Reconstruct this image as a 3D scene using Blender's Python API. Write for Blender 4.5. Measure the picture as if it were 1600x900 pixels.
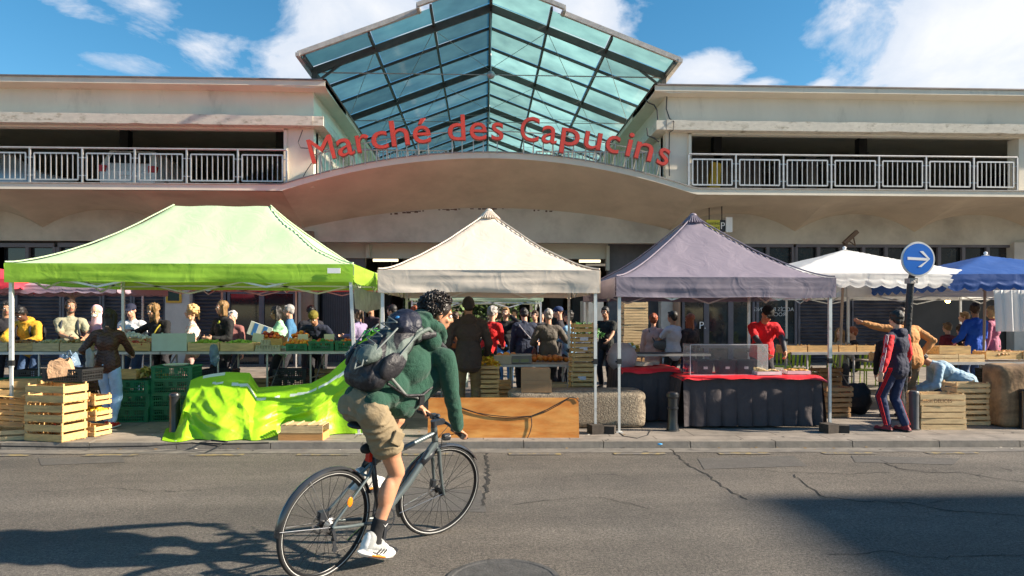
import bpy, bmesh, math, random
import numpy as np
from mathutils import Vector, Matrix, Euler, noise
random.seed(7)
R = math.radians
SC = bpy.context.scene
COL = SC.collection
for o in list(bpy.data.objects): bpy.data.objects.remove(o)
# ------------------------------------------------------------------ camera
YAW = R(2.4); FPX = 1066.67; CAMZ = 1.65
cam = bpy.data.cameras.new("camera"); co = bpy.data.objects.new("camera", cam); COL.objects.link(co)
cam.lens = 24; cam.sensor_width = 36; cam.shift_y = 43/1600; cam.clip_end = 3000; cam.clip_start = .05
co.location = (0, 0, CAMZ); co.rotation_euler = (R(90), 0, -YAW); SC.camera = co
# ------------------------------------------------------------------ light
SUNDIR = Vector((.87, -.14, .47)).normalized()          # towards the sun
SC.world = bpy.data.worlds.new("World"); SC.world.use_nodes = True
def build_world():
    nt = SC.world.node_tree; N = nt.nodes; L = nt.links
    for n in list(N): N.remove(n)
    out = N.new('ShaderNodeOutputWorld'); bg = N.new('ShaderNodeBackground'); bg.inputs[1].default_value = .062
    sky = N.new('ShaderNodeTexSky'); sky.sky_type = 'NISHITA'; sky.sun_disc = False
    sky.sun_elevation = math.asin(SUNDIR.z); sky.sun_rotation = math.atan2(SUNDIR.x, SUNDIR.y)
    sky.air_density = 1.0; sky.dust_density = .25; sky.ozone_density = 2.2
    hs = N.new('ShaderNodeHueSaturation'); hs.inputs['Saturation'].default_value = 1.32; hs.inputs['Value'].default_value = 1.15; hs.inputs['Hue'].default_value=.488
    L.new(sky.outputs[0], hs.inputs['Color'])
    tc = N.new('ShaderNodeTexCoord')
    nrm = N.new('ShaderNodeVectorMath'); nrm.operation = 'NORMALIZE'; L.new(tc.outputs['Generated'], nrm.inputs[0])
    mp = N.new('ShaderNodeMapping'); mp.inputs['Scale'].default_value = (1, 1, 2.0); L.new(nrm.outputs[0], mp.inputs[0])
    nz = N.new('ShaderNodeTexNoise'); nz.inputs['Scale'].default_value = 5.5; nz.inputs['Detail'].default_value = 9; nz.inputs['Roughness'].default_value = .6; nz.inputs['Distortion'].default_value = .35
    L.new(mp.outputs[0], nz.inputs['Vector'])
    nz2 = N.new('ShaderNodeTexNoise'); nz2.inputs['Scale'].default_value = 2.2; nz2.inputs['Detail'].default_value = 4
    L.new(mp.outputs[0], nz2.inputs['Vector'])
    def m(op, a, b=None, clamp=False):
        n = N.new('ShaderNodeMath'); n.operation = op; n.use_clamp = clamp
        for i, v in enumerate((a, b)):
            if v is None: continue
            if isinstance(v, (int, float)): n.inputs[i].default_value = v
            else: L.new(v, n.inputs[i])
        return n.outputs[0]
    def dirn(px, py):
        dx = px-800; v = Vector((FPX*math.sin(YAW)+dx*math.cos(YAW), FPX*math.cos(YAW)-dx*math.sin(YAW), 493-py)); return v.normalized()
    total = None
    #  (px, py, horizontal reach, vertical reach, weight): cloud banks given as directions in the sky
    for px, py, sx, sy, w in [(1590, 20, .26, .12, 1.7), (1490, 115, .13, .04, 1.2), (1110, 108, .07, .045, 1.25), (935, 30, .085, .06, 1.25), (1185, 132, .06, .016, .9),
                              (1290, 130, .04, .02, .8), (1300, 96, .03, .02, .7),
                              (560, 20, .17, .10, .95), (340, 70, .10, .05, .85), (440, 90, .14, .06, .8), (240, 15, .09, .05, .85), (140, 20, .08, .02, .75), (170, 90, .14, .03, .62),
                              (2300, 100, .3, .2, 1.2)]:
        c = dirn(px, py)
        s = N.new('ShaderNodeVectorMath'); s.operation = 'SUBTRACT'; L.new(nrm.outputs[0], s.inputs[0]); s.inputs[1].default_value = c
        sc = N.new('ShaderNodeVectorMath'); sc.operation = 'MULTIPLY'; L.new(s.outputs[0], sc.inputs[0]); sc.inputs[1].default_value = (1/sx, 1/sx, 1/sy)
        ln = N.new('ShaderNodeVectorMath'); ln.operation = 'LENGTH'; L.new(sc.outputs[0], ln.inputs[0])
        k = m('MULTIPLY', m('SUBTRACT', 1.15, ln.outputs['Value'], True), w)
        total = k if total is None else m('MAXIMUM', total, k)
    # broken cloud everywhere else behind the camera, too
    n1 = m('SUBTRACT', nz.outputs[0], .5)
    d = m('ADD', total, m('MULTIPLY', n1, 3.0))
    dens = m('MULTIPLY', m('SUBTRACT', d, .38), 2.5, True)
    dens = m('MULTIPLY', dens, .93)
    ramp = N.new('ShaderNodeMixRGB'); ramp.inputs[1].default_value = (4.6, 5.2, 6.2, 1); ramp.inputs[2].default_value = (7.0, 7.0, 7.1, 1)
    L.new(m('MULTIPLY', m('SUBTRACT', d, .45), .9, True), ramp.inputs[0])
    mix = N.new('ShaderNodeMixRGB'); L.new(dens, mix.inputs[0]); L.new(hs.outputs[0], mix.inputs[1]); L.new(ramp.outputs[0], mix.inputs[2])
    L.new(mix.outputs[0], bg.inputs[0]); L.new(bg.outputs[0], out.inputs[0])
build_world()
sl = bpy.data.lights.new("sun", 'SUN'); sl.energy = 5.0; sl.angle = R(1.1); sl.color = (1, .87, .70)
so = bpy.data.objects.new("sun", sl); COL.objects.link(so); so.rotation_euler = SUNDIR.to_track_quat('Z', 'Y').to_euler(); so.location = (20, -5, 30)
SC.view_settings.view_transform = 'Standard'; SC.view_settings.look = 'None'; SC.view_settings.gamma = 1
SC.view_settings.exposure = 1.28; SC.view_settings.use_curve_mapping = False
SC.cycles.max_bounces = 7; SC.cycles.diffuse_bounces = 4; SC.cycles.transparent_max_bounces = 12
# ------------------------------------------------------------------ placing helpers (metres from what the photo shows at a given distance)
def W(px, py, Y):
    dx = px-800; t = Y/(FPX*math.cos(YAW)-dx*math.sin(YAW))
    return Vector(((FPX*math.sin(YAW)+dx*math.cos(YAW))*t, Y, CAMZ+(493-py)*t))
def G(px, py, z=.08):
    dx = px-800; t = (CAMZ-z)/(py-493)
    return Vector(((FPX*math.sin(YAW)+dx*math.cos(YAW))*t, (FPX*math.cos(YAW)-dx*math.sin(YAW))*t, z))
def X(px, Y): return W(px, 0, Y).x
def Z(py, Y, px=767): return W(px, py, Y).z
PAV = .08
SPL = []
# ------------------------------------------------------------------ mesh builder
class MB:
    def __init__(s): s.v = []; s.f = []; s.mi = []; s.m = Matrix.Identity(4); s.cur = 0
    def add(s, vs, fs, mi=None):
        b = len(s.v); s.v += [s.m @ Vector(v) for v in vs]; s.f += [tuple(b+i for i in f) for f in fs]
        s.mi += [s.cur if mi is None else mi]*len(fs); return s
    def box(s, a, b, rot=None, piv=None):
        (x0, y0, z0), (x1, y1, z1) = [min(p) for p in zip(a, b)], [max(p) for p in zip(a, b)]
        vs = [Vector((x, y, z)) for x in (x0, x1) for y in (y0, y1) for z in (z0, z1)]
        if rot is not None:
            c = Vector(piv) if piv is not None else Vector(((x0+x1)/2, (y0+y1)/2, (z0+z1)/2)); vs = [c+rot @ (v-c) for v in vs]
        return s.add(vs, [(0, 1, 3, 2), (4, 6, 7, 5), (0, 4, 5, 1), (2, 3, 7, 6), (0, 2, 6, 4), (1, 5, 7, 3)])
    def bar(s, p, q, w, h=None, up=(0, 0, 1)):
        p, q = Vector(p), Vector(q); h = h or w; d = (q-p)
        if d.length < 1e-6: return s
        d.normalize(); u = Vector(up)
        if abs(d.dot(u)) > .99: u = Vector((0, 1, 0))
        r = d.cross(u).normalized(); u = r.cross(d)
        vs = [c+r*a*w/2+u*b*h/2 for c in (p, q) for a, b in ((-1, -1), (1, -1), (1, 1), (-1, 1))]
        return s.add(vs, [(3, 2, 1, 0), (4, 5, 6, 7), (0, 1, 5, 4), (1, 2, 6, 5), (2, 3, 7, 6), (3, 0, 4, 7)])
    def tube(s, pts, rad, n=10, caps=True, closed=False):
        pts = [Vector(p) for p in pts]; m = len(pts)
        if isinstance(rad, (int, float)): rad = [rad]*m
        T = []
        for i in range(m):
            a = pts[(i-1) % m] if (closed or i > 0) else pts[i]; b = pts[(i+1) % m] if (closed or i < m-1) else pts[i]
            T.append((b-a).normalized())
        u = T[0].orthogonal().normalized(); vs = []
        for i in range(m):
            u = (u-T[i]*u.dot(T[i])); u = u.normalized() if u.length > 1e-6 else T[i].orthogonal().normalized()
            w = T[i].cross(u)
            for k in range(n):
                a = 2*math.pi*k/n; vs.append(pts[i]+(u*math.cos(a)+w*math.sin(a))*rad[i])
        fs = []
        for i in range(m if closed else m-1):
            j = (i+1) % m
            for k in range(n): l = (k+1) % n; fs.append((i*n+k, i*n+l, j*n+l, j*n+k))
        if caps and not closed: fs += [tuple(range(n-1, -1, -1)), tuple((m-1)*n+k for k in range(n))]
        return s.add(vs, fs)
    def cyl(s, p, q, r, r2=None, n=14): return s.tube([p, q], [r, r if r2 is None else r2], n)
    def cap(s, p, q, r1, r2=None, n=12):                     # tapered capsule
        p, q = Vector(p), Vector(q); r2 = r1 if r2 is None else r2; d = (q-p).normalized() if (q-p).length > 1e-6 else Vector((0, 0, 1))
        P = []; Rr = []
        for a in (80, 55, 28): P.append(p-d*r1*math.sin(R(a))); Rr.append(r1*math.cos(R(a)))
        P += [p, q]; Rr += [r1, r2]
        for a in (28, 55, 80): P.append(q+d*r2*math.sin(R(a))); Rr.append(r2*math.cos(R(a)))
        return s.tube(P, Rr, n)
    def ell(s, c, r, rot=None, n=14, m=8):
        c = Vector(c); vs = []; fs = []
        if isinstance(r, (int, float)): r = (r, r, r)
        for i in range(1, m):
            a = math.pi*i/m
            for k in range(n):
                b = 2*math.pi*k/n; vs.append(Vector((r[0]*math.sin(a)*math.cos(b), r[1]*math.sin(a)*math.sin(b), r[2]*math.cos(a))))
        t = len(vs); vs += [Vector((0, 0, r[2])), Vector((0, 0, -r[2]))]
        if rot is not None: vs = [rot @ v for v in vs]
        vs = [c+v for v in vs]
        for i in range(m-2):
            for k in range(n): l = (k+1) % n; fs.append((i*n+k, (i+1)*n+k, (i+1)*n+l, i*n+l))
        for k in range(n): l = (k+1) % n; fs += [(t, k, l), (t+1, (m-2)*n+l, (m-2)*n+k)]
        return s.add(vs, fs)
    def lathe(s, prof, c=(0, 0, 0), n=20, axis=None):         # prof: (radius, z)
        vs = [Vector((r*math.cos(2*math.pi*k/n), r*math.sin(2*math.pi*k/n), z)) for r, z in prof for k in range(n)]
        M3 = Matrix.Identity(3) if axis is None else Vector((0, 0, 1)).rotation_difference(Vector(axis)).to_matrix()
        vs = [Vector(c)+M3 @ v for v in vs]; fs = []
        for i in range(len(prof)-1):
            for k in range(n): l = (k+1) % n; fs.append((i*n+k, i*n+l, (i+1)*n+l, (i+1)*n+k))
        fs += [tuple(range(n-1, -1, -1)), tuple((len(prof)-1)*n+k for k in range(n))]
        return s.add(vs, fs)
    def grid(s, fn, nu, nv, mi=None):
        vs = [fn(i/nu, j/nv) for j in range(nv+1) for i in range(nu+1)]
        return s.add(vs, [(j*(nu+1)+i, j*(nu+1)+i+1, (j+1)*(nu+1)+i+1, (j+1)*(nu+1)+i) for j in range(nv) for i in range(nu)], mi)
    def prism(s, poly, y0, y1, plane='xz'):                   # outline extruded with thickness
        n = len(poly)
        if plane == 'xz': vs = [(x, y0, z) for x, z in poly]+[(x, y1, z) for x, z in poly]
        elif plane == 'xy': vs = [(x, z, y0) for x, z in poly]+[(x, z, y1) for x, z in poly]
        else: vs = [(y0, x, z) for x, z in poly]+[(y1, x, z) for x, z in poly]
        return s.add(vs, [tuple(range(n)), tuple(range(2*n-1, n-1, -1))]+[(i, i+n, (i+1) % n+n, (i+1) % n) for i in range(n)])
    def mesh(s, name, mats, smooth=False):
        me = bpy.data.meshes.new(name); me.from_pydata([tuple(v) for v in s.v], [], s.f)
        for m in (mats if isinstance(mats, (list, tuple)) else [mats]): me.materials.append(m)
        me.polygons.foreach_set('material_index', s.mi)
        if smooth: me.polygons.foreach_set('use_smooth', [True]*len(s.f))
        me.update(); return me
    def build(s, name, mats, parent=None, smooth=False, fix=True, **kw):
        me = s.mesh(name, mats, smooth)
        if fix:
            bm = bmesh.new(); bm.from_mesh(me); bmesh.ops.recalc_face_normals(bm, faces=bm.faces); bm.to_mesh(me); bm.free()
        if smooth: me.set_sharp_from_angle(angle=R(50 if smooth is True else smooth))
        return link(me, name, parent, **kw)
def link(me, name, parent=None, loc=None, label=None, cat=None, group=None, kind=None):
    o = bpy.data.objects.new(name, me); COL.objects.link(o)
    if parent is not None: o.parent = parent
    if loc is not None: o.location = loc
    return tag(o, label, cat, group, kind)
def tag(o, label=None, cat=None, group=None, kind=None):
    for k, v in (('label', label), ('category', cat), ('group', group), ('kind', kind)):
        if v: o[k] = v
    return o
def thing(name, label, cat, loc=(0, 0, 0), rz=0, group=None, rot=None):
    o = bpy.data.objects.new(name, None); COL.objects.link(o); o.location = loc; o.rotation_euler = rot or (0, 0, rz); o.empty_display_size = .2
    return tag(o, label, cat, group)
def copy_tree(o, parent=None, label=None, loc=None, rz=None, group=None):
    c = o.copy(); COL.objects.link(c); c.parent = parent
    if label: c['label'] = label
    if group: c['group'] = group
    if loc is not None: c.location = loc
    if rz is not None: c.rotation_euler = (0, 0, rz)
    for ch in list(o.children): copy_tree(ch, c)
    return c
def nz3(p, sc=1., seed=0): return noise.noise(Vector(p)*sc+Vector((seed*7.3, seed*3.1, seed*1.7)))
def remesh(mb, voxel, smooth=4, disp=None, factor=.5):
    """fuse overlapping volumes into one continuous skin"""
    me = mb.mesh('tmp', []) if False else None
    me = bpy.data.meshes.new('tmp'); me.from_pydata([tuple(v) for v in mb.v], [], mb.f); me.update()
    bm = bmesh.new(); bm.from_mesh(me); bmesh.ops.recalc_face_normals(bm, faces=bm.faces); bm.to_mesh(me); bm.free()
    o = bpy.data.objects.new('tmp', me); COL.objects.link(o)
    r = o.modifiers.new('r', 'REMESH'); r.mode = 'VOXEL'; r.voxel_size = voxel; r.adaptivity = 0
    if smooth: sm = o.modifiers.new('s', 'SMOOTH'); sm.factor = factor; sm.iterations = smooth
    dg = bpy.context.evaluated_depsgraph_get(); dg.update()
    out = bpy.data.meshes.new_from_object(o.evaluated_get(dg)); bpy.data.objects.remove(o); bpy.data.meshes.remove(me)
    if disp:
        n = len(out.vertices); co = [v.co.copy() for v in out.vertices]; no = [v.normal.copy() for v in out.vertices]
        for i in range(n): co[i] += no[i]*disp(co[i])
        out.vertices.foreach_set('co', [c for v in co for c in v]); out.update()
    out.polygons.foreach_set('use_smooth', [True]*len(out.polygons))
    return out
def paint(me, mats, fn):
    me.materials.clear()
    for m in mats: me.materials.append(m)
    if fn:
        idx = [0]*len(me.polygons)
        for p in me.polygons: idx[p.index] = fn(p.center)
        me.polygons.foreach_set('material_index', idx)
    return me
# ------------------------------------------------------------------ materials
_mc = {}
def hexc(h):
    h = h.lstrip('#'); c = [int(h[i:i+2], 16)/255 for i in (0, 2, 4)]
    return tuple(((x+.055)/1.055)**2.4 if x > .04045 else x/12.92 for x in c)
def M(name, col, rough=.7, metal=0., var=.14, vs=5., bump=.0, bs=40., col2=None, c2s=2., c2t=(.45, .65), trans=0., rnd=.0, spec=.5, emit=None, es=1., stretch=(1, 1, 1), coat=0., sheen=0., wrinkle=0., ws=6.):
    if name in _mc: return _mc[name]
    if isinstance(col, str): col = hexc(col)
    if isinstance(col2, str): col2 = hexc(col2)
    m = bpy.data.materials.new(name); _mc[name] = m; m.use_nodes = True; nt = m.node_tree; N = nt.nodes; L = nt.links
    b = N['Principled BSDF']; out = N['Material Output']
    b.inputs['Roughness'].default_value = rough; b.inputs['Metallic'].default_value = metal
    b.inputs['Specular IOR Level'].default_value = spec; b.inputs['Coat Weight'].default_value = coat; b.inputs['Sheen Weight'].default_value = sheen
    tc = N.new('ShaderNodeTexCoord'); mp = N.new('ShaderNodeMapping'); mp.inputs['Scale'].default_value = stretch; L.new(tc.outputs['Object'], mp.inputs[0])
    oi = None
    if rnd:
        oi = N.new('ShaderNodeObjectInfo'); av = N.new('ShaderNodeVectorMath'); av.operation = 'ADD'
        sc = N.new('ShaderNodeMath'); sc.operation = 'MULTIPLY'; L.new(oi.outputs['Random'], sc.inputs[0]); sc.inputs[1].default_value = 17
        L.new(mp.outputs[0], av.inputs[0]); L.new(sc.outputs[0], av.inputs[1]); vec = av.outputs[0]
    else: vec = mp.outputs[0]
    n1 = N.new('ShaderNodeTexNoise'); n1.inputs['Scale'].default_value = vs; n1.inputs['Detail'].default_value = 6; n1.inputs['Roughness'].default_value = .62; L.new(vec, n1.inputs['Vector'])
    mr = N.new('ShaderNodeMapRange'); mr.inputs['From Min'].default_value = .3; mr.inputs['From Max'].default_value = .7
    mr.inputs['To Min'].default_value = 1-var; mr.inputs['To Max'].default_value = 1+var; L.new(n1.outputs[0], mr.inputs[0])
    base = N.new('ShaderNodeRGB'); base.outputs[0].default_value = (*col, 1); c = base.outputs[0]
    if col2 is not None:
        n2 = N.new('ShaderNodeTexNoise'); n2.inputs['Scale'].default_value = c2s; n2.inputs['Detail'].default_value = 7; n2.inputs['Roughness'].default_value = .65; L.new(vec, n2.inputs['Vector'])
        m2 = N.new('ShaderNodeMapRange'); m2.inputs['From Min'].default_value = c2t[0]; m2.inputs['From Max'].default_value = c2t[1]; L.new(n2.outputs[0], m2.inputs[0])
        mx = N.new('ShaderNodeMixRGB'); L.new(m2.outputs[0], mx.inputs[0]); L.new(c, mx.inputs[1]); mx.inputs[2].default_value = (*col2, 1); c = mx.outputs[0]
    vm = N.new('ShaderNodeVectorMath'); vm.operation = 'SCALE'; L.new(c, vm.inputs[0]); L.new(mr.outputs[0], vm.inputs['Scale']); c = vm.outputs[0]
    if rnd:
        r2 = N.new('ShaderNodeMapRange'); r2.inputs['To Min'].default_value = 1-rnd; r2.inputs['To Max'].default_value = 1+rnd; L.new(oi.outputs['Random'], r2.inputs[0])
        v2 = N.new('ShaderNodeVectorMath'); v2.operation = 'SCALE'; L.new(c, v2.inputs[0]); L.new(r2.outputs[0], v2.inputs['Scale']); c = v2.outputs[0]
    L.new(c, b.inputs['Base Color'])
    nrm = None
    if wrinkle:
        nw = N.new('ShaderNodeTexNoise'); nw.inputs['Scale'].default_value = ws; nw.inputs['Detail'].default_value = 3; nw.inputs['Distortion'].default_value = 1.2; L.new(vec, nw.inputs['Vector'])
        bw = N.new('ShaderNodeBump'); bw.inputs['Strength'].default_value = wrinkle; bw.inputs['Distance'].default_value = .04; L.new(nw.outputs[0], bw.inputs['Height']); nrm = bw.outputs[0]
    if bump:
        nb = N.new('ShaderNodeTexNoise'); nb.inputs['Scale'].default_value = bs; nb.inputs['Detail'].default_value = 5; L.new(vec, nb.inputs['Vector'])
        bp = N.new('ShaderNodeBump'); bp.inputs['Strength'].default_value = bump; bp.inputs['Distance'].default_value = .01; L.new(nb.outputs[0], bp.inputs['Height'])
        if nrm: L.new(nrm, bp.inputs['Normal'])
        nrm = bp.outputs[0]
    if nrm: L.new(nrm, b.inputs['Normal'])
    if emit is not None: b.inputs['Emission Color'].default_value = (*emit, 1); b.inputs['Emission Strength'].default_value = es
    if trans:
        t = N.new('ShaderNodeBsdfTranslucent'); L.new(c, t.inputs[0])
        if nrm: L.new(nrm, t.inputs['Normal'])
        ms = N.new('ShaderNodeMixShader'); ms.inputs[0].default_value = trans; L.new(b.outputs[0], ms.inputs[1]); L.new(t.outputs[0], ms.inputs[2]); L.new(ms.outputs[0], out.inputs[0])
    return m
def glassmat(name, tint, trans=.5, gloss=.15, sheet=.35, frost=(.5, .8, .75)):
    m = bpy.data.materials.new(name); m.use_nodes = True; nt = m.node_tree; N = nt.nodes; L = nt.links; N.remove(N['Principled BSDF']); out = N['Material Output']
    tp = N.new('ShaderNodeBsdfTransparent'); tp.inputs[0].default_value = (*tint, 1)
    tl = N.new('ShaderNodeBsdfTranslucent'); tl.inputs[0].default_value = (*frost, 1)
    gl = N.new('ShaderNodeBsdfGlossy'); gl.inputs['Roughness'].default_value = .08; gl.inputs[0].default_value = (.9, .95, 1, 1)
    tc = N.new('ShaderNodeTexCoord'); nz = N.new('ShaderNodeTexNoise'); nz.inputs['Scale'].default_value = 1.3; nz.inputs['Detail'].default_value = 6; L.new(tc.outputs['Object'], nz.inputs['Vector'])
    oi = N.new('ShaderNodeObjectInfo'); rr = N.new('ShaderNodeMapRange'); rr.inputs[3].default_value = .62; rr.inputs[4].default_value = 1.15; L.new(oi.outputs['Random'], rr.inputs[0])
    for nd, cc in ((tl, frost), (tp, tint)):
        vm = N.new('ShaderNodeVectorMath'); vm.operation = 'SCALE'; vm.inputs[0].default_value = cc; L.new(rr.outputs[0], vm.inputs['Scale'])
        if name == 'roof_glass': L.new(vm.outputs[0], nd.inputs[0])
    mr = N.new('ShaderNodeMapRange'); mr.inputs[1].default_value = .3; mr.inputs[2].default_value = .7; mr.inputs[3].default_value = sheet*.75; mr.inputs[4].default_value = min(1, sheet*1.25); L.new(nz.outputs[0], mr.inputs[0])
    a = N.new('ShaderNodeMixShader'); L.new(mr.outputs[0], a.inputs[0]); L.new(tp.outputs[0], a.inputs[1]); L.new(tl.outputs[0], a.inputs[2])
    b = N.new('ShaderNodeMixShader'); lw = N.new('ShaderNodeLayerWeight'); lw.inputs[0].default_value = .5; fr = N.new('ShaderNodeMath'); fr.operation = 'POWER'; L.new(lw.outputs['Facing'], fr.inputs[0]); fr.inputs[1].default_value = 6
    ad = N.new('ShaderNodeMath'); ad.operation = 'MULTIPLY_ADD'; ad.inputs[1].default_value = .9; ad.inputs[2].default_value = gloss*.3; ad.use_clamp = True; L.new(fr.outputs[0], ad.inputs[0])
    L.new(ad.outputs[0], b.inputs[0]); L.new(a.outputs[0], b.inputs[1]); L.new(gl.outputs[0], b.inputs[2]); L.new(b.outputs[0], out.inputs[0])
    return m
def roadmat():
    m = bpy.data.materials.new('asphalt'); m.use_nodes = True; nt = m.node_tree; N = nt.nodes; L = nt.links; b = N['Principled BSDF']; b.inputs['Roughness'].default_value = .82
    tc = N.new('ShaderNodeTexCoord'); P = tc.outputs['Object']
    def nz(sc, det=5, ro=.6, dis=0):
        n = N.new('ShaderNodeTexNoise'); n.inputs['Scale'].default_value = sc; n.inputs['Detail'].default_value = det; n.inputs['Roughness'].default_value = ro; n.inputs['Distortion'].default_value = dis; L.new(P, n.inputs['Vector']); return n.outputs[0]
    def mr(x, a, b_, c, d):
        n = N.new('ShaderNodeMapRange'); L.new(x, n.inputs[0])
        for i, v in enumerate((a, b_, c, d)): n.inputs[i+1].default_value = v
        return n.outputs[0]
    def mul(a, b_):
        n = N.new('ShaderNodeMath'); n.operation = 'MULTIPLY'; L.new(a, n.inputs[0]); L.new(b_, n.inputs[1]); return n.outputs[0]
    big = mul(mr(nz(.55, 4), .3, .7, .82, 1.16), mr(nz(1.1, 5, .7, .6), .60, .74, 1.0, .66)); mid = mr(nz(7, 6, .7), .3, .7, .84, 1.16); fine = mul(mr(nz(150, 3, .7), .35, .65, .6, 1.4), mr(nz(44, 4, .8), .38, .66, .52, 1.75))
    v = N.new('ShaderNodeTexVoronoi'); v.inputs['Scale'].default_value = 170; L.new(P, v.inputs['Vector'])
    stones = mr(v.outputs['Distance'], .1, .55, 1.35, .72)
    mp_ = N.new('ShaderNodeMapping'); mp_.inputs['Scale'].default_value = (.16, 1.5, 1); L.new(P, mp_.inputs[0]); n_ = N.new('ShaderNodeTexNoise'); n_.inputs['Scale'].default_value = 1.0; n_.inputs['Detail'].default_value = 5; L.new(mp_.outputs[0], n_.inputs['Vector'])
    f = mul(mul(mul(big, mid), mul(fine, stones)), mr(n_.outputs[0], .35, .65, .80, 1.16))
    # hairline crazing inside worn patches
    wob = N.new('ShaderNodeVectorMath'); wob.operation = 'MULTIPLY_ADD'; nc = N.new('ShaderNodeTexNoise'); nc.inputs['Scale'].default_value = 3.5; nc.inputs['Detail'].default_value = 5; L.new(P, nc.inputs['Vector'])
    L.new(nc.outputs['Color'], wob.inputs[0]); wob.inputs[1].default_value = (.35, .35, 0); L.new(P, wob.inputs[2])
    vc = N.new('ShaderNodeTexVoronoi'); vc.feature = 'DISTANCE_TO_EDGE'; vc.inputs['Scale'].default_value = 1.7; L.new(wob.outputs[0], vc.inputs['Vector'])
    crack = mr(vc.outputs['Distance'], .003, .014, .45, 1.0)
    msk = mr(nz(.8, 3), .56, .66, 0, 1)
    cm = N.new('ShaderNodeMix'); cm.data_type = 'FLOAT'; L.new(msk, cm.inputs[0]); cm.inputs[2].default_value = 1; L.new(crack, cm.inputs[3])
    f = mul(f, cm.outputs[0])
    c = N.new('ShaderNodeMixRGB'); c.inputs[1].default_value = (.132, .118, .102, 1); c.inputs[2].default_value = (.156, .136, .114, 1); L.new(mr(nz(.35, 3), .4, .6, 0, 1), c.inputs[0])
    vm = N.new('ShaderNodeVectorMath'); vm.operation = 'SCALE'; L.new(c.outputs[0], vm.inputs[0]); L.new(f, vm.inputs['Scale']); L.new(vm.outputs[0], b.inputs['Base Color'])
    bp = N.new('ShaderNodeBump'); bp.inputs['Strength'].default_value = .8; bp.inputs['Distance'].default_value = .007; L.new(mul(stones, fine), bp.inputs['Height']); L.new(bp.outputs[0], b.inputs['Normal'])
    return m
def pavemat():
    m = M('pavement_stone', (.27, .235, .20), .8, var=.2, vs=3, bump=.35, bs=60, col2=(.17, .15, .13), c2s=2.4)
    nt = m.node_tree; N = nt.nodes; L = nt.links; b = N['Principled BSDF']; src = b.inputs['Base Color'].links[0].from_socket
    tc = N.new('ShaderNodeTexCoord'); br = N.new('ShaderNodeTexBrick'); br.inputs['Scale'].default_value = 1; br.inputs['Brick Width'].default_value = 1.1; br.inputs['Row Height'].default_value = .55; br.inputs['Mortar Size'].default_value = .009
    br.inputs['Color1'].default_value = (1, 1, 1, 1); br.inputs['Color2'].default_value = (.84, .84, .84, 1); br.inputs['Mortar'].default_value = (.42, .4, .38, 1); L.new(tc.outputs['Object'], br.inputs['Vector'])
    mx = N.new('ShaderNodeMixRGB'); mx.blend_type = 'MULTIPLY'; mx.inputs[0].default_value = 1; L.new(src, mx.inputs[1]); L.new(br.outputs[0], mx.inputs[2]); L.new(mx.outputs[0], b.inputs['Base Color'])
    return m
ASPH = roadmat(); PAVE = pavemat()
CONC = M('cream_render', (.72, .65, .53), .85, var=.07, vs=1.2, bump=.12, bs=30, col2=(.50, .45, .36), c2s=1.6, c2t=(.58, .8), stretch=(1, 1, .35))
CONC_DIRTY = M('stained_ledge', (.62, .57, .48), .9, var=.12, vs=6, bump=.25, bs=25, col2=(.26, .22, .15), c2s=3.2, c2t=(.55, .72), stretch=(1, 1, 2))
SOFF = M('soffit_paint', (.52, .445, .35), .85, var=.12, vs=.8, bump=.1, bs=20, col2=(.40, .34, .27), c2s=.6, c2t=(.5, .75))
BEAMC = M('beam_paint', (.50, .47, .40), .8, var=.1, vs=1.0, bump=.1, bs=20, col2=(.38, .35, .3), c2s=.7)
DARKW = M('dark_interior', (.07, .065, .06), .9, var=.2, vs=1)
GREYM = M('grey_metal_trim', (.12, .112, .13), .5, var=.12, vs=3, bump=.05)
SHUT = M('shutter_metal', (.125, .118, .14), .45, metal=.3, var=.15, vs=2, bump=.06, col2=(.07, .065, .075), c2s=1.5)
GALV = M('galvanised_rail', (.50, .49, .48), .42, metal=.55, var=.15, vs=8, bump=.05, col2=(.30, .2, .14), c2s=7, c2t=(.66, .74))
ALU = M('white_aluminium_pole', (.72, .72, .70), .35, metal=.35, var=.08, vs=8, col2=(.4, .38, .35), c2s=6, c2t=(.6, .75))
STEELD = M('dark_steel', (.075, .07, .065), .5, metal=.4, var=.2, vs=4, bump=.05)
PANE = M('dark_window_glass', (.02, .022, .025), .06, var=.3, vs=2, spec=.8)
BLACKP = M('black_cast_iron', (.012, .014, .018), .32, var=.2, vs=10, bump=.12, bs=50, coat=.3)
RUB = M('black_rubber', (.016, .016, .017), .75, var=.2, vs=20)
WOOD = M('crate_pine', (.70, .44, .17), .75, var=.22, vs=5, bump=.3, bs=40, col2=(.50, .31, .14), c2s=4, rnd=.12, stretch=(1, 6, 7))
WOODL = M('crate_pine_pale', (.76, .54, .28), .75, var=.2, vs=5, bump=.3, bs=40, col2=(.60, .42, .22), c2s=4, rnd=.12, stretch=(1, 6, 7))
WOODD = M('crate_wood_brown', (.46, .27, .12), .75, var=.2, vs=5, bump=.3, bs=40, col2=(.30, .17, .08), c2s=4, rnd=.12, stretch=(1, 6, 7))
PLY = M('orange_plywood', (.56, .19, .026), .5, var=.2, vs=2.5, bump=.1, col2=(.62, .29, .07), c2s=2.6, c2t=(.4, .62), stretch=(1, 1, 4))
CARD = M('brown_cardboard', (.40, .24, .12), .85, var=.1, vs=3, rnd=.08, wrinkle=.1)
GCR = M('green_plastic', (.012, .17, .075), .42, var=.15, vs=6, rnd=.12)
BCR = M('black_plastic', (.02, .02, .022), .4, var=.2, vs=6)
WCR = M('pale_mint_foam', (.55, .66, .60), .6, var=.06)
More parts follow.
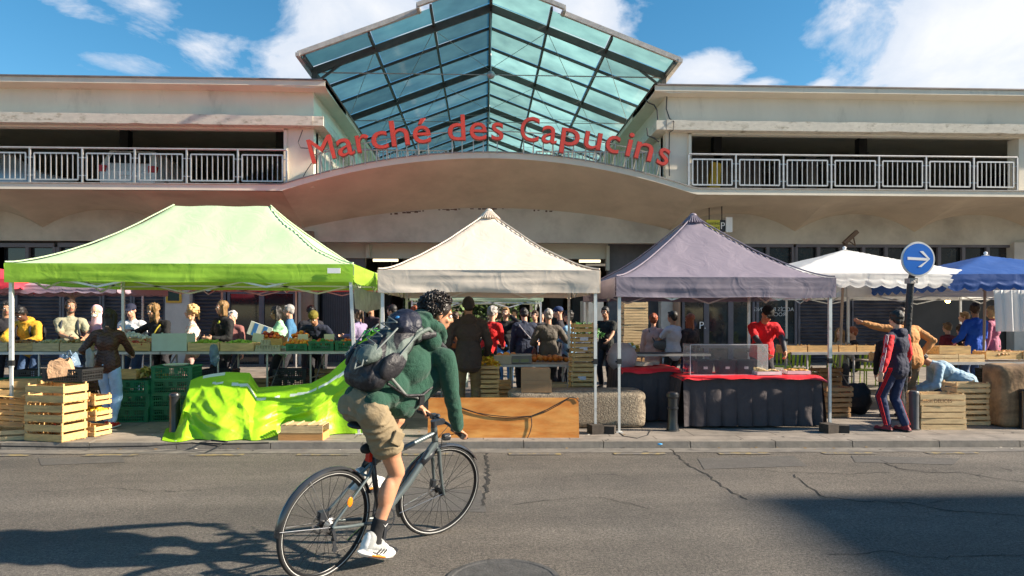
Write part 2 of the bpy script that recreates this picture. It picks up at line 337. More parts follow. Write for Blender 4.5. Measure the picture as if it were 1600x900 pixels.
LIMETOP = M('lime_canopy_top_sun_sheen', (.63, .79, .50), .62, var=.05, vs=1.5, trans=.22, wrinkle=.35, ws=2.5)  # sun sheen on the roof painted in as a paler lime than the valance
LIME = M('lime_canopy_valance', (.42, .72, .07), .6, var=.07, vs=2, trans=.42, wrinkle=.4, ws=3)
LIMET = M('lime_tarpaulin', (.36, .70, .02), .42, var=.10, vs=2, trans=.16, wrinkle=.18, ws=11, bump=.1, bs=30)
BEIGE = M('beige_canopy', (.78, .68, .57), .7, var=.05, vs=1.5, trans=.18, wrinkle=.35, ws=3)
PURP = M('mauve_canopy', (.25, .215, .265), .65, var=.06, vs=1.5, trans=.15, wrinkle=.4, ws=3)
WCAN = M('white_canvas', (.80, .79, .77), .7, var=.05, vs=1.5, trans=.25, wrinkle=.3, ws=3)
BLUCAN = M('blue_canvas', (.015, .085, .33), .6, var=.1, vs=2, trans=.15, wrinkle=.3, ws=3)
REDCAN = M('red_canvas', (.90, .05, .08), .6, var=.05, vs=2, trans=.08, wrinkle=.2, ws=3)
LILCAN = M('lilac_canvas', (.40, .30, .36), .65, var=.08, vs=2, trans=.2, wrinkle=.3, ws=3)
REDCL = M('red_tablecloth', (.66, .015, .025), .45, var=.1, vs=4, wrinkle=.35, ws=8)
BLKCL = M('charcoal_table_skirt', (.055, .045, .05), .8, var=.15, vs=5, wrinkle=.4, ws=7)
LETR = M('orange_red_letter_face', (.54, .048, .015), .22, var=.15, vs=3, coat=.4, rnd=.06)
LETD = M('red_letter_casing', (.26, .022, .012), .35, var=.15, vs=3)
SIGNB = M('sign_blue', (.008, .14, .56), .35, var=.05); SIGNW = M('sign_white', (.82, .82, .82), .4, var=.04)
STONE = M('exposed_aggregate', (.31, .255, .185), .9, var=.35, vs=45, bump=1.0, bs=55, col2=(.18, .14, .10), c2s=30, c2t=(.42, .6))
TANST = M('tan_rough_block', (.27, .17, .09), .9, var=.3, vs=7, bump=1., bs=14, col2=(.15, .09, .05), c2s=3, c2t=(.45, .6))
# ------------------------------------------------------------------ street
def kerbY(x): return 8.455-.029*x
mb = MB(); mb.add([(-400, -400, 0), (400, -400, 0), (400, 400, 0), (-400, 400, 0)], [(0, 1, 2, 3)]); mb.build('road', ASPH, kind='structure', fix=False)
mb = MB(); x0, x1 = -60, 60
mb.add([(x0, kerbY(x0)+.16, PAV), (x1, kerbY(x1)+.16, PAV), (x1, 60, PAV), (x0, 60, PAV), (x0, kerbY(x0)+.16, -.02), (x1, kerbY(x1)+.16, -.02)], [(0, 1, 2, 3), (4, 5, 1, 0)])
mb.build('pavement', PAVE, kind='structure', fix=False)
KERB = M('kerb_granite', (.215, .19, .16), .8, var=.25, vs=7, bump=.4, bs=50, col2=(.18, .16, .14), c2s=2)
mb = MB()
x = -14.0
while x < 14:
    l = random.uniform(.95, 1.15); a, b = x+.006, min(x+l, 14); dz = random.uniform(-.004, .004)
    mb.add([(a, kerbY(a), -.02), (b, kerbY(b), -.02), (b, kerbY(b)+.155, -.02), (a, kerbY(a)+.155, -.02), (a, kerbY(a)+.012, .086+dz), (b, kerbY(b)+.012, .086+dz), (b, kerbY(b)+.155, .086+dz), (a, kerbY(a)+.155, .086+dz)],
           [(0, 1, 5, 4), (1, 2, 6, 5), (2, 3, 7, 6), (3, 0, 4, 7), (4, 5, 6, 7)]); x += l+.004
mb.build('kerb', KERB, kind='structure')
# gutter strip, faded yellow dashes, cracks and patches of the road
mb = MB(); mb.add([(-14, kerbY(-14)-.26, .004), (14, kerbY(14)-.26, .004), (14, kerbY(14), .004), (-14, kerbY(-14), .004)], [(0, 1, 2, 3)])
mb.build('gutter', M('gutter_concrete', (.17, .155, .135), .85, var=.25, vs=8, bump=.4, bs=60, col2=(.12, .11, .10), c2s=3), kind='structure', fix=False)
YEL = M('worn_yellow_paint', (.30, .23, .10), .8, var=.3, vs=18, col2=(.13, .12, .11), c2s=9, c2t=(.42, .52))
mb = MB()
for i in range(-9, 10):
    a = i*1.25+.3; b = a+.62; mb.add([(a, kerbY(a)-.40, .008), (b, kerbY(b)-.40, .008), (b, kerbY(b)-.30, .008), (a, kerbY(a)-.30, .008)], [(0, 1, 2, 3)])
mb.build('road_marking', YEL, kind='structure', fix=False)
CRK = M('crack_dark_gap', (.022, .020, .018), .95, var=.3, vs=20)  # dark tone of the thin ribbons that draw the cracks
mb = MB()
def crack(pts, w=.016, seed=0):
    P = [G(px, py, .004) for px, py in pts]; rnd = random.Random(seed); path = []
    for a, b in zip(P, P[1:]):
        n = max(2, int((b-a).length/.07))
        for i in range(n):
            q = a.lerp(b, i/n); q.x += rnd.uniform(-.022, .022); q.y += rnd.uniform(-.03, .03); path.append(q)
    path.append(P[-1])
    vs = []; 
    for i, q in enumerate(path):
        d = (path[min(i+1, len(path)-1)]-path[max(i-1, 0)]).normalized(); s = Vector((-d.y, d.x, 0)); ww = w*rnd.uniform(.35, 1.1)/2; vs += [q+s*ww, q-s*ww]
    mb.add(vs, [(2*i, 2*i+1, 2*i+3, 2*i+2) for i in range(len(path)-1)])
crack([(1048, 702), (1072, 724), (1100, 738), (1128, 760), (1168, 780)], .022, 1)
crack([(1240, 742), (1262, 760), (1288, 776), (1340, 782), (1420, 786), (1480, 798), (1600, 806)], .018, 2)
crack([(1376, 718), (1400, 731), (1440, 737), (1500, 738), (1560, 748), (1640, 758)], .018, 3)
crack([(1160, 732), (1230, 738), (1330, 740), (1390, 738)], .012, 4)
crack([(800, 790), (860, 780), (940, 776), (1018, 796)], .010, 5)
crack([(760, 708), (762, 740), (760, 768), (753, 790)], .040, 6)
crack([(700, 797), (750, 795)], .012, 7)
crack([(1300, 868), (1380, 860), (1460, 872), (1600, 866)], .010, 8)
crack([(40, 770), (160, 762), (260, 768), (380, 760)], .008, 9)
mb.build('road_crack', CRK, kind='structure', fix=False)
PATCH = M('patched_asphalt', (.082, .075, .068), .85, var=.3, vs=40, bump=.5, bs=120, col2=(.10, .092, .082), c2s=6)
mb = MB()
for poly in ([(596, 760), (752, 766), (760, 800), (590, 797)], [(1090, 716), (1240, 712), (1262, 728), (1100, 733)], [(60, 716), (190, 712), (196, 722), (64, 727)], [(1330, 712), (1500, 716), (1490, 726), (1336, 722)]):
    P = [G(a, b, .0035) for a, b in poly]; mb.add(P, [tuple(range(len(P)))])
mb.build('road_patch', PATCH, kind='structure', fix=False)
rn_ = random.Random(11); LV = [M('litter_leaf', (.22, .13, .04), .8, rnd=.4), M('litter_paper', (.45, .42, .36), .8), M('litter_dark', (.05, .045, .04), .9)]
mb = MB()
for _ in range(150):
    xx = rn_.uniform(-8, 8); yy_ = kerbY(xx)-abs(rn_.gauss(0, .10)) if rn_.random() < .55 else kerbY(xx)+rn_.uniform(.05, 1.0); zz_ = .010 if yy_ < kerbY(xx) else .094; rr_ = rn_.uniform(.008, .028); a_ = rn_.random()*6.28; mb.cur = rn_.choice((0, 0, 1, 2, 2)); u_ = Vector((math.cos(a_), math.sin(a_), 0))*rr_; v_ = Vector((-u_.y, u_.x, .3*rr_))*.5; p_ = Vector((xx, yy_, zz_+.004)); mb.add([p_-u_, p_+v_, p_+u_, p_-v_], [(0, 1, 2, 3)])
mb.build('gutter_litter', LV, fix=False, label='scattered leaves and scraps lying along the kerb and pavement edge', cat='litter', kind='stuff')
mb = MB(); c = G(785, 893, .0); mb.lathe([(.001, .0), (.36, .0), (.36, .012), (.33, .012), (.32, .008), (.001, .008)], (c.x, c.y-.16, 0), 40)
for k in range(0):
    hw = math.sqrt(max(0, .3**2-(k*.055)**2)); mb.box((c.x-hw, c.y-.09+k*.055, .006), (c.x+hw, c.y-.07+k*.055, .014))
mb.build('manhole_cover', M('cast_iron_cover', (.085, .082, .078), .7, metal=.2, var=.3, vs=12, bump=.5, bs=70), label='round iron manhole cover in the road at the bottom edge of the picture', cat='manhole cover')
# the flat-roofed house off to the right whose shadow lies over the corner of the road
mb = MB(); mb.box((20.4, -14, 0), (33, 3.0, 9.2)); mb.box((20.1, -14.3, 9.2), (33.3, 3.3, 9.6))
hs_ = thing('town_house', 'flat roofed rendered town house on the near side of the street', 'building', (20.4, 3.0, 0))
mb.m = Matrix.Translation((-20.4, -3.0, 0)); v = mb.v; mb.v = [mb.m @ p for p in v]; mb.build('wall', CONC, hs_)
mb = MB()
for k in range(4):
    for f in range(3): mb.box((-.04, -3.2-k*3.4, 1.0+f*2.9), (.05, -2.0-k*3.4, 2.6+f*2.9))
mb.build('window', PANE, hs_)

# ------------------------------------------------------------------ market hall
hall = thing('market_hall', 'cream rendered two storey market hall with curved canopy and pitched glass roof', 'building', (.23, 19.5, 0))
HO = Vector((.23, 19.5, 0))
def hb(mb, name, mat, parent=hall, **kw):
    mb.v = [Vector(v)-HO for v in mb.v]; return mb.build(name, mat, parent, **kw)
YF = 19.5; YW = 22.2; XL, XR = -24.0, 24.0
CT = Z(133, 19.3, 1040); FLZ = 5.32; SB = 5.15
xa, xb = X(440, YF), X(1090, YF); XM = X(766, YF)
xa2, xb2 = X(476, YW), X(1046, YW); XM2 = (xa2+xb2)/2
zc = Z(238, YF); zc2 = Z(325, YW); ze2 = Z(357, YW)
def arc1(x):
    t = (x-XM)/((xb-xa)/2); return zc-(zc-FLZ)*min(1, abs(t))**2.0 if abs(t) < 1 else FLZ
def arc2(x):
    t = (x-XM2)/((xb2-xa2)/2); return zc2-(zc2-ze2)*abs(t)**2.1
ZW = Z(379, YW)                                            # top of the shop fronts
wl, wr = X(490, 19.75), X(1040, 19.75)                     # inner corners of the two wings
ol, orr = X(449, 19.75), X(1075, 19.75)                    # ends of the parking openings
ZL0, ZL1 = Z(193, 19.4, 300), Z(178, 19.4, 300); ZO = Z(200, 19.75, 300)
# floor slab edge with its curve over the entrance
mb = MB(); n = 64; xs = [XL]+[xa+(xb-xa)*i/n for i in range(n+1)]+[XR]
def slabrow(y, lo): return [(x, y, arc1(x)-(.17 if lo else 0)) for x in xs]
rows = [slabrow(YF, True), slabrow(YF, False), slabrow(YF+.55, False), slabrow(YF+.55, True)]
m = len(xs); mb.add(sum(rows, []), [(r*m+i, r*m+i+1, ((r+1) % 4)*m+i+1, ((r+1) % 4)*m+i) for r in range(4) for i in range(m-1)])
mb.box((XL, YF+.55, FLZ-.16), (xa, 46, FLZ)); mb.box((xb, YF+.55, FLZ-.16), (XR, 46, FLZ)); mb.box((xa, YW+.3, FLZ-.16), (xb, 46, FLZ))
hb(mb, 'floor_slab', CONC)
mb = MB(); mb.add([(x, YF-.03, arc1(x)+z) for z in (-.005, .025) for x in xs]+[(x, YF+.12, arc1(x)+z) for z in (-.005, .025) for x in xs],
    [(i, i+1, m+i+1, m+i) for i in range(m-1)]+[(m+i, m+i+1, 3*m+i+1, 3*m+i) for i in range(m-1)]+[(i, 2*m+i, 2*m+i+1, i+1) for i in range(m-1)])
hb(mb, 'drip_edge', M('slab_flashing', (.30, .28, .26), .6, var=.3, vs=6))
# soffits: curved panel over the entrance, groined bays over the wings
mb = MB()
def so1(u, v):
    x1 = xa+(xb-xa)*u; x2 = xa2+(xb2-xa2)*u; z1 = arc1(x1)-.16; z2 = arc2(x2); s = v
    return Vector((x1+(x2-x1)*v, YF+.02+(YW-YF-.02)*v, z1+(z2-z1)*(v**.9)))
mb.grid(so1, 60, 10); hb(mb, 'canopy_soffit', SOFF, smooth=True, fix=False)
def bays(edges, name):
    mb = MB(); e = [X(p, YW) for p in edges]
    f = [xa if abs(p-476) < 2 else xb if abs(p-1046) < 2 else X(p, YF)*.0+X(p, YW) for p in edges]
    for i in range(len(e)-1):
        def fn(u, v, i=i):
            x2 = e[i]+(e[i+1]-e[i])*u; x1 = f[i]+(f[i+1]-f[i])*u
            crown = 5.02; cusp = Z(359, YW)
            zb = cusp+(crown-cusp)*(1-abs(2*u-1)**2.2); z = (SB)+(zb-SB)*v**1.25
            return Vector((x1+(x2-x1)*v, YF+.02+(YW-YF-.02)*v, z))
        mb.grid(fn, 22, 10)
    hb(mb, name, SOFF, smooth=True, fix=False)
bays([-600, -341, -137, 67, 271, 476], 'wing_soffit'); bays([1046, 1242, 1429, 1616, 1810, 2100], 'wing_soffit')
# lunette walls below the soffit and down to the shop fronts
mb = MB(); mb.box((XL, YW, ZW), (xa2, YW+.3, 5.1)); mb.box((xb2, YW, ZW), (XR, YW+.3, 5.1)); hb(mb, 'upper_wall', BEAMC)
mb = MB()
nn = 40; top = [(xa2+(xb2-xa2)*i/nn, arc2(xa2+(xb2-xa2)*i/nn)+.01) for i in range(nn+1)]
mb.prism([(xa2, ZW)]+top+[(xb2, ZW)], YW+.004, YW+.3); hb(mb, 'entrance_beam', BEAMC)
ZE = Z(404, 23.2)
mb = MB(); mb.box((X(500, 23.2), 23.2, ZE), (X(950, 23.2), 23.5, ZW+.6)); mb.box((X(571, 23), 23.05, ZE), (X(577, 23), 23.3, ZW)); mb.box((X(948, 23), 23.05, ZE-.4), (X(953, 23), 23.3, ZW))
hb(mb, 'inner_beam', M('pale_green_beam', (.50, .50, .42), .8, var=.1, vs=1))
# diagonal haunches at the entrance sides, stained crack line
DK = M('water_stain', (.10, .06, .045), .9, var=.3, vs=9)
mb = MB()
for i in range(46):
    t = .22+.5*i/46; 
    if random.random() < .35: continue
    x = xa2+(xb2-xa2)*t; l = random.uniform(.05, .16); z = arc2(x)
    mb.box((x, YW-.004, z-random.uniform(.03, .07)), (x+l, YW+.003, z-.01))
hb(mb, 'stain', DK, kind='stuff')
# wings: fascia, ledge, lintel, cornice, piers
for sgn in (-1, 1):
    x_in = wl if sgn < 0 else wr; x_op = ol if sgn < 0 else orr; x_out = XL if sgn < 0 else XR
    s = sgn
    mb = MB(); mb.box((x_out, 19.75, ZO), (x_in, 20.05, CT-.12))
    mb.box((x_op, 19.752, FLZ), (x_in, 20.3, ZO))                                     # pier beside the entrance
    if s > 0: mb.box((X(1592, 19.75), 19.752, FLZ), (X(1640, 19.75), 20.2, ZO))
    mb.box((x_in-s*.0, 20.05, 5.3), (x_in+s*.3, 44, CT-.14))                           # inner return wall
    hb(mb, 'wing_wall', CONC)
    mb = MB()                                                                          # roof slab with cornice returning along the inner side
    lip = .42
    prof = [(-lip, CT-.15), (-lip, CT), (2.5, CT), (2.5, CT-.12), (.02, CT-.20)]
    a, b = x_out, x_in-s*lip
    vs = [(a, 19.75+p, z) for p, z in prof]+[(b, 19.75+p, z) for p, z in prof]
    mb.add(vs, [(i, (i+1) % 5, 5+(i+1) % 5, 5+i) for i in range(5)]+[(0, 1, 2, 3, 4), (9, 8, 7, 6, 5)])
    prof2 = [(-lip, CT-.15), (-lip, CT-.002), (2.6, CT-.002), (2.6, CT-.12), (.02, CT-.20)]
    vs = [(x_in+s*p, 19.36, z) for p, z in prof2]+[(x_in+s*p, 44.4, z) for p, z in prof2]
    mb.add(vs, [(i, (i+1) % 5, 5+(i+1) % 5, 5+i) for i in range(5)]+[(0, 1, 2, 3, 4), (9, 8, 7, 6, 5)])
    mb.box((x_out, 22.2, CT-.13), (x_in+s*2.0, 44.4, CT-.01))
    hb(mb, 'cornice', CONC)
    mb = MB(); mb.box((x_out, 19.29, CT+.002), (x_in-s*.46, 19.5, CT+.04)); mb.box((x_in-s*.46, 19.29, CT+.001), (x_in-s*.36, 44.4, CT+.038)); hb(mb, 'roof_flashing', M('zinc_flashing', (.20, .17, .16), .55, metal=.3, var=.3, vs=3))
    # rough concrete ledge with broken lower edge
    mb = MB(); xx0, xx1 = sorted((x_out, x_in-s*.05)); nx = 150; rnd = random.Random(3+s)
    top_, bot = [], []
    for i in range(nx+1):
        x = xx0+(xx1-xx0)*i/nx; top_.append((x, ZL1+nz3((x*2, 0, 0), 1, 4)*.02)); bot.append((x, ZL0+(max(0, nz3((x*1.3, 5, 0), 1, 2)-.30)*.12)))
    vs = []
    for (x, zt), (_, zb) in zip(top_, bot): vs += [(x, 19.46, zb), (x, 19.44, zt), (x, 19.75, zt+.02), (x, 19.75, zb-.015)]
    mb.add(vs, [(4*i+k, 4*i+(k+1) % 4, 4*i+4+(k+1) % 4, 4*i+4+k) for i in range(nx) for k in range(4)]+[(0, 1, 2, 3), tuple(4*nx+k for k in (3, 2, 1, 0))])
    mb.box((x_in-s*.06 if s > 0 else x_in-.02, 19.46, ZL0), (x_in-s*.34, 19.8, ZL1)); mb.box((x_in-s*.001, 19.8, ZL0), (x_in-s*.34, 26, ZL1-.02))
    hb(mb, 'ledge', CONC_DIRTY)
    mb = MB(); mb.box((x_out, 19.70, ZO-.03), (x_op, 19.76, ZO+.05)); mb.box((x_op-s*0, 19.70, FLZ), (x_op-s*.09*(-1), 19.755, ZO)); hb(mb, 'lintel_trim', CONC)
    # dark car deck behind
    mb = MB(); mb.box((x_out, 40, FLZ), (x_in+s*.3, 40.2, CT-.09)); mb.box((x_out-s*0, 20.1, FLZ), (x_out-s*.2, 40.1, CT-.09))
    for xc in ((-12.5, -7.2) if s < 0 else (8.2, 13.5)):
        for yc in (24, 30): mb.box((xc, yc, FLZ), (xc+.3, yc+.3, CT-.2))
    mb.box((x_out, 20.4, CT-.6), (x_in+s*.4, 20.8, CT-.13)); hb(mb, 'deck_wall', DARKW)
mb = MB(); mb.box((X(1077, 24), 24, FLZ), (X(1190, 24), 24.1, 7.4)); mb.box((X(1258, 24), 23.9, FLZ), (X(1274, 24), 24.1, 7.4)); mb.box((X(1176, 24), 23.9, FLZ), (X(1184, 24), 24, 7.4))
hb(mb, 'partition', M('deck_partition_grey', (.22, .20, .20), .8, var=.1))
mb = MB(); mb.box((X(1212, 24), 23.95, FLZ), (X(1246, 24), 24.0, 7.1)); hb(mb, 'deck_door', M('deck_door_grey', (.10, .10, .12), .5))
mb = MB()
mb.bar((9, 26, 7.0), (15, 26, 7.9), .12, .25)
hb(mb, 'ramp_beam', M('ramp_beam_grey', (.2, .19, .19), .8))
# railings on the deck edge
def railing(pxs, y, z0, z1, name='balcony_railing', pan=(4, 4)):
    P = [X(p, y) for p in pxs]; mb = MB()
    mb.tube([(P[0]-HO.x, y-HO.y, z1), (P[-1]-HO.x, y-HO.y, z1)], .028, 10)
    for p in P: mb.box((p-HO.x-.022, y-HO.y-.03, z0), (p-HO.x+.022, y-HO.y+.03, z1-.02))
    rail = mb.build(name, GALV, hall)
    for a, b in zip(P, P[1:]):
        if b-a < .6: continue
        a -= HO.x; b -= HO.x; yy = y-HO.y; mb = MB(); a2, b2 = a+.115, b-.115; zt, zb = z1-.15, z0+.13
        for z in (zt, zb): mb.box((a2, yy-.02, z-.02), (b2, yy+.02, z+.02))
        for x in (a2, b2): mb.box((x-.018, yy-.0205, zb), (x+.018, yy+.0205, zt))
        for k in range(1, 8): xx = a2+(b2-a2)*k/8; mb.box((xx-.011, yy-.012, zb), (xx+.011, yy+.012, zt))
        for z in (zt-.12, zb+.12):
            for x, q in ((a, a2), (b, b2)): mb.box((x, yy-.01, z-.012), (q, yy+.01, z+.012))
        mb.build('railing_panel', GALV, rail)
ZR = Z(233, 19.6, 300)
railing([-196, -115, -34, 47, 129, 211, 292, 372, 448], 19.6, FLZ, ZR)
railing([1076, 1149.5, 1223.7, 1298.5, 1373, 1446.6, 1521, 1589], 19.6, FLZ, ZR)
for s, (p0, p1) in ((0, (497, 700)), (1, (838, 1037))):     # balusters behind the letters, standing on the curve
    mb = MB(); a, b = X(p0, 20), X(p1, 20); n = 36; zr = Z(236, 20)
    mb.tube([(a-HO.x, .5, zr), (b-HO.x, .5, zr)], .025, 8)
    for i in range(n+1):
        x = a+(b-a)*i/n; z0 = arc1(x)-.05
        if z0 < zr-.08: r = .022 if i % 9 == 0 else .010; mb.box((x-HO.x-r, .5-r, z0), (x-HO.x+r, .5+r, zr))
    mb.build('canopy_railing', GALV, hall)
# ------------------------------------------------------------------ glass roof
x0 = X(767, 20); RZ = Z(4, 20); SL = (RZ-Z(104, 20, 490))/(x0-X(490, 20)); bx = [-5.15, -3.38, -1.66, 0, 1.66, 3.38, 5.15]
def rz_(x): return RZ-SL*abs(x)
mains = [20+4.9*k for k in range(6)]; minors = [20+4.9*k+1.633*j for k in range(5) for j in (1, 2)]
mb = MB()
def L3(x, y, z): return Vector((x0+x, y, z))-HO
for y in mains:
    for s in (-1, 1): mb.bar(L3(0, y, RZ-.16), L3(s*5.2, y, rz_(5.2)-.14), .09, .20)
for y in minors:
    for s in (-1, 1): mb.bar(L3(0, y, RZ-.06), L3(s*5.2, y, rz_(5.2)-.06), .05, .08)
for x in bx:
    y0_ = 18.7 if abs(x) < 1.9 else 19.0
    mb.bar(L3(x, y0_, rz_(x)-.09), L3(x, 44.6, rz_(x)-.09), .065 if x else .09, .11 if x else .16)
for s in (-1, 1):
    for y in (20, 24.9, 29.8, 34.7): mb.box(L3(s*5.1-.07, y-.07, CT-.05), L3(s*5.1+.07, y+.07, rz_(5.1)-.05))
    mb.bar(L3(s*5.1, 20, rz_(5.1)-.5), L3(s*4.3, 20, rz_(4.3)-.2), .06)
roof = mb.build('glass_roof', STEELD, hall)
mb = MB()
for y in mains[:5]:
    z = Z(117, 20)+.0; mb.tube([L3(-5.1, y, z), L3(5.1, y, z)], .014, 6); mb.tube([L3(0, y, RZ-.2), L3(0, y, z)], .014, 6)
    mb.ell(L3(0, y, z), .12 if y < 21 else .08)
for y, y2 in zip(mains, mains[1:5]):
    for s in (-1, 1):
        mb.tube([L3(s*1.66, y, rz_(1.66)-.2), L3(s*3.38, y2, rz_(3.38)-.2)], .009, 5); mb.tube([L3(0, y2, RZ-.2), L3(s*1.66, y, rz_(1.66)-.2)], .009, 5)
        mb.tube([L3(s*3.38, y, rz_(3.38)-.2), L3(s*5.1, y2, rz_(5.1)-.2)], .009, 5); mb.tube([L3(s*5.1, y, rz_(5.1)-.2), L3(0, y2, RZ-.4)], .007, 5)
mb.build('tie_rod', M('tie_rod_grey', (.3, .3, .3), .4, metal=.5), roof)
mb = MB()
for s in (-1, 1):
    mb.bar(L3(s*1.95, 18.97, rz_(1.95)+.03), L3(s*5.30, 18.97, rz_(5.30)+.03), .10, .13)
    mb.bar(L3(s*5.30, 18.9, rz_(5.30)), L3(s*5.30, 44.6, rz_(5.30)), .12, .10)
    mb.bar(L3(0, 18.62, RZ+.03), L3(s*2.02, 18.62, rz_(2.02)+.03), .10, .11); mb.bar(L3(s*2.0, 18.6, rz_(2)+.0), L3(s*2.0, 19.0, rz_(2)+.0), .08, .12)
mb.build('verge_trim', M('roof_verge_grey', (.42, .39, .36), .5, metal=.2, var=.25, vs=6), roof)
GLL = glassmat('roof_glass', (.03, .17, .23), sheet=.58, gloss=.05, frost=(.25, .48, .47))
ys = [19.0]+sorted(mains+minors); ys = [y for y in ys if y < 45]
for i, (a, b) in enumerate(zip(bx, bx[1:])):
    for y1, y2 in [(ys[k], ys[k+1]) for k in range(len(ys)-1)]:
        aa, bb = (a-.12 if i == 0 else a+.03), (b+.12 if i == 5 else b-.03); yy = (18.66 if (1 < i < 4) and y1 == 19.0 else y1)
        if y1 != 19.0: yy += .02
        mb = MB(); e = .0
        mb.add([L3(aa, yy, rz_(aa)), L3(bb, yy, rz_(bb)), L3(bb, y2-.02, rz_(bb)), L3(aa, y2-.02, rz_(aa))], [(0, 1, 2, 3)]); mb.build('glass_pane', GLL, roof, fix=False)
# ------------------------------------------------------------------ shop fronts (ground floor)
def wbox(mb, px0, px1, py0, py1, y, d=.1, base=False):
    a = W(px0, py1, y); b = W(px1, py0, y); mb.box((a.x, y, PAV if base else a.z), (b.x, y+d, b.z))
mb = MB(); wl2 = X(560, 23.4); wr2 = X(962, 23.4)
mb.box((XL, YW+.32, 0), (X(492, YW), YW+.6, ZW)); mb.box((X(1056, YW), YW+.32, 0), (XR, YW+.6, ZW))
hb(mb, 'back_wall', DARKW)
mb = MB(); wbox(mb, 503, 570, 403, 560, 23.3, .3, True); wbox(mb, 950, 1040, 380, 560, 23.3, .3, True)
hb(mb, 'entrance_side_wall', M('grey_panel_wall', (.12, .12, .13), .7, var=.15))
mb = MB()
for k in range(22): wbox(mb, 505+k*2.9, 506.4+k*2.9, 440, 560, 23.22, .06, True)
hb(mb, 'ribbed_cladding', M('ribbed_cladding_grey', (.17, .165, .18), .5, var=.1))
mb = MB()
for px0, px1 in ((258, 296), (1033, 1062), (466, 492), (1585, 1640)): wbox(mb, px0, px1, 379, 560, 22.05, .35, True)
hb(mb, 'pillar', M('pillar_pale', (.50, .47, .43), .8, var=.12, vs=3))
mb = MB(); c = W(481, 0, 21.8); mb.cyl((c.x, 21.8, PAV), (c.x, 21.8, 4.3), .2, n=20); c = W(1056, 0, 22.0); mb.cyl((c.x, 21.9, PAV), (c.x, 21.9, 4.3), .12, n=16); hb(mb, 'column', M('brown_column', (.26, .17, .12), .6, var=.15), smooth=True)
# upper lights row
def lights(px0, px1, n):
    mb = MB(); wbox(mb, px0, px1, 380, 386, YW+.04, .12); wbox(mb, px0, px1, 446, 453, YW+.04, .12)
    g = MB(); wbox(g, px0, px1, 386, 446, YW+.2, .03)
    for i in range(n+1): p = px0+(px1-px0)*i/n; wbox(mb, p-2.6, p+2.6, 386, 446, YW+.05, .1)
    f = hb(mb, 'transom_frame', GREYM); hb(g, 'window_pane', PANE, f)
lights(-200, 0, 5); lights(0, 84, 2); lights(90, 256, 4); lights(298, 350, 2); lights(1160, 1240, 2); lights(1244, 1420, 5); lights(1430, 1582, 4)
def shutter(px0, px1, py0=454):
    mb = MB(); a, b = X(px0, YW), X(px1, YW); z = Z(py0, YW); mb.box((a, YW+.22, PAV), (b, YW+.26, z))
    k = PAV+.03
    while k < z-.04: mb.box((a+.03, YW+.14, k), (b-.03, YW+.24, k+.045), rot=Matrix.Rotation(R(38), 3, 'X')); k += .115
    mb.box((a-.02, YW+.08, PAV), (a+.05, YW+.22, z)); mb.box((b-.05, YW+.08, PAV), (b+.02, YW+.22, z)); mb.box((a, YW+.07, z-.02), (b, YW+.22, z+.05))
    hb(mb, 'louvred_shutter', SHUT)
for p in ((-150, -60), (-55, 20), (22, 92), (95, 155), (158, 203), (206, 256), (298, 350), (1250, 1330), (1334, 1420)): shutter(*p)
def glazed(px0, px1, n, py0=456, nm='glazed_door'):
    mb = MB(); g = MB()
    for i in range(n):
        a, b = px0+(px1-px0)*i/n, px0+(px1-px0)*(i+1)/n
        wbox(mb, a, a+4, py0-3, 560, YW+.1, .1, True); wbox(mb, b-4, b, py0-3, 560, YW+.1, .1, True); wbox(mb, a+4, b-4, py0-6, py0+3, YW+.102, .09); wbox(mb, a+4, b-4, 538, 544, YW+.102, .09)
        wbox(g, a+4, b-4, py0+3, 560, YW+.15, .02, True)
    f = hb(mb, nm, GREYM); hb(g, 'door_pane', PANE, f)
glazed(355, 462, 2); glazed(1066, 1180, 3); glazed(1182, 1246, 1)
# mirrored lettering seen through the glazed door
def text_mesh(body, size, ext=.004, bold=0., align='CENTER'):
    cu = bpy.data.curves.new('t', 'FONT'); cu.body = body; cu.size = size; cu.extrude = ext; cu.offset = bold; cu.align_x = align; cu.resolution_u = 4
    o = bpy.data.objects.new('t', cu); COL.objects.link(o); dg = bpy.context.evaluated_depsgraph_get(); dg.update()
    me = bpy.data.meshes.new_from_object(o.evaluated_get(dg)); bpy.data.objects.remove(o); return me
def text(name, body, size, loc, mat, parent=None, ext=.004, bold=0., rot=(R(90), 0, 0), mirror=False, align='CENTER', off=HO, **kw):
    me = text_mesh(body, size, ext, bold, align); me.materials.clear(); me.materials.append(mat)
    if mirror: me.transform(Matrix.Scale(-1, 4, (1, 0, 0))); me.flip_normals()
    o = link(me, name, parent, **kw); o.location = Vector(loc)-(off or Vector((0, 0, 0))); o.rotation_euler = rot; return o
for i, tx in enumerate(('ACCÈS PARKING', 'ROCADES')): text('door_lettering', tx, .18, (X(1211, YW), YW+.09, Z(486+i*8, YW)), M('door_letter_grey', (.5, .5, .5), .6), hall, mirror=True)
text('door_lettering', 'P.', .34, (X(1099, YW), YW+.08, Z(514, YW)), SIGNW, hall)
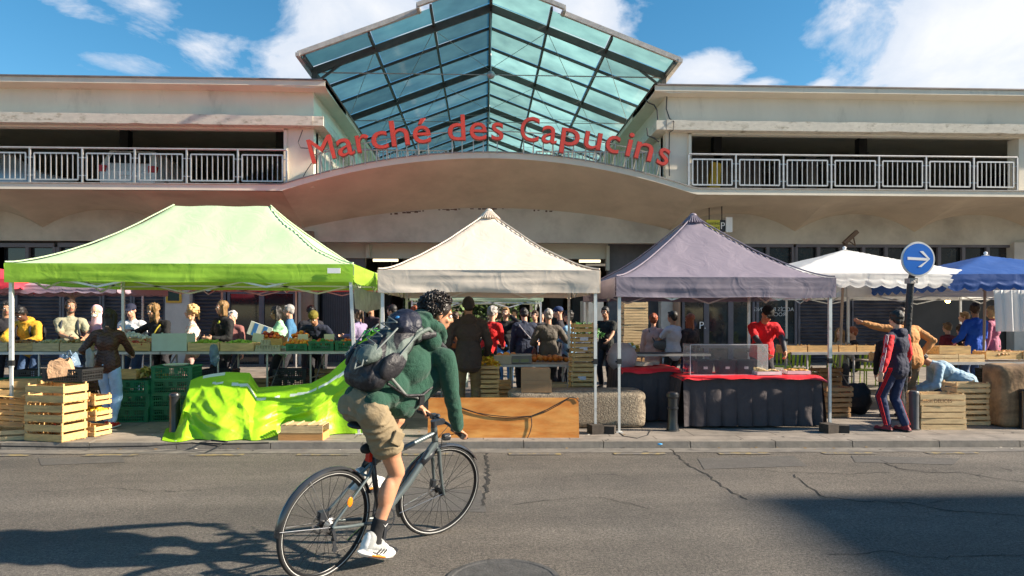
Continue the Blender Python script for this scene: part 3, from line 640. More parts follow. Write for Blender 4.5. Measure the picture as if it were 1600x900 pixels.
# hall interior
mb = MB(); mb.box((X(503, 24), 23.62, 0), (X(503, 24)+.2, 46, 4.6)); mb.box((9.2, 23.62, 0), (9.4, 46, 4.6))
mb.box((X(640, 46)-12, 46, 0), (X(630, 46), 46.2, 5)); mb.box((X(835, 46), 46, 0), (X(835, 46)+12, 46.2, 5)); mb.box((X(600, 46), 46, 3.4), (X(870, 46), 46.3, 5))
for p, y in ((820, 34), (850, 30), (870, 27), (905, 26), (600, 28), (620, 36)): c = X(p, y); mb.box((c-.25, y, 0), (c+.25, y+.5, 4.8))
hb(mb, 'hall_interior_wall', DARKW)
mb = MB()
for y, p0, p1, z in ((26, 640, 860, 3.05), (33, 600, 835, 3.5)): mb.box((X(p0, y), y, z), (X(p1, y), y+.3, z+.42))
hb(mb, 'hall_beam', M('hall_beam_pale', (.45, .55, .47), .7))
mb = MB()
for p0, p1, py, y in ((583, 622, 406.5, 24.5), (655, 665, 406.5, 24.5), (905, 938, 408, 24.5), (886, 897, 465, 40)): a = W(p0, py, y); b = W(p1, py, y); mb.tube([a, b], .05, 8)
hb(mb, 'strip_light', M('lit_tube', (1, .9, .65), .5, emit=(1, .82, .5), es=1.1))
TREEG = M('plane_tree_leaf', (.07, .13, .025), .7, var=.4, vs=1, rnd=0)
# a tree in the square seen right through the hall
def tree(px, y, h, wdt, label, n=1500, seed=1):
    rnd = random.Random(seed); c = X(px, y); t = thing('plane_tree', label, 'tree', (c, y, PAV))
    mb = MB(); mb.tube([(0, 0, 0), (.05, .1, h*.3), (0, 0, h*.55)], [.2, .16, .09], 10)
    for k in range(5): a = k*1.3; mb.tube([(0, 0, h*.42), (math.cos(a)*wdt*.3, math.sin(a)*wdt*.3, h*.7)], [.07, .02], 6)
    mb.build('trunk', M('bark', (.12, .10, .08), .9, bump=.4), t)
    mb = MB(); cl = [(Vector((rnd.gauss(0, wdt*.27), rnd.gauss(0, wdt*.27), h*rnd.uniform(.06, .8))), rnd.uniform(.25, .5)*wdt*.4) for _ in range(26)]
    for _ in range(n):
        q, rr = rnd.choice(cl); p = q+Vector([rnd.gauss(0, rr*.45) for _ in range(3)]); a = Vector([rnd.uniform(-1, 1) for _ in range(3)]).normalized()*.2; b = a.orthogonal().normalized()*.14
        mb.add([p-a, p+b, p+a, p-b], [(0, 1, 2, 3)])
    mb.build('crown', TREEG, t, fix=False)
tree(690, 52, 8, 8, 'leafy plane tree seen through the market hall behind the curly haired cyclist', seed=2, n=5000)
tree(800, 54, 8, 7, 'leafy plane tree seen through the market hall above the shoppers in the entrance', seed=3, n=5000)
hb2 = thing('town_house', 'stone town house on the far side of the square, glimpsed through the hall', 'building', (0, 62, 0))
mb = MB(); mb.box((-25, 0, 0), (25, 8, 12)); mb.build('wall', M('far_stone', (.26, .22, .17), .9), hb2)
mb = MB(); [mb.box((-20+k*3.2, -.05, 1), (-18.8+k*3.2, .1, 3.4)) for k in range(13)]; mb.build('window', PANE, hb2)
# ------------------------------------------------------------------ fittings on the facade
t = thing('notice_board', 'small dark notice board in a yellow frame on the pale pillar between the shutters', 'notice board', W(271, 473, 22.0))
mb = MB(); a = .24; b = .31; z = .3
for p, q in (((-a, 0, 0), (a, .04, .06)), ((-a, 0, .60), (a, .04, .66)), ((-a, 0, .06), (-a+.06, .04, .60)), ((a-.06, 0, .06), (a, .04, .60))): mb.box(p, q)
mb.build('frame', M('yellow_frame', (.62, .36, .03), .5), t); mb = MB(); mb.box((-a+.06, .015, .06), (a-.06, .035, .60)); mb.build('board', M('green_board', (.02, .045, .03), .6), t)
t = thing('parking_sign', 'yellow and black hanging parking sign with a white end panel under the balcony', 'sign', W(1118, 362, 21)); 
mb = MB(); mb.box((-.30, -.05, 0), (.12, .05, .36)); mb.build('panel', M('sign_yellow', (.62, .58, .06), .5), t)
mb = MB(); mb.box((.12, -.05, 0), (.30, .05, .36)); mb.build('panel', M('sign_black', (.02, .02, .03), .5), t)
mb = MB(); mb.box((.30, -.10, -.02), (.50, .12, .44)); mb.build('end_panel', SIGNW, t)
mb = MB(); mb.cyl((.2, 0, .36), (.2, 0, .95), .02, n=8); mb.cyl((-.2, 0, .36), (-.2, 0, .95), .02, n=8); mb.build('hanger', STEELD, t)
text('lettering', 'P', .30, (.21, -.052, .08), SIGNW, t, off=None); text('lettering', 'PARKING', .105, (-.09, -.052, .21), M('sign_ink', (.02, .02, .02), .6), t, off=None); text('lettering', 'OUVERT', .105, (-.09, -.052, .07), M('sign_ink', (.02, .02, .02), .6), t, off=None)
t = thing('floodlight', 'rusty slanted floodlight on a bracket on the right wing wall', 'floodlight', W(1325, 372, 22.05))
mb = MB(); mb.box((-.30, -.22, -.06), (.30, -.08, .06), rot=Matrix.Rotation(R(-42), 3, 'Y')); mb.build('lamp_body', M('rusty_steel', (.15, .10, .07), .7), t)
mb = MB(); mb.bar((-.1, -.1, -.05), (.25, .0, -.25), .03); mb.bar((.25, 0, -.25), (.1, -.1, .12), .03); mb.bar((-.05, .0, -.3), (-.05, -.1, 0), .03); mb.build('bracket', M('rusty_steel', (.15, .10, .07), .7), t)
mb = MB()
def cable(pts, y, r=.02): mb.tube([W(px, py, yy)-HO for (px, py), yy in zip(pts, y if isinstance(y, list) else [y]*len(pts))], r, 6)
cable([(1007, 152), (1012, 160), (1022, 164), (1027, 173), (1028, 188)], 19.5); cable([(1042, 150), (1041, 170), (1046, 185), (1053, 190), (1052, 203), (1046, 207), (1045, 250), (1046, 275)], [19.7, 19.7, 19.7, 19.4, 19.4, 19.6, 19.7, 19.7], .016)
cable([(1011, 200), (1012, 212), (1022, 216), (1030, 222)], 19.5); cable([(473, 203), (466, 222), (470, 231), (485, 232)], [19.4, 19.5, 19.5, 19.3], .014); cable([(487, 255), (478, 268), (474, 276)], 19.4, .012)
mb.build('cable', M('cable_black', (.03, .028, .028), .6), hall)
# ------------------------------------------------------------------ the sign: letters on stalks following the curve
sign = thing('roof_sign', 'large orange red letters reading Marché des Capucins standing on the curved canopy', 'sign', (XM, 19.3, arc1(XM)))
SO = sign.location.copy(); LET = [('M', 90, 192, 116), ('a', 195, 262, 0), ('r', 268, 320, 0), ('c', 325, 391, 0), ('h', 396, 474, 104), ('é', 482, 553, 108), ('d', 614, 684, 106), ('e', 697, 765, 0), ('s', 780, 828, 0),
    ('C', 888, 963, 104), ('a', 970, 1032, 0), ('p', 1042, 1118, 0), ('u', 1130, 1200, 0), ('c', 1212, 1268, 0), ('i', 1284, 1320, 104), ('n', 1322, 1396, 0), ('s', 1409, 1456, 0)]
stalks = MB()
for ch, zx0, zx1, hh in LET:
    cxz = (zx0+zx1)/2; slope = 2*2.12e-4*(cxz-760); bl = 538+2.12e-4*(cxz-760)**2; ang = -math.atan(slope)
    pxc = 450+cxz/2.4585; pyb = bl/2.4585; wpx = (zx1-zx0)/2.4585*(1 if ch not in 'M' else .93); P = W(pxc, pyb, 19.3); ppm = 19.3/1062
    me = text_mesh(ch, 1.0, .05, 0 if ch == 'M' else .009, 'LEFT'); vx = [v.co.x for v in me.vertices]; wid = max(vx)-min(vx); xm = (max(vx)+min(vx))/2
    sy = 30.5*ppm/.515*.97; sx = min(wpx*ppm*.97/wid, sy*1.25)
    if ch in 'MC': sy *= .95
    me2 = text_mesh(ch, 1.0, .012, 0, 'LEFT')
    for q in (me, me2): q.transform(Matrix.Diagonal((sx, sy, 1, 1)) @ Matrix.Translation((-xm, 0, 0)))
    me.materials.clear(); me.materials.append(LETD); me2.materials.clear(); me2.materials.append(LETR)
    o = link(me, 'letter', sign, P-SO); o.rotation_euler = Euler((R(90), 0, 0)); o.rotation_euler = (Matrix.Rotation(ang, 3, 'Y').inverted() @ Matrix.Rotation(R(90), 3, 'X')).to_euler() if False else (Matrix.Rotation(-ang, 3, 'Y') @ Matrix.Rotation(R(90), 3, 'X')).to_euler()
    f = link(me2, 'letter_face', o, (0, 0, .055))
    for dx in (-.14, .14) if zx1-zx0 > 55 else (0,):
        x = P.x+dx; stalks.bar(Vector((x, 19.42, arc1(x)-.05))-SO, Vector((x, 19.36, P.z+.28))-SO, .025)
        stalks.bar(Vector((x, 19.95, arc1(x)-.05))-SO, Vector((x, 19.36, P.z+.12))-SO, .02)
stalks.tube([Vector((X(p, 19.4), 19.4, Z((538+2.12e-4*((p-450)*2.4585-760)**2)/2.4585-14, 19.4, p)))-SO for p in range(492, 1032, 18)], .016, 6)
stalks.build('support_frame', GALV, sign)
# ------------------------------------------------------------------ cars on the deck
def car(loc, rz, paint_, label):
    t = thing('parked_car', label, 'car', loc, rz, 'cars parked on the upper deck')
    prof = [(-2.0, .3), (-2.05, .75), (-1.9, 1.0), (-1.65, 1.45), (.2, 1.48), (.95, 1.0), (1.9, .85), (2.0, .35)]
    mb = MB(); secs = [(-.86, .93), (-.8, 1), (.8, 1), (.86, .93)]
    vs = []
    for y, k in secs:
        for x, z in prof: vs.append((y*(1 if z < 1.02 else .84), x*k if z < 1.02 else x*k, .3+(z-.3)*k))
    n = len(prof); mb.add(vs, [(i*n+j, i*n+(j+1) % n, (i+1)*n+(j+1) % n, (i+1)*n+j) for i in range(3) for j in range(n)]+[tuple(range(n)), tuple(range(4*n-1, 3*n-1, -1))])
    mb.build('body', paint_, t, smooth=25)
    mb = MB(); mb.add([(-.62, -1.93, 1.02), (.62, -1.93, 1.02), (.55, -1.70, 1.40), (-.55, -1.70, 1.40)], [(0, 1, 2, 3)]); mb.add([(-.62, .98, 1.02), (.62, .98, 1.02), (.55, .3, 1.44), (-.55, .3, 1.44)], [(3, 2, 1, 0)]); mb.build('windscreen', PANE, t)
    for s in (-1, 1):
        mb = MB(); mb.box((s*.62, -2.07, .72), (s*.84, -1.86, .92)); mb.build('tail_light', M('tail_red', (.6, .01, .01), .25), t)
        for y in (-1.25, 1.3): mb = MB(); mb.lathe([(.1, -.1), (.3, -.1), (.32, -.05), (.32, .05), (.3, .1), (.1, .1)], (s*.78, y, .32), 20, (1, 0, 0)); mb.build('wheel', RUB, t)
    mb = MB(); mb.box((-.26, -2.075, .62), (.26, -2.05, .74)); mb.build('number_plate', SIGNW, t)
    return t
car((X(208, 22), 23.4, FLZ), R(4), M('white_car_paint', (.75, .75, .76), .25, coat=.5, var=.03), 'white hatchback seen from behind through the left deck railing')
car((X(10, 22)-.4, 22.6, FLZ-.1), R(-60), M('silver_car_paint', (.42, .43, .45), .25, coat=.5, metal=.4, var=.03), 'silver car nose at the far left end of the deck railing')
mb = MB(); p = W(1114, 285, 21.5); mb.box((p.x-.22, 21.3, FLZ), (p.x+.18, 21.7, FLZ+.2)); mb.prism([(p.x-.2, FLZ+.2), (p.x+.17, FLZ+.2), (p.x+.22, FLZ+1.15), (p.x-.05, FLZ+1.2)], 21.35, 21.6); mb.build('ticket_machine', M('yellow_machine', (.72, .42, .02), .5), label='yellow slanted machine behind the first panel of the right deck railing', cat='machine')
# ------------------------------------------------------------------ canopies
def canopy(name, label, cat, c, w, d, ze, vh, zp, ridge, tmat, vmat, seed=1, posts=((-1, -1), (1, -1), (-1, 1), (1, 1)), conc=1.35, rz=0, pole=ALU, lean=None, feet=True, group='pop-up market canopies', scal=False, sag=.0):
    """c: centre on the ground; ze: top of the valance; zp: peak"""
    t = thing(name, label, cat, (c[0], c[1], PAV), R(rz), group); a, b = w/2, d/2; ze -= PAV; zp -= PAV
    nu, nv = 56, 44; rg = ridge/2
    def top(u, v):
        x = (u*2-1)*a; y = (v*2-1)*b
        tx = max(0, abs(x)-rg)/(a-rg); ty = abs(y)/b; tt = 1-max(tx, ty); k = max(0, min(1, tt))
        z = ze+(zp-ze)*(k**conc)
        edge = 1-abs(tx-ty); z -= sag*math.sin(math.pi*k)*(1-edge*.6)
        z += (nz3((x*1.6, y*1.6, 0), 1, seed)*.020+nz3((x*5, y*5, 0), 1, seed+2)*.007)*(1 if 0 < k < .96 else .2)
        if ridge and k > .55: z += math.sin(x*9+seed)*.006
        return Vector((x, y, z))
    if not scal:
        for sx in (-1, 1):
            for sy in (-1, 1):
                sm = MB(); P_ = []
                for q in range(25):
                    f = q/24; xx = sx*(a-(a-rg)*f); yy_ = sy*b*(1-f); P_.append(top((xx/a+1)/2, (yy_/b+1)/2)+Vector((0, 0, .018)))
                sm.tube(P_, .010, 6); sm.build('seam', tmat, t, smooth=True)
    # straight hip creases come from extra columns near the diagonal
    mb = MB(); mb.grid(top, nu, nv); mb.build('canopy_top', tmat, t, smooth=60, fix=False)
    mb = MB()
    def edge(p, q, nrm, sd, n=60):
        L_ = (Vector(q)-Vector(p)).length
        def fn(u, v):
            s = Vector(p).lerp(Vector(q), u); wob = nz3((u*L_*1.4, v*1.3, sd), 1, seed)*.035*v+nz3((u*L_*1.0, v*4.5, sd+5), 1, seed)*.016*v+nz3((u*L_*.6, v*9., sd+9), 1, seed)*.012
            wob *= min(1, 8*u, 8*(1-u))
            h = vh
            if scal: h = vh*(.80+.20*abs(math.sin(math.pi*u*L_/.28)))
            z = ze-h*v+nz3((u*L_*1.3, 3, sd), 1, seed)*.02*v
            return Vector((s.x+nrm[0]*(.012+wob), s.y+nrm[1]*(.012+wob), z))
        mb.grid(fn, n if not scal else 160, 10)
    edge((-a, -b, 0), (a, -b, 0), (0, -1), 1); edge((a, -b, 0), (a, b, 0), (1, 0), 2); edge((a, b, 0), (-a, b, 0), (0, 1), 3); edge((-a, b, 0), (-a, -b, 0), (-1, 0), 4)
    mb.build('valance', vmat, t, smooth=60, fix=False)
    for i, (sx, sy) in enumerate(posts):
        x, y = sx*(a-.05), sy*(b-.05); lx, ly = (lean or {}).get(i, (0, 0)); mb = MB()
        mb.box((-.0, 0, 0), (.0, 0, 0)) if False else None
        mb.bar((x+lx, y+ly, .0), (x+lx*.45, y+ly*.45, 1.0), .032); mb.bar((x+lx*.5, y+ly*.5, .9), (x, y, ze-.02), .042)
        if feet: mb.box((x+lx-.045, y+ly-.045, 0), (x+lx+.045, y+ly+.045, .012))
        p = mb.build('post', pole, t)
        mb = MB(); mb.box((x+lx*.48-.028, y+ly*.48-.028, .92), (x+lx*.48+.028, y+ly*.48+.028, .99)); mb.cyl((x-.05, y, .95), (x+.02, y, .95), .012, n=8); mb.build('height_lock', BCR, p)
    if not scal:
        mb = MB(); z0, z1 = ze-.06, ze-.30; r = .018
        for (p, q) in (((-a, -b), (a, -b)), ((-a, b), (a, b)), ((-a, -b), (-a, b)), ((a, -b), (a, b))):
            p, q = Vector((*p, 0))*.975, Vector((*q, 0))*.975; n = 4
            for k in range(n):
                s1, s2 = p.lerp(q, k/n), p.lerp(q, (k+1)/n); zz = (z0, z1) if k % 2 == 0 else (z1, z0)
                mb.bar(s1+Vector((0, 0, zz[0])), s2+Vector((0, 0, zz[1])), .014, .025); mb.bar(s1+Vector((0, 0, zz[0]-.13 if k % 2 == 0 else zz[0]+.13)), s2+Vector((0, 0, zz[1]+.13 if k % 2 == 0 else zz[1]-.13)), .014, .025)
        mb.build('scissor_frame', pole, t)
    return t
# lime canopy: front corners read off the photograph
YT = 9.08
xgl, xgr = X(8, YT), X(552, YT)
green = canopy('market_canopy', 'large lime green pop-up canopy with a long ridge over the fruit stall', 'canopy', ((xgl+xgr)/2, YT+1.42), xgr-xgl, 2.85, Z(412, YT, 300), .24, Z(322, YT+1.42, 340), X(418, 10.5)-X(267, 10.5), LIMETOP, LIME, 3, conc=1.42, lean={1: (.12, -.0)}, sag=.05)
mb = MB()                                                   # clear rain flap hanging at its right back corner, seen under the valance
gx = xgr-green.location.x
mb.grid(lambda u, v: Vector((gx-.02+.03*math.sin(u*9)+.02*v, -1.3+2.6*u, Z(430, YT)-.30-PAV+.14-(.34-.16*abs(u-.35))*v)), 20, 6); mb.build('clear_flap', M('clear_plastic_dirty', (.42, .40, .36), .25, var=.3, vs=6, trans=.4), green, fix=False)
mb = MB(); mb.box((X(513, YT)-green.location.x, -1.475, Z(428, YT)-PAV), (X(533, YT)-green.location.x, -1.465, Z(420, YT)-PAV)); mb.build('white_label', SIGNW, green)
YB = 9.05; xbl, xbr = X(591, YB), X(937, YB)
beige = canopy('market_canopy', 'square beige pop-up canopy with one central peak in front of the entrance', 'canopy', ((xbl+xbr)/2, YB+1.47), xbr-xbl, 2.94, Z(422, YB), .295, Z(330, YB+1.47), 0, BEIGE, BEIGE, 7, conc=1.38, sag=.03)
YP = 9.02; xpl, xpr = X(960, YP+.15), X(1307, YP)
purp = canopy('market_canopy', 'mauve grey pop-up canopy with one central peak over the skirted table', 'canopy', ((xpl+xpr)/2, YP+1.5), xpr-xpl, 2.94, Z(433, YP, 1130), .27, Z(337, YP+1.5, 1100), 0, PURP, PURP, 11, conc=1.35, sag=.03)
mb = MB()                                                  # frills where the peaks are gathered
for cn, zp, pr in ((beige, Z(330, YB+1.47), 6), (purp, Z(337, YP+1.5, 1100), 8)):
    mb = MB(); zz = zp-PAV
    for k in range(26):
        a = 2*math.pi*k/26; r1, r2 = .05, .17; z1, z2 = zz-.02, zz-.15; mb.tube([(math.cos(a)*r1, math.sin(a)*r1, z1+.02), (math.cos(a)*r2, math.sin(a)*r2, z2+.025)], [.008, .014], 5)
    mb.ell((0, 0, zz-.0), (.06, .06, .04)); mb.build('peak_cap', BEIGE if cn is beige else PURP, cn, smooth=True)
# wooden and rubber weights on the post feet
def foot_weight(p, label, dx=0):
    mb = MB(); mb.box((-.15, -.09, 0), (.02, .09, .12), rot=Matrix.Rotation(R(14), 3, 'Z')); mb.box((.05, -.07, 0), (.20, .08, .10), rot=Matrix.Rotation(R(-20), 3, 'Z')); mb.build('canopy_weight', M('rubber_wood_weight', (.045, .035, .028), .85, var=.3, vs=12, bump=.3), loc=p, label=label, cat='weight')
foot_weight(G(939, 678)+Vector((0, .05, 0)), 'dark block weight at the foot of the front right post of the beige canopy')
foot_weight(G(1306, 676)+Vector((-.02, .02, 0)), 'dark block weight at the foot of the front right post of the mauve canopy')
# parasols ------------------------------------------------------------------
def parasol(label, c, w, d, ze, zp, mat, vh=.16, seed=1, rz=0, group='market parasols', name='market_parasol', pole_dx=0):
    t = canopy(name, label, 'parasol', c, w, d, ze, vh, zp, 0, mat, mat, seed, posts=(), conc=1.02, rz=rz, group=group, scal=True)
    mb = MB(); zz = zp-PAV; mb.cyl((pole_dx, 0, 0), (0, 0, zz), .025, n=12); mb.build('pole', M('weathered_pole', (.36, .28, .22), .6, metal=.2), t)
    mb = MB(); mb.lathe([(.001, zz+.06), (.03, zz+.045), (.035, zz+.02), (.02, zz), (.07, zz-.02)], n=12); mb.build('finial', SIGNW, t)
    mb = MB()
    for k in range(8):
        a = math.pi/4*k; sx, sy = math.cos(a), math.sin(a); m_ = max(abs(sx), abs(sy)); mb.bar((0, 0, zz-.08), (sx/m_*w/2*.98, sy/m_*d/2*.98, ze-PAV-.03), .014)
        mb.bar((0, 0, zz-.65), (sx/m_*w/4, sy/m_*d/4, (zz+ze-PAV)/2-.08), .012)
    mb.lathe([(.05, zz-.7), (.05, zz-.6), (.03, zz-.6)], n=12); mb.build('rib', M('weathered_pole', (.36, .28, .22), .6), t)
    mb = MB(); mb.lathe([(.28, 0), (.28, .06), (.05, .09), (.04, .25)], (pole_dx, 0, 0), n=18); mb.build('base', BLACKP, t)
    return t
YW1 = 12.6
parasol('white scalloped market parasol between the mauve canopy and the blue parasol', ((X(1216, 11.3)+X(1547, 11.3))/2, YW1, 0), X(1547, 11.3)-X(1216, 11.3), 2.6, Z(428, 11.4, 1380), Z(390, YW1, 1380), WCAN, .25, 3, rz=4, pole_dx=-.12)
parasol('dark blue scalloped parasol with a white side curtain at the right edge', (X(1492, 11.3)+1.6, 12.7, 0), 3.2, 2.8, Z(428, 11.3, 1560), Z(398, 12.7, 1600), BLUCAN, .30, 5, rz=-3, pole_dx=-.05)
parasol('red parasol behind the lime canopy, its corner showing at the left edge', (X(-60, 14.6), 15.0, 0), 3.4, 3.0, Z(436, 13.6, 10), Z(412, 15.0, 0), REDCAN, .2, 8, group='red canopies behind the lime canopy')
canopy('market_canopy', 'red canopy behind the right end of the lime canopy, a sliver above the beige valance', 'canopy', (X(500, 14.6)-1.25, 16.2, 0), 4.2, 3.6, Z(432, 14.4, 600), .2, 3.15, 1.6, REDCAN, REDCAN, 9, conc=1.1, posts=((-1, 1), (1, 1)), group='red canopies behind the lime canopy')
canopy('market_canopy', 'red canopy hidden behind the middle of the lime canopy', 'canopy', (X(285, 14.6)-.5, 16.2, 0), 4.0, 3.6, Z(428, 14.4, 300), .2, 3.4, 1.5, REDCAN, REDCAN, 10, conc=1.1, posts=((-1, 1), (1, 1)), group='red canopies behind the lime canopy')
parasol('drooping lilac grey parasol under the left end of the lime canopy', (X(95, 14.6), 15.0, 0), 3.0, 2.2, Z(446, 13.9, 100), Z(418, 14.9, 60), LILCAN, .16, 12, group='lilac parasols')
mb = MB(); pw = 13.4                                          # long white valance of a further canopy and the white curtain
canopy('market_canopy', 'low white canopy behind the white parasol, its straight valance showing below the scallops', 'canopy', (X(1430, 15.2), 15.4), 4.6, 3.0, Z(449, 13.9, 1430), .20, Z(430, 15, 1430), 1.5, WCAN, WCAN, 14, conc=1.2)
mb = MB(); a, b = X(1556, 11.2), X(1640, 11.2); mb.grid(lambda u, v: Vector((a+(b-a)*u+.04*v*(1-u), 11.25+.03*math.sin(u*38)+.02*math.sin(u*17), Z(453, 11.2, 1580)-(Z(453, 11.2, 1580)-Z(518, 11.2, 1580))*v)), 70, 8)
mb.v = [v-Vector((a, 11.2, 0)) for v in mb.v]; mb.build('curtain', WCAN, smooth=True, fix=False, loc=(a, 11.2, 0), label='pleated white side curtain hanging below the blue parasol', cat='curtain')
canopy('stall_awning', 'pale green awning over a stall inside the hall behind the brown jacket', 'awning', (X(745, 18), 18.4), 3.4, 1.8, Z(462, 17.5, 745), .14, Z(452, 18.4), 1, M('pale_green_awning', (.45, .56, .40), .7, trans=.3), M('pale_green_awning', (.45, .56, .40), .7), 4, conc=1, group='awnings in the hall')
# ------------------------------------------------------------------ crates
def crate_mesh(w, d, h, n, mat, name='crate', t=.009, gap=.3, solid=False):
    mb = MB(); pw = .022
    for sx in (-1, 1):
        for sy in (-1, 1): mb.box((sx*(w/2-.012), sy*(d/2-.012), 0), (sx*(w/2-.012-pw), sy*(d/2-.012-pw), h+.012))
    sh = h/n*(1-gap); rnd = random.Random(int(w*1000+h*77))
    for k in range(n):
        z = h*k/n+(h/n-sh)/2
        for s in (-1, 1):
            j = rnd.uniform(-.003, .003)
            mb.box((-w/2, s*d/2, z+j), (w/2, s*(d/2-t), z+sh+j)); mb.box((s*(w/2+.001), -d/2+t+.001, z-j), (s*(w/2-t), d/2-t-.001, z+sh-j))
    nb = 5
    for k in range(nb): y = -d/2+t+.004+(d-2*t-.008)*k/nb; mb.box((-w/2+t, y, .008), (w/2-t, y+(d-2*t)/nb*.8, .014))
    return mb.mesh(name, mat)
def plastic_mesh(w, d, h, mat, name='plastic_crate'):
    mb = MB(); t = .012
    for z0, z1, o in ((0, .022, .0), (h-.03, h, .008), (h*.5-.008, h*.5+.008, .0)):
        for s in (-1, 1): mb.box((-w/2-o, s*(d/2+o), z0), (w/2+o, s*(d/2-t), z1)); mb.box((s*(w/2+o), -d/2+t, z0+.0005), (s*(w/2-t), d/2-t, z1-.0005))
    n = int(w/.030)
    for k in range(n+1):
        x = -w/2+w*k/n
        for s in (-1, 1): mb.box((x-.005, s*(d/2-.001), .02), (x+.005, s*(d/2-t+.001), h-.03))
    n = int(d/.030)
    for k in range(n+1):
        y = -d/2+t+(d-2*t)*k/n
        for s in (-1, 1): mb.box((s*(w/2-.001), y-.005, .02), (s*(w/2-t+.001), y+.005, h-.03))
    for q in (.27, .73):
        for s in (-1, 1): mb.box((-w/2, s*(d/2-.0005), h*q-.004), (w/2, s*(d/2-t+.0005), h*q+.004)); mb.box((s*(w/2-.0005), -d/2+t, h*q-.004), (s*(w/2-t+.0005), d/2-t, h*q+.004))
    # solid handle plates and floor
    for s in (-1, 1):
        mb.box((-w*.16, s*(d/2+.003), h*.55), (-w*.05, s*(d/2-.004), h-.03)); mb.box((w*.05, s*(d/2+.003), h*.55), (w*.16, s*(d/2-.004), h-.03))
        for x in (-w/2, w/2-.05): mb.box((x, s*(d/2+.002), .02), (x+.05, s*(d/2-.004), h-.03))
    mb.box((-w/2+t, -d/2+t, .006), (w/2-t, d/2-t, .014))
    return mb.mesh(name, mat)
CR = {'pine': crate_mesh(.56, .38, .235, 2, WOOD, gap=.28), 'pale': crate_mesh(.50, .32, .145, 2, WOODL), 'tray': crate_mesh(.56, .38, .14, 1, WOODL, gap=.06), 'trayd': crate_mesh(.48, .34, .14, 1, WOOD, gap=.08),
      'brown': crate_mesh(.44, .32, .155, 2, WOODD), 'small': crate_mesh(.36, .28, .135, 2, WOOD), 'low': crate_mesh(.55, .36, .12, 2, WOODL, gap=.10),
      'green': plastic_mesh(.58, .38, .205, GCR), 'greent': plastic_mesh(.46, .34, .16, GCR), 'black': plastic_mesh(.56, .36, .16, BCR), 'white': crate_mesh(.55, .36, .16, 1, WCR, gap=.02)}
KIND = {'pine': 'slatted pine crate', 'pale': 'pale pine crate', 'tray': 'shallow pale wooden tray', 'trayd': 'shallow wooden tray', 'brown': 'brown wooden crate', 'small': 'small wooden crate', 'low': 'low pale wooden crate',
        'green': 'green plastic crate', 'greent': 'low green plastic crate', 'black': 'black plastic crate', 'white': 'mint white foam tray'}
def crate(k, loc, rz, label, group=None, rot=None):
    o = link(CR[k], 'plastic_crate' if k in ('green', 'greent', 'black') else 'foam_tray' if k == 'white' else 'wooden_crate', loc=loc, label=label, cat='tray' if 'tray' in k or k == 'white' else 'crate', group=group)
    o.rotation_euler = rot or (0, 0, R(rz)); return o
ORD = ['topmost', 'second highest', 'third highest', 'fourth highest', 'fifth highest', 'sixth highest', 'seventh highest', 'eighth highest', 'ninth highest', 'tenth highest']
def stack(k, base, n, rz, where, group, jit=.012, h=None, lean=(0, 0)):
    h = h or {'pine': .24, 'pale': .15, 'tray': .145, 'trayd': .145, 'brown': .16, 'small': .14, 'low': .125, 'green': .205, 'greent': .16, 'black': .16, 'white': .12}[k]; out = []
    for i in range(n):
        p = Vector(base)+Vector((random.uniform(-jit, jit)+lean[0]*i, random.uniform(-jit, jit)+lean[1]*i, i*h)); r = n-1-i
        lab = f"{'bottom' if i == 0 and n > 1 else ORD[r]} {KIND[k]}, stack {where}" if n > 1 else f"{KIND[k]} {where}"
        out.append(crate(k, p, rz+random.uniform(-2, 2), lab, group))
    return out
def KEEP(o, p):
    """make o a part of p without moving it"""
    def mat(q): return Matrix.Translation(q.location) @ q.rotation_euler.to_matrix().to_4x4() @ Matrix.Diagonal((*q.scale, 1))
    m = mat(p).inverted() @ mat(o); o.parent = p; o.matrix_parent_inverse = Matrix.Identity(4); o.matrix_basis = m
_fr = {}
def fruitmat(c, rough=.45): 
    k = 'fruit_%s' % c; return M(k, c, rough, var=.22, vs=14)
def pile(loc, w, d, h, r, cols, label, cat='produce', seed=1, rz=0, name='produce_pile', leafy=0):
    rnd = random.Random(seed); mb = MB(); nx = max(1, int(w/(r*1.7))); ny = max(1, int(d/(r*1.7)))
    for j in range(ny):
        for i in range(nx):
            x = -w/2+r+(w-2*r)*(i/max(1, nx-1) if nx > 1 else .5)+rnd.uniform(-.2, .2)*r; y = -d/2+r+(d-2*r)*(j/max(1, ny-1) if ny > 1 else .5)+rnd.uniform(-.2, .2)*r
            e = 1-max(abs(x)/(w/2), abs(y)/(d/2))**3; z = h*e*rnd.uniform(.7, 1.1); mb.cur = rnd.randrange(len(cols)); rr = r*rnd.uniform(.85, 1.12); mb.ell((x, y, z), (rr, rr, rr*.92), n=8, m=6)
    for _ in range(leafy):
        a = Vector((rnd.uniform(-w/2, w/2), rnd.uniform(-d/2, d/2), h*rnd.uniform(.3, 1.3))); u = Vector([rnd.uniform(-1, 1) for _ in range(3)]).normalized()*r*1.5; v = u.orthogonal().normalized()*r*.7; mb.cur = rnd.randrange(len(cols)); mb.add([a-u, a+v, a+u, a-v], [(0, 1, 2, 3)])
    return tag(mb.build(name, [fruitmat(c) for c in cols], smooth=True, loc=loc), label, cat, kind='stuff')
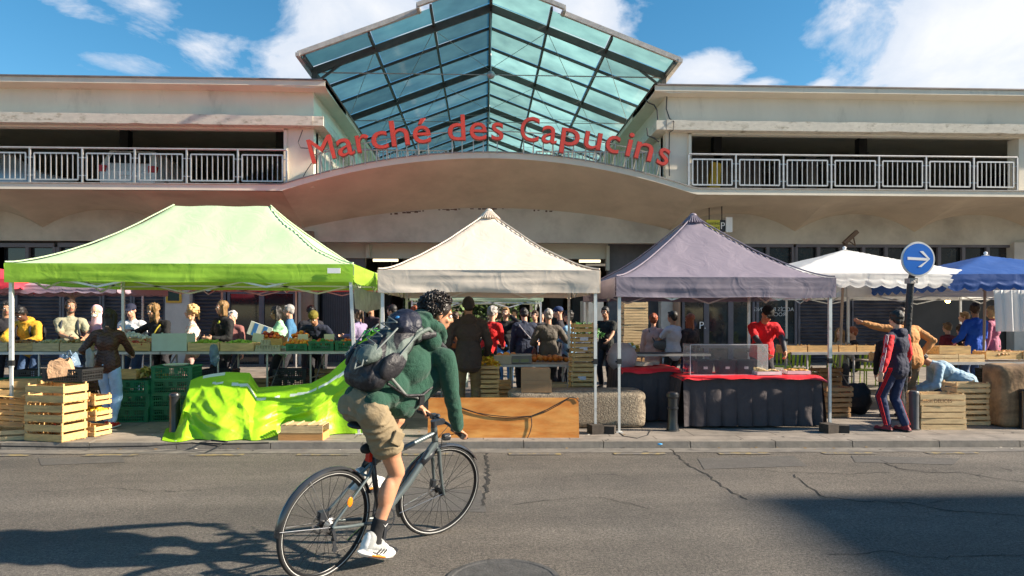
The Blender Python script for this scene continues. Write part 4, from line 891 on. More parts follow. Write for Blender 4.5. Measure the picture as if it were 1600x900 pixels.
def leaves(loc, w, d, h, n, cols, label, cat='vegetables', seed=1, size=.06, name='leaf_vegetables', parent=None):
    rnd = random.Random(seed); mb = MB()
    for _ in range(n):
        x, y = rnd.gauss(0, w*.27), rnd.gauss(0, d*.27); x = max(-w/2, min(w/2, x)); y = max(-d/2, min(d/2, y)); z = rnd.random()**.6*h*max(.15, 1-(abs(x)/(w/2))**2)
        u = Vector((rnd.uniform(-1, 1), rnd.uniform(-1, 1), rnd.uniform(-.4, 1))).normalized()*size*rnd.uniform(.6, 1.3); v = u.orthogonal().normalized()*size*.45; m_ = Vector((x, y, z)); c = (u.cross(v)).normalized()*size*.15
        mb.cur = rnd.randrange(len(cols)); mb.add([m_-u, m_+v+c, m_+u, m_-v+c], [(0, 1, 2, 3)])
    return tag(mb.build(name, [fruitmat(c, .6) for c in cols], fix=False, loc=loc), label, cat, kind='stuff')
# ------------------------------------------------------------------ tables
def trestle(px0, px1, y, z, d, legs, label, group='market trestle tables', name='trestle_table', topmat=None):
    a, b = X(px0, y), X(px1, y); t = thing(name, label, 'table', ((a+b)/2, y, PAV), 0, group); w = (b-a)/2; z -= PAV; mb = MB()
    mb.box((-w, 0, z-.03), (w, d, z)); mb.build('table_top', topmat or M('table_board', (.30, .27, .24), .7, var=.2), t)
    mb = MB(); mb.box((-w, -.025, z-.045), (w, -.002, z-.008)); mb.box((-w, d, z-.045), (w, d+.02, z-.008)); SPL.append(mb.build('edge_rail', GALV, t))
    for p in legs:
        x = X(p, y)-t.location.x; mb = MB(); mb.cyl((x, .02, 0), (x, .02, z-.04), .017, n=8); mb.build('leg', GALV, t)
        mb = MB(); mb.cyl((x, d-.05, 0), (x, d-.05, z-.04), .017, n=8); mb.build('leg', GALV, t)
        mb = MB(); mb.bar((x, .02, z*.55), (x, d-.05, z*.55), .016); mb.bar((x, .02, .25), (x, d-.05, z-.1), .014); mb.build('brace', GALV, t)
    return t
YT1 = 11.35; ZT1 = Z(549, YT1, 300)
trestle(-110, 250, YT1, ZT1, 1.0, (-90, 60, 235), 'long trestle table with shallow fruit trays under the left half of the lime canopy')
trestle(252, 560, YT1, ZT1, 1.0, (340, 417, 485, 548), 'long trestle table with green crates under the right half of the lime canopy')
def on_table(k, px0, px1, y, z, label, group='trays along the front of the fruit table', rz=0, dz=0, extra=0):
    a, b = X(px0, y), X(px1, y); o = crate(k, ((a+b)/2, y+.2, z+dz), rz, label, group); m = CR[k]; w = max(v.co.x for v in m.vertices)*2; o.scale = ((b-a)/w*.985, .95, 1); return o
yy = YT1+.02
on_table('tray', -40, 10, yy, ZT1, 'shallow pale tray at the far left end of the fruit table')
on_table('trayd', 12, 48, yy, ZT1, 'shallow tray in front of the person in the mustard hoodie'); on_table('tray', 49, 91, yy, ZT1, 'pale tray left of the bearded man in the olive T-shirt'); on_table('tray', 92, 127, yy, ZT1, 'pale tray right in front of the bearded man')
on_table('trayd', 178, 233, yy, ZT1, 'tray on the fruit table in front of the man in the navy cap')
for i in range(2): on_table('white', 235, 291, yy, ZT1, 'mint white foam tray, %s of the two stacked before the blonde vendor' % ('lower' if i == 0 else 'upper'), 'stacked foam trays', dz=.125*i)
on_table('tray', 292, 342, yy, ZT1, 'pale tray in front of the curly blonde woman in the floral top'); on_table('tray', 343, 396, yy, ZT1, 'pale tray in front of the woman in the open black jacket')
on_table('greent', 445, 479, yy, ZT1-.04, 'low green crate in front of the woman in the mint jacket', rz=1); on_table('greent', 480, 521, yy, ZT1+.0, 'low green crate in front of the person in the olive cap'); on_table('greent', 522, 566, yy, ZT1, 'low green crate at the right end of the fruit table beside the leaning post')
for i, (p, c, r, nm) in enumerate([(30, ['#8a4a18', '#a86a20'], .03, 'mushrooms in the tray by the mustard hoodie'), (70, ['#c8b070', '#b89a58'], .03, 'pale potatoes in the tray left of the bearded man'), (110, ['#a0702c', '#c0a060'], .032, 'golden potatoes in front of the bearded man'),
    (205, ['#b03a14', '#c8a068'], .032, 'onions in the tray in front of the navy cap'), (317, ['#7aa022', '#93b33a'], .035, 'green apples in front of the floral top'), (370, ['#8cb43c', '#6c9a26'], .035, 'green pears in front of the open black jacket'),
    (462, ['#d8781a', '#e09a28'], .035, 'oranges in the low green crate by the mint jacket'), (500, ['#3c7a22', '#d8641a'], .035, 'mixed vegetables in the green crate by the olive cap'), (543, ['#d86a14', '#4a8a2a'], .035, 'carrots and greens in the green crate beside the leaning post')]):
    pile((X(p, yy), yy+.2, ZT1+.085), .46, .32, .085, r, c, nm, seed=i+3)
for i, (p0, p1, k, c, nm) in enumerate([(130, 230, 'trayd', ['#cfc9b0', '#e0dcc8'], 'pale bulbs on the second row in front of the navy cap'), (395, 440, 'trayd', ['#a8321a', '#e0762a'], 'red and orange fruit left of the mint jacket'), (450, 480, 'trayd', ['#f08a16', '#e8701a', '#f0a030'], 'bright orange fruit heap right of the mint jacket')]):
    on_table(k, p0, p1, yy+.5, ZT1, 'second row tray holding %s' % nm.replace(' on the second row', ''), 'second row of trays on the fruit table', dz=.06); pile((X((p0+p1)/2, yy+.5), yy+.66, ZT1+.17), X(p1, yy)-X(p0, yy)-.05, .3, .12, .036, c, nm, seed=i+33)
EGG = M('egg_carton_pulp', (.42, .40, .33), .9, bump=.3)
for i, (p, dz, nm) in enumerate([(404, 0, 'left'), (417, 0, 'middle'), (430, 0, 'right'), (413, .09, 'upper')]):
    mb = MB(); mb.box((-.07, -.06, 0), (.07, .06, .03))
    for a in range(3):
        for b in range(2): mb.lathe([(.026, .0), (.020, .07), (.008, .075)], (-.046+a*.046, -.03+b*.06, .02), 8)
    mb.build('egg_box', EGG, loc=(X(p, yy), yy+.08, ZT1+dz), label=f'grey pulp egg box, {nm} one of the four in front of the mint jacket', cat='egg box', group='egg boxes on the fruit table')
mb = MB(); mb.box((-.09, -.006, 0), (.09, .006, .15), rot=Matrix.Rotation(R(10), 3, 'Y')); mb.build('price_card', M('price_card', (.70, .70, .58), .6), loc=(X(392, yy), yy+.35, ZT1+.13), label='blank cream price card among the red fruit', cat='price card', group='price cards')
for p, nm in ((466, 'cream price card in front of the bent person in the olive cap'), (508, 'cream price card on the green crate left of the leaning post')):
    mb = MB(); mb.box((-.085, -.006, 0), (.085, .006, .11)); mb.build('price_card', M('price_card', (.70, .70, .58), .6), loc=(X(p, yy), yy+.3, ZT1+.16), label=nm, cat='price card', group='price cards')
# green plastic crate stacks under the table
stack('green', (X(32, 10.75), 10.75, PAV), 3, 3, 'at the far left under the table, left column', 'green plastic crates under the fruit table'); stack('green', (X(84, 10.9)-.03, 11.0, PAV), 3, -2, 'under the table right of the far left column', 'green plastic crates under the fruit table')
stack('green', (X(207, 10.4), 10.45, PAV), 3, 0, 'just right of the woman in jeans', 'green plastic crates under the fruit table'); stack('green', (X(281, 10.4)-.1, 10.5, PAV), 4, 0, 'behind the left black bollard', 'green plastic crates under the fruit table')
c = W(270, 571, 10.3); mb = MB(); mb.lathe([(.001, 0), (.17, 0), (.19, .02), (.18, .02), (.16, .008), (.001, .008)], n=24); mb.build('round_plate', M('clear_lid', (.5, .6, .55), .2), loc=(c.x, 10.42, PAV+.825), label='pale round plastic plate on top of the green crate stack', cat='plate')
crate('trayd', (X(195, 10.5), 10.5, PAV+.62), 2, 'open cardboard coloured tray on top of the green crates beside the jeans', 'trays along the front of the fruit table'); leaves((X(228, 10.5), 10.5, PAV+.66), .5, .3, .12, 90, ['#a88c3a', '#6a6a20', '#c0a860'], 'dry leaves and paper in the tray on the green crates', seed=4)
# timber crates at the kerb, left
b0 = G(93, 688)
stack('pine', (b0.x-.06, 8.86, PAV), 3, -14, 'at the kerb under the paper bag', 'slatted crates at the left kerb', jit=.006); stack('small', (X(146, 9.25), 9.2, PAV), 3, -14, 'just behind the kerb stack, beside the woman in jeans', 'slatted crates at the left kerb', h=.20)
crate('black', (X(125, 9.1)-.1, 9.12, PAV+.725), -10, 'black plastic crate on top of the kerb crates holding the paper bag', 'slatted crates at the left kerb')
crate('pale', (X(22, 8.9), 8.95, PAV), 20, 'pale slatted crate lying at the kerb at the far left edge', 'slatted crates at the left kerb'); crate('pine', (X(6, 8.9)-.1, 9.05, PAV+.33), 0, 'slatted crate standing on its side leaning on others at the far left', 'slatted crates at the left kerb', rot=(R(80), R(8), R(24)))
stack('pine', (X(35, 9.5), 9.5, PAV), 3, 5, 'behind the leaning crate at the far left', 'slatted crates at the left kerb'); crate('pine', (X(-30, 9.2), 9.1, PAV), 5, 'slatted crate cut by the left edge of the picture, lower one', 'slatted crates at the left kerb'); crate('pine', (X(-30, 9.2), 9.1, PAV+.24), -4, 'slatted crate cut by the left edge of the picture, upper one', 'slatted crates at the left kerb')
for i, (p, y, z, cc, nm) in enumerate([(93, 8.86, .12, ['#7a1a14', '#401010'], 'dark red fruit inside the kerb crates'), (146, 9.2, .3, ['#d8c83a', '#c8a028'], 'yellow fruit inside the crates beside the jeans')]): pile((X(p, y)-.03, y, PAV+z), .36, .22, .05, .03, cc, nm, seed=60+i)
def blob(name, loc, r, mat, label, cat, seed=1, amp=.2, rot=None, group=None, vox=None):
    mb = MB(); mb.ell((0, 0, 0), r, n=28, m=18)
    mb.v = [v*(1+amp*nz3(v, 2.2/max(r), seed)+amp*.5*abs(nz3(v, 5/max(r), seed+3))) for v in mb.v]; o = mb.build(name, mat, smooth=80, loc=loc, label=label, cat=cat, group=group)
    if rot: o.rotation_euler = rot
    return o
def crumple_bag(name, loc, w, d, h, mat, label, rz=0, seed=1, handles=False):
    """open-topped bag: flat sides, creased, mouth pinched and uneven"""
    def fn(u, v):
        a = 2*math.pi*u; cx, cy = math.cos(a), math.sin(a); m_ = max(abs(cx), abs(cy)); k = 1-.22*v*v+.06*math.sin(a*3+seed); cr = nz3((cx*2.4, cy*2.4, v*3), 1, seed)*.14+abs(nz3((cx*5, cy*5, v*6), 1, seed+4))*.10
        return Vector((cx/m_*w/2*(k+cr*v), cy/m_*d/2*(k+cr*v), h*v*(1+.12*math.sin(a*2+seed)*v)+nz3((cx*3, cy*3, 0), 1, seed)*.03*v))
    mb = MB(); mb.grid(fn, 48, 14); mb.grid(lambda u, v: Vector(((u-.5)*w*.95, (v-.5)*d*.95, .004)), 2, 2)
    if handles: mb.tube([Vector((-w*.2, 0, h)), Vector((-w*.12, 0, h*1.35)), Vector((w*.12, 0, h*1.4)), Vector((w*.2, 0, h))], .008, 6)
    o = mb.build(name, mat, smooth=40, fix=False, loc=loc, label=label, cat='bag'); o.rotation_euler = (R(6), R(-8), R(rz)); return o
crumple_bag('paper_bag', (X(100, 9.0)-.02, 8.98, PAV+.80), .27, .17, .19, M('kraft_paper', (.50, .31, .18), .85, wrinkle=.5, ws=12), 'crumpled open brown paper bag in the black crate on the kerb stack', 20, 5)
crumple_bag('plastic_bag', (X(108, 9.2), 9.26, PAV+.90), .17, .12, .15, M('blue_tint_plastic', (.20, .30, .42), .25, trans=.3, wrinkle=.5, ws=14), 'small bluish plastic bag with handles behind the brown paper bag', -15, 7, True)
blob('plastic_bag', (X(128, 9.5)+.02, 9.65, PAV+.95), (.05, .05, .19), M('clear_plastic_bag', (.5, .5, .5), .2, trans=.45, wrinkle=.5, ws=14), 'long clear plastic bag hanging by the woman in the quilted jacket', 'bag', 8, .3)
blob('plastic_bag', (X(333, 10.9), 10.95, PAV+.95), (.08, .06, .17), M('blue_tint_plastic', (.30, .40, .52), .25, trans=.3, wrinkle=.5, ws=14), 'blue and white plastic bag hanging under the table over the tarpaulin', 'bag', 9, .35)
# kerb crate with the strapped lid in front of the tarpaulin
t = thing('wooden_crate', 'low orange timber crate with slatted lid lying before the lime tarpaulin', 'crate', G(470, 689)+Vector((0, .16, 0)), R(-3), 'kerb crate')
mb = MB(); w, d = .56, .30; [mb.box((-w/2, s*d/2, .0), (w/2, s*(d/2-.012), .095)) for s in (-1, 1)]; [mb.box((s*w/2, -d/2+.013, 0), (s*(w/2-.012), d/2-.013, .095)) for s in (-1, 1)]; mb.build('crate_body', M('orange_timber', (.62, .30, .10), .7, var=.15, bump=.2, stretch=(1, 5, 8)), t)
mb = MB(); [mb.box((-w/2+.03, s*(d/2+.004), .097), (w/2, s*(d/2-.008), .185)) for s in (-1, 1)]
for k in range(6): y = -d/2+.012+k*(d-.02)/6; mb.box((-w/2+.03, y, .186), (w/2, y+.035, .196))
for k in range(4): x = -w/2+.08+k*.14; mb.box((x, -d/2-.006, .197), (x+.02, d/2+.006, .206))
mb.build('lid', WOODL, t)
# stock kept in the dark under and behind the stalls
for i, (p, y, k, n, nm) in enumerate([(345, 12.1, 'black', 4, 'under the table left of the tarpaulin crest'), (405, 12.15, 'brown', 3, 'under the table by the egg boxes'), (455, 12.1, 'black', 4, 'under the table below the mint jacket'), (515, 12.2, 'brown', 4, 'under the table below the olive cap'),
        (60, 12.2, 'black', 4, 'under the table below the mustard hoodie'), (125, 12.2, 'brown', 4, 'under the table below the bearded man'), (600, 13.3, 'black', 4, 'under the vegetables left of the cyclist'), (655, 13.3, 'black', 4, 'under the vegetables behind the cyclist'),
        (835, 11.6, 'brown', 3, 'under the middle stall right of the leaves'), (1290, 12.0, 'brown', 4, 'under the tray table by the canopy post'), (1560, 11.6, 'black', 4, 'under the right table behind the stone block'), (1025, 11.7, 'black', 4, 'behind the red side table')]):
    stack(k, (X(p, y), y, PAV), n, random.uniform(-6, 6), nm, 'stock crates in the shade under the tables', jit=.02)
# ------------------------------------------------------------------ lime tarpaulin
CREST = [(258, 687), (272, 676), (286, 640), (298, 594), (312, 588), (330, 584), (352, 581), (390, 582), (396, 592), (403, 605), (440, 603), (485, 599), (515, 583), (540, 560), (560, 536), (582, 520), (604, 512)]
def crest(px):
    for (a, b), (c, d) in zip(CREST, CREST[1:]):
        if px <= c: return b+(d-b)*max(0, (px-a)/(c-a))
    return CREST[-1][1]
def tarp(u, v):
    px = 259+u*345; cy = crest(px); yb = 688+2*math.sin(u*30)-(max(0, px-520)*.12 if px > 520 else 0)
    yb -= 7*max(0, min(1, (px-400)/40)); bot = G(px-6+4*math.sin(u*23), yb, PAV+.01); yt = 9.55+.15*math.sin(u*6)
    top = W(px, cy, yt); top.z = max(top.z, PAV+.02)
    if v <= 1:
        s = v; p = bot.lerp(top, s); k = math.sin(math.pi*min(1, s*1.02)); H = top.z-PAV
        q1 = u*9-s*2.6; q2 = u*5+s*3.2
        rg_ = lambda x_, y_, sd: 1-abs(nz3((x_, y_, sd), 1, sd))*2.6
        hang = rg_(u*12+s*2.4, s*.5, 3)*.10+rg_(u*22-s*4.0, s*.7, 5)*.022+rg_(u*8+s*4.5, s*1.0, 6)*.040; swag = rg_(s*4.5-u*4, u*2.0, 3)*.085+rg_(s*9+u*5, u*3, 5)*.025
        w_ = max(0, min(1, (u-.36)/.12)); fold = hang*(1-w_)+swag*w_+nz3((u*30, s*11+u*20, 0), 1, 7)*.005+(.3-abs(nz3((u*34-s*13, s*2.5, 4), 1, 11)))*.012+abs(nz3((u*16-s*9, s*2, 2), 1, 8))*.02
        p.y -= (fold*.9+.06)*k*min(1, H*2.2)*(1 if px < 400 else .45+.55*s); p.z += nz3((u*14, s*4, 5), 1, 9)*.04*k*H
        p.y += (1-s)**2*0-.18*max(0, .3-s)*math.sin(u*19)*.8
        if p.z < PAV+.012: p.z = PAV+.012
        return p
    s = (v-1)/.4; p = top+Vector((0, .05+.5*s, -(top.z-PAV-.02)*s**1.3)); p.y += nz3((u*12, s*2, 0), 1, 6)*.08; return p
T0 = G(410, 680); mb = MB(); nu, nv = 230, 90
vs = [tarp(i/nu, j/nv*1.4)-T0 for j in range(nv+1) for i in range(nu+1)]; fs = []; mi = []
for j in range(nv):
    for i in range(nu):
        fs.append((j*(nu+1)+i, j*(nu+1)+i+1, (j+1)*(nu+1)+i+1, (j+1)*(nu+1)+i)); v = (j+.5)/nv*1.4; u = (i+.5)/nu
        b = .80+.035*math.sin(u*11); wdt = .022 if u > .27 else .016; mi.append(1 if (abs(v-b-(.03 if u < .42 else 0)) < wdt and u > .22 and nz3((u*20, 0, 0), 1, 2) > -.12) or (.95 < v < 1.05 and .17 < u < .27) else 0)
mb.v = vs; mb.f = fs; mb.mi = mi; mb.build('tarpaulin', [LIMET, M('reflective_tape', (.70, .76, .72), .3, var=.1)], smooth=75, fix=False, loc=T0, label='crumpled bright lime tarpaulin with white tape heaped over stock at the kerb', cat='tarpaulin')
# ------------------------------------------------------------------ plywood board, aggregate blocks, cables
A, B = G(668, 684), G(905, 684); t = thing('plywood_board', 'long orange plywood board leaning on the aggregate block', 'board', A, math.atan2(B.y-A.y, B.x-A.x))
L_ = (B-A).length; mb = MB(); hgt = .50; mb.add([(0, 0, 0), (L_, 0, 0), (L_, .10, hgt), (0, .10, hgt), (0, .02, 0), (L_, .02, 0), (L_, .12, hgt), (0, .12, hgt)], [(0, 1, 2, 3), (7, 6, 5, 4), (0, 4, 5, 1), (3, 2, 6, 7), (0, 3, 7, 4), (1, 5, 6, 2)]); mb.build('panel', PLY, t)
def roundblock(name, px0, px1, ytop, ybot, d, mat, label, amp=.02, rr=.12, seed=1):
    a, b = G(px0, ybot), G(px1, ybot); h = (W(px0, ytop, a.y+.05).z-PAV); w = (b-a).length
    mb = MB(); NN = 30
    for fx in range(1):
        mb.ell((w/2, d/2, h/2), (w/2, d/2, h/2), n=72, m=40)
    vs = []
    for v in mb.v:
        q = Vector(((v.x-w/2)/(w/2), (v.y-d/2)/(d/2), (v.z-h/2)/(h/2))); q = q/max(abs(q.x), abs(q.y), abs(q.z), 1e-5)
        p = Vector((q.x*w/2, q.y*d/2, q.z*h/2)); c_ = Vector([max(-e+rr, min(e-rr, t_)) for e, t_ in zip((w/2, d/2, h/2), p)]); dd = p-c_
        p = c_+(dd.normalized()*rr if dd.length > 1e-6 else dd)+Vector((w/2, d/2, h/2)); n_ = nz3(p, 3, seed)*amp+nz3(p, 9, seed)*amp*.4; vs.append(p+(p-Vector((w/2, d/2, h/2))).normalized()*n_); continue
        q = Vector(((v.x-w/2)/(w/2), (v.y-d/2)/(d/2), (v.z-h/2)/(h/2))); k = 7.; l = (abs(q.x)**k+abs(q.y)**k+abs(q.z)**k)**(1/k); q = q/max(l, 1e-5)
        p = Vector((w/2+q.x*w/2, d/2+q.y*d/2, h/2+q.z*h/2)); n_ = nz3(p, 3, seed)*amp+nz3(p, 9, seed)*amp*.4; vs.append(p+q*n_)
    mb.v = vs; return mb.build(name, mat, smooth=80, loc=a, label=label, cat='block')
o = roundblock('concrete_block', 795, 1013, 611, 671, .55, STONE, 'rounded exposed aggregate concrete block behind the plywood board', .006, rr=.085, seed=2)
roundblock('stone_block', 1566, 1690, 571, 669, .45, TANST, 'rough tan stone block at the right edge of the pavement', .03, rr=.07, seed=5)
mb = MB(); pts = [(718, 636), (745, 645), (768, 649), (800, 652), (830, 650), (855, 640), (875, 629), (890, 621)]
BY = lambda p, q: A.y+(B.y-A.y)*(p-668)/237+.10*((684-q)/60)-.016
P = [W(p, q, BY(p, q)) for p, q in pts]; mb.tube(P, .006, 6); mb.tube([p+Vector((0, 0, -.014+.01*math.sin(i*2))) for i, p in enumerate(P)], .005, 6)
mb.tube([W(p, q, BY(p, q)) for p, q in [(830, 650), (831, 664), (828, 676), (824, 685)]]+[G(840, 688), G(870, 690), G(890, 688)], .006, 6); mb.tube([W(890, 621, BY(890, 621)), W(900, 622, BY(900, 622)), W(905, 628, BY(905, 628))], .006, 6)
mb.build('power_cable', RUB, label='dark cable looped across the front of the plywood board', cat='cable')
mb = MB(); mb.tube([G(0, 697, .092), G(120, 699, .092), G(230, 697, .092), G(300, 692, .092), G(340, 697, .092), G(355, 690, .092), G(330, 688, .092), G(312, 692, .092), G(350, 694, .092), G(420, 692, .092)], .010, 6)
mb.build('power_cable', RUB, label='thin black cable trailing along the kerb below the lime tarpaulin', cat='cable')
mb = MB(); mb.tube([G(962, 672), G(975, 682), G(995, 685), G(1012, 680), G(1015, 674)], .008, 6); mb.build('power_cable', RUB, label='thin cable curling at the foot of the mauve canopy front left post', cat='cable')
blob('bottle_cap', G(1031, 694, .095), (.03, .02, .012), M('blue_litter', (.05, .3, .6), .4), 'tiny blue litter on the kerb below the left bollard gap', 'litter', 3, .3)
# ------------------------------------------------------------------ bollards and the arrow sign
def bollard(px, pyb, pyt, r, label, style=0, mat=BLACKP):
    g = G(px, pyb); h = W(px, pyt, g.y).z-PAV; t = thing('bollard', label, 'bollard', g, 0, 'street bollards'); mb = MB()
    if style == 0: mb.lathe([(r*1.06, 0), (r*1.06, .02), (r, .03), (r, h-.05), (r*1.08, h-.045), (r*1.08, h-.02), (r*.9, h), (.001, h+.01)], n=24)
    else: mb.lathe([(r*1.15, 0), (r*1.1, .04), (r*.9, .10), (r*.85, h*.55), (r*1.02, h*.57), (r*1.02, h*.61), (r*.85, h*.63), (r*.88, h-.08), (r*1.1, h-.06), (r*1.1, h-.02), (r*.9, h), (.001, h+.012)], n=24)
    mb.build('post', mat, t, smooth=35); mb = MB(); mb.lathe([(r*1.3, -.001), (r*1.3, .010), (r*1.06, .014)], n=24); mb.build('base_ring', STEELD, t)
bollard(273, 676, 614, .068, 'plain black cylindrical bollard left of the lime tarpaulin'); bollard(1051, 673, 613, .075, 'black cast bollard with a collar between the aggregate block and the skirted table', 1)
bollard(1428, 671, 611, .062, 'grey bollard right behind the boy in the tracksuit', 0, M('grey_bollard_paint', (.06, .065, .075), .45, var=.2, vs=8)); bollard(1604, 670, 608, .085, 'dark bollard cut by the right edge before the stone block')
t = thing('direction_sign', 'round blue sign with a white arrow pointing right on a bent black pole', 'road sign', G(1408, 655), 0); b = t.location
ys_ = b.y; c = W(1434, 405, ys_-.1)-b; p0 = Vector((0, 0, 0)); top = W(1423, 440, ys_)-b
mb = MB(); mb.tube([p0, p0.lerp(top, .4), top, c+Vector((0, .06, -.05))], [.055, .055, .05, .04], 14); mb.build('pole', M('black_wrapped_pole', (.012, .013, .016), .35, var=.3, vs=9, wrinkle=.4, ws=14), t, smooth=True)
rs = 27.5*ys_/1080; mb = MB(); mb.lathe([(.001, -.012), (rs, -.012), (rs*1.02, 0), (rs, .012), (.001, .012)], c, 48, (0, 1, 0)); mb.build('rim', M('sign_rim', (.72, .70, .66), .4, metal=.2), t, smooth=30)
mb = MB(); mb.lathe([(.001, .0125), (rs*.91, .0125), (rs*.91, .016), (.001, .016)], c, 48, (0, -1, 0)); mb.build('blue_face', SIGNB, t)
mb = MB(); y1, y2 = c.y-.0185, c.y-.0165; k = rs/27.5; mb.prism([(c.x-18*k, c.z+3.5*k), (c.x-18*k, c.z-1*k), (c.x+16*k, c.z-2.6*k), (c.x+16*k, c.z+1.6*k)], y1, y2)
mb.prism([(c.x+16.5*k, c.z-.5*k), (c.x+2*k, c.z+12.5*k), (c.x+7.5*k, c.z+13*k), (c.x+19*k, c.z+.2*k)], y1-.001, y2); mb.prism([(c.x+16.5*k, c.z-.5*k), (c.x-1*k, c.z-12.5*k), (c.x+4.5*k, c.z-12.8*k), (c.x+19*k, c.z+.2*k)], y1-.002, y2); mb.build('arrow', SIGNW, t)
mb = MB(); mb.ell(top, (.06, .05, .06)); mb.box(top+Vector((-.06, -.07, -.03)), top+Vector((.07, .06, .05))); mb.build('tape_wrap', M('grey_tape', (.35, .33, .30), .5, wrinkle=.5, ws=20), t)
# ------------------------------------------------------------------ middle stall
trestle(735, 895, 10.9, Z(569, 10.9), .8, (750, 800, 888), 'metal trestle table with the scales under the beige canopy'); ZT2 = Z(569, 10.9)
t = thing('market_scales', 'grey market scales with a green display on the middle stall table', 'scales', (X(814, 11), 11.05, ZT2), 0); mb = MB(); mb.box((-.17, -.15, .01), (.17, .15, .10)); mb.box((-.16, -.16, .10), (.16, .14, .13)); mb.build('body', M('scale_grey', (.20, .20, .19), .4), t)
mb = MB(); mb.box((-.14, -.158, .03), (-.04, -.151, .08)); mb.box((-.01, -.158, .03), (.12, -.151, .08)); mb.build('display', M('lcd_green', (.22, .27, .14), .3), t); mb = MB(); mb.box((-.17, -.17, .135), (.17, .15, .15)); mb.build('weighing_plate', M('steel_plate', (.4, .4, .4), .3, metal=.8), t)
mb = MB(); mb.box((-.14, -.12, 0), (.14, .12, .13)); mb.box((-.145, -.125, .10), (.145, .125, .135)); mb.build('cash_box', M('cream_tin', (.46, .42, .32), .5), loc=(X(785, 11), 11.0, ZT2), label='cream tin box left of the scales', cat='box')
leaves((X(758, 11), 11.05, ZT2), .42, .35, .24, 420, ['#1c3c10', '#2c5518', '#0e2408'], 'bunches of dark green leaves on the middle stall beside the tin box', seed=8, size=.035)
pile((X(848, 11.3), 11.45, ZT2+.02), .9, .3, .06, .05, ['#b86a1a', '#c88a3a', '#8a5a2a'], 'squashes behind the scales', seed=9)
pile((X(790, 12), 11.55, ZT2+.02), .6, .25, .09, .06, ['#c8781e', '#d89a3a'], 'orange squashes on the middle stall in front of the dark coats', seed=19)
for i in range(3): crate('low', (X(862, 11), 11.1, .35+PAV+i*.0), 0, 'low crate on the shelf under the middle stall') if i == 0 else None
mb = MB(); mb.box((X(800, 10.95), 10.95, .40), (X(888, 10.95), 11.5, .42)); mb.build('shelf_board', GALV, label='metal shelf under the middle stall table', cat='shelf')
b0 = Vector((X(761, 10.25), 10.1, PAV))
st = stack('small', (b0.x, b0.y+.15, PAV), 6, 2, 'with yellow leaves beside the brown jacket', 'small crates at the middle stall', jit=.006)
leaves((b0.x, b0.y+.15, PAV+.82), .36, .26, .13, 160, ['#e0a010', '#d8c020', '#b88a18'], 'bright yellow leaves heaped on the small crate stack', seed=12, size=.05)
stack('small', (X(779, 10.9), 10.75, PAV), 4, 0, 'behind the stack with yellow leaves', 'small crates at the middle stall')
tall_ = stack('small', (X(906, 10.2), 10.25, PAV), 10, 3, 'leaning beside the right post of the beige canopy', 'tall leaning crate stack', jit=.012, lean=(.008, .0), h=.146)
for i in range(10):
    z = PAV+.146*i; 
    if i in (4, 7, 8): mb = MB(); mb.box((-.06, 0, 0), (.06, .003, .05)); KEEP(mb.build('paper_label', M('label_paper', (.62, .62, .70), .6), loc=(X(906, 10.1)+.008*i, 10.25-.148, z+.03)), tall_[i])
for i, (w, h, dx, z) in enumerate([(.42, .17, 0, 0), (.40, .16, -.01, .17)]):
    g = W(839, 613, 9.42); t = thing('cardboard_box', 'brown cardboard box, %s of the two behind the plywood board' % ('lower' if i == 0 else 'upper'), 'box', (g.x+dx, g.y+.15, g.z+z-.004), R(-2), 'cardboard boxes')
    mb = MB(); mb.box((-w/2, -.15, 0), (w/2, .15, h-.002)); mb.build('box_body', CARD, t); mb = MB(); mb.box((-w/2, -.153, h*.02), (w/2, -.150, h-.02)) if False else mb.box((-w/2-.003, -.154, h-.05), (w/2+.003, -.151, h-.001)); mb.build('flap', CARD, t)
g = G(714, 618); 
for i in range(2): crate('white', (g.x-.1, g.y+.1, PAV+.17*i+.15), 20, 'white crate %s behind the rider arm' % ('lower' if i == 0 else 'upper'), 'white crates behind the cyclist')
# produce display behind the cyclist
trestle(565, 700, 12.6, 1.0, .9, (575, 690), 'trestle table of vegetables behind the cyclist, between the two canopies')
for i, (p, k, c, nm) in enumerate([(585, 'greent', ['#2c8a2a', '#50b030'], 'green peppers'), (620, 'greent', ['#2a7a20', '#e06018'], 'greens and carrots'), (655, 'greent', ['#48a028', '#2a6a1a'], 'lettuces'), (688, 'greent', ['#2a6a1a', '#3a7a22'], 'courgettes')]):
    crate(k, (X(p, 12.6), 12.8, 1.0+.18), 0, f'low green crate holding {nm} behind the cyclist', 'green crates behind the cyclist', rot=(R(14), 0, 0)); leaves((X(p, 12.6), 12.8, 1.24), .42, .3, .16, 160, c, f'{nm} piled in the green crate behind the cyclist', seed=40+i, size=.06)
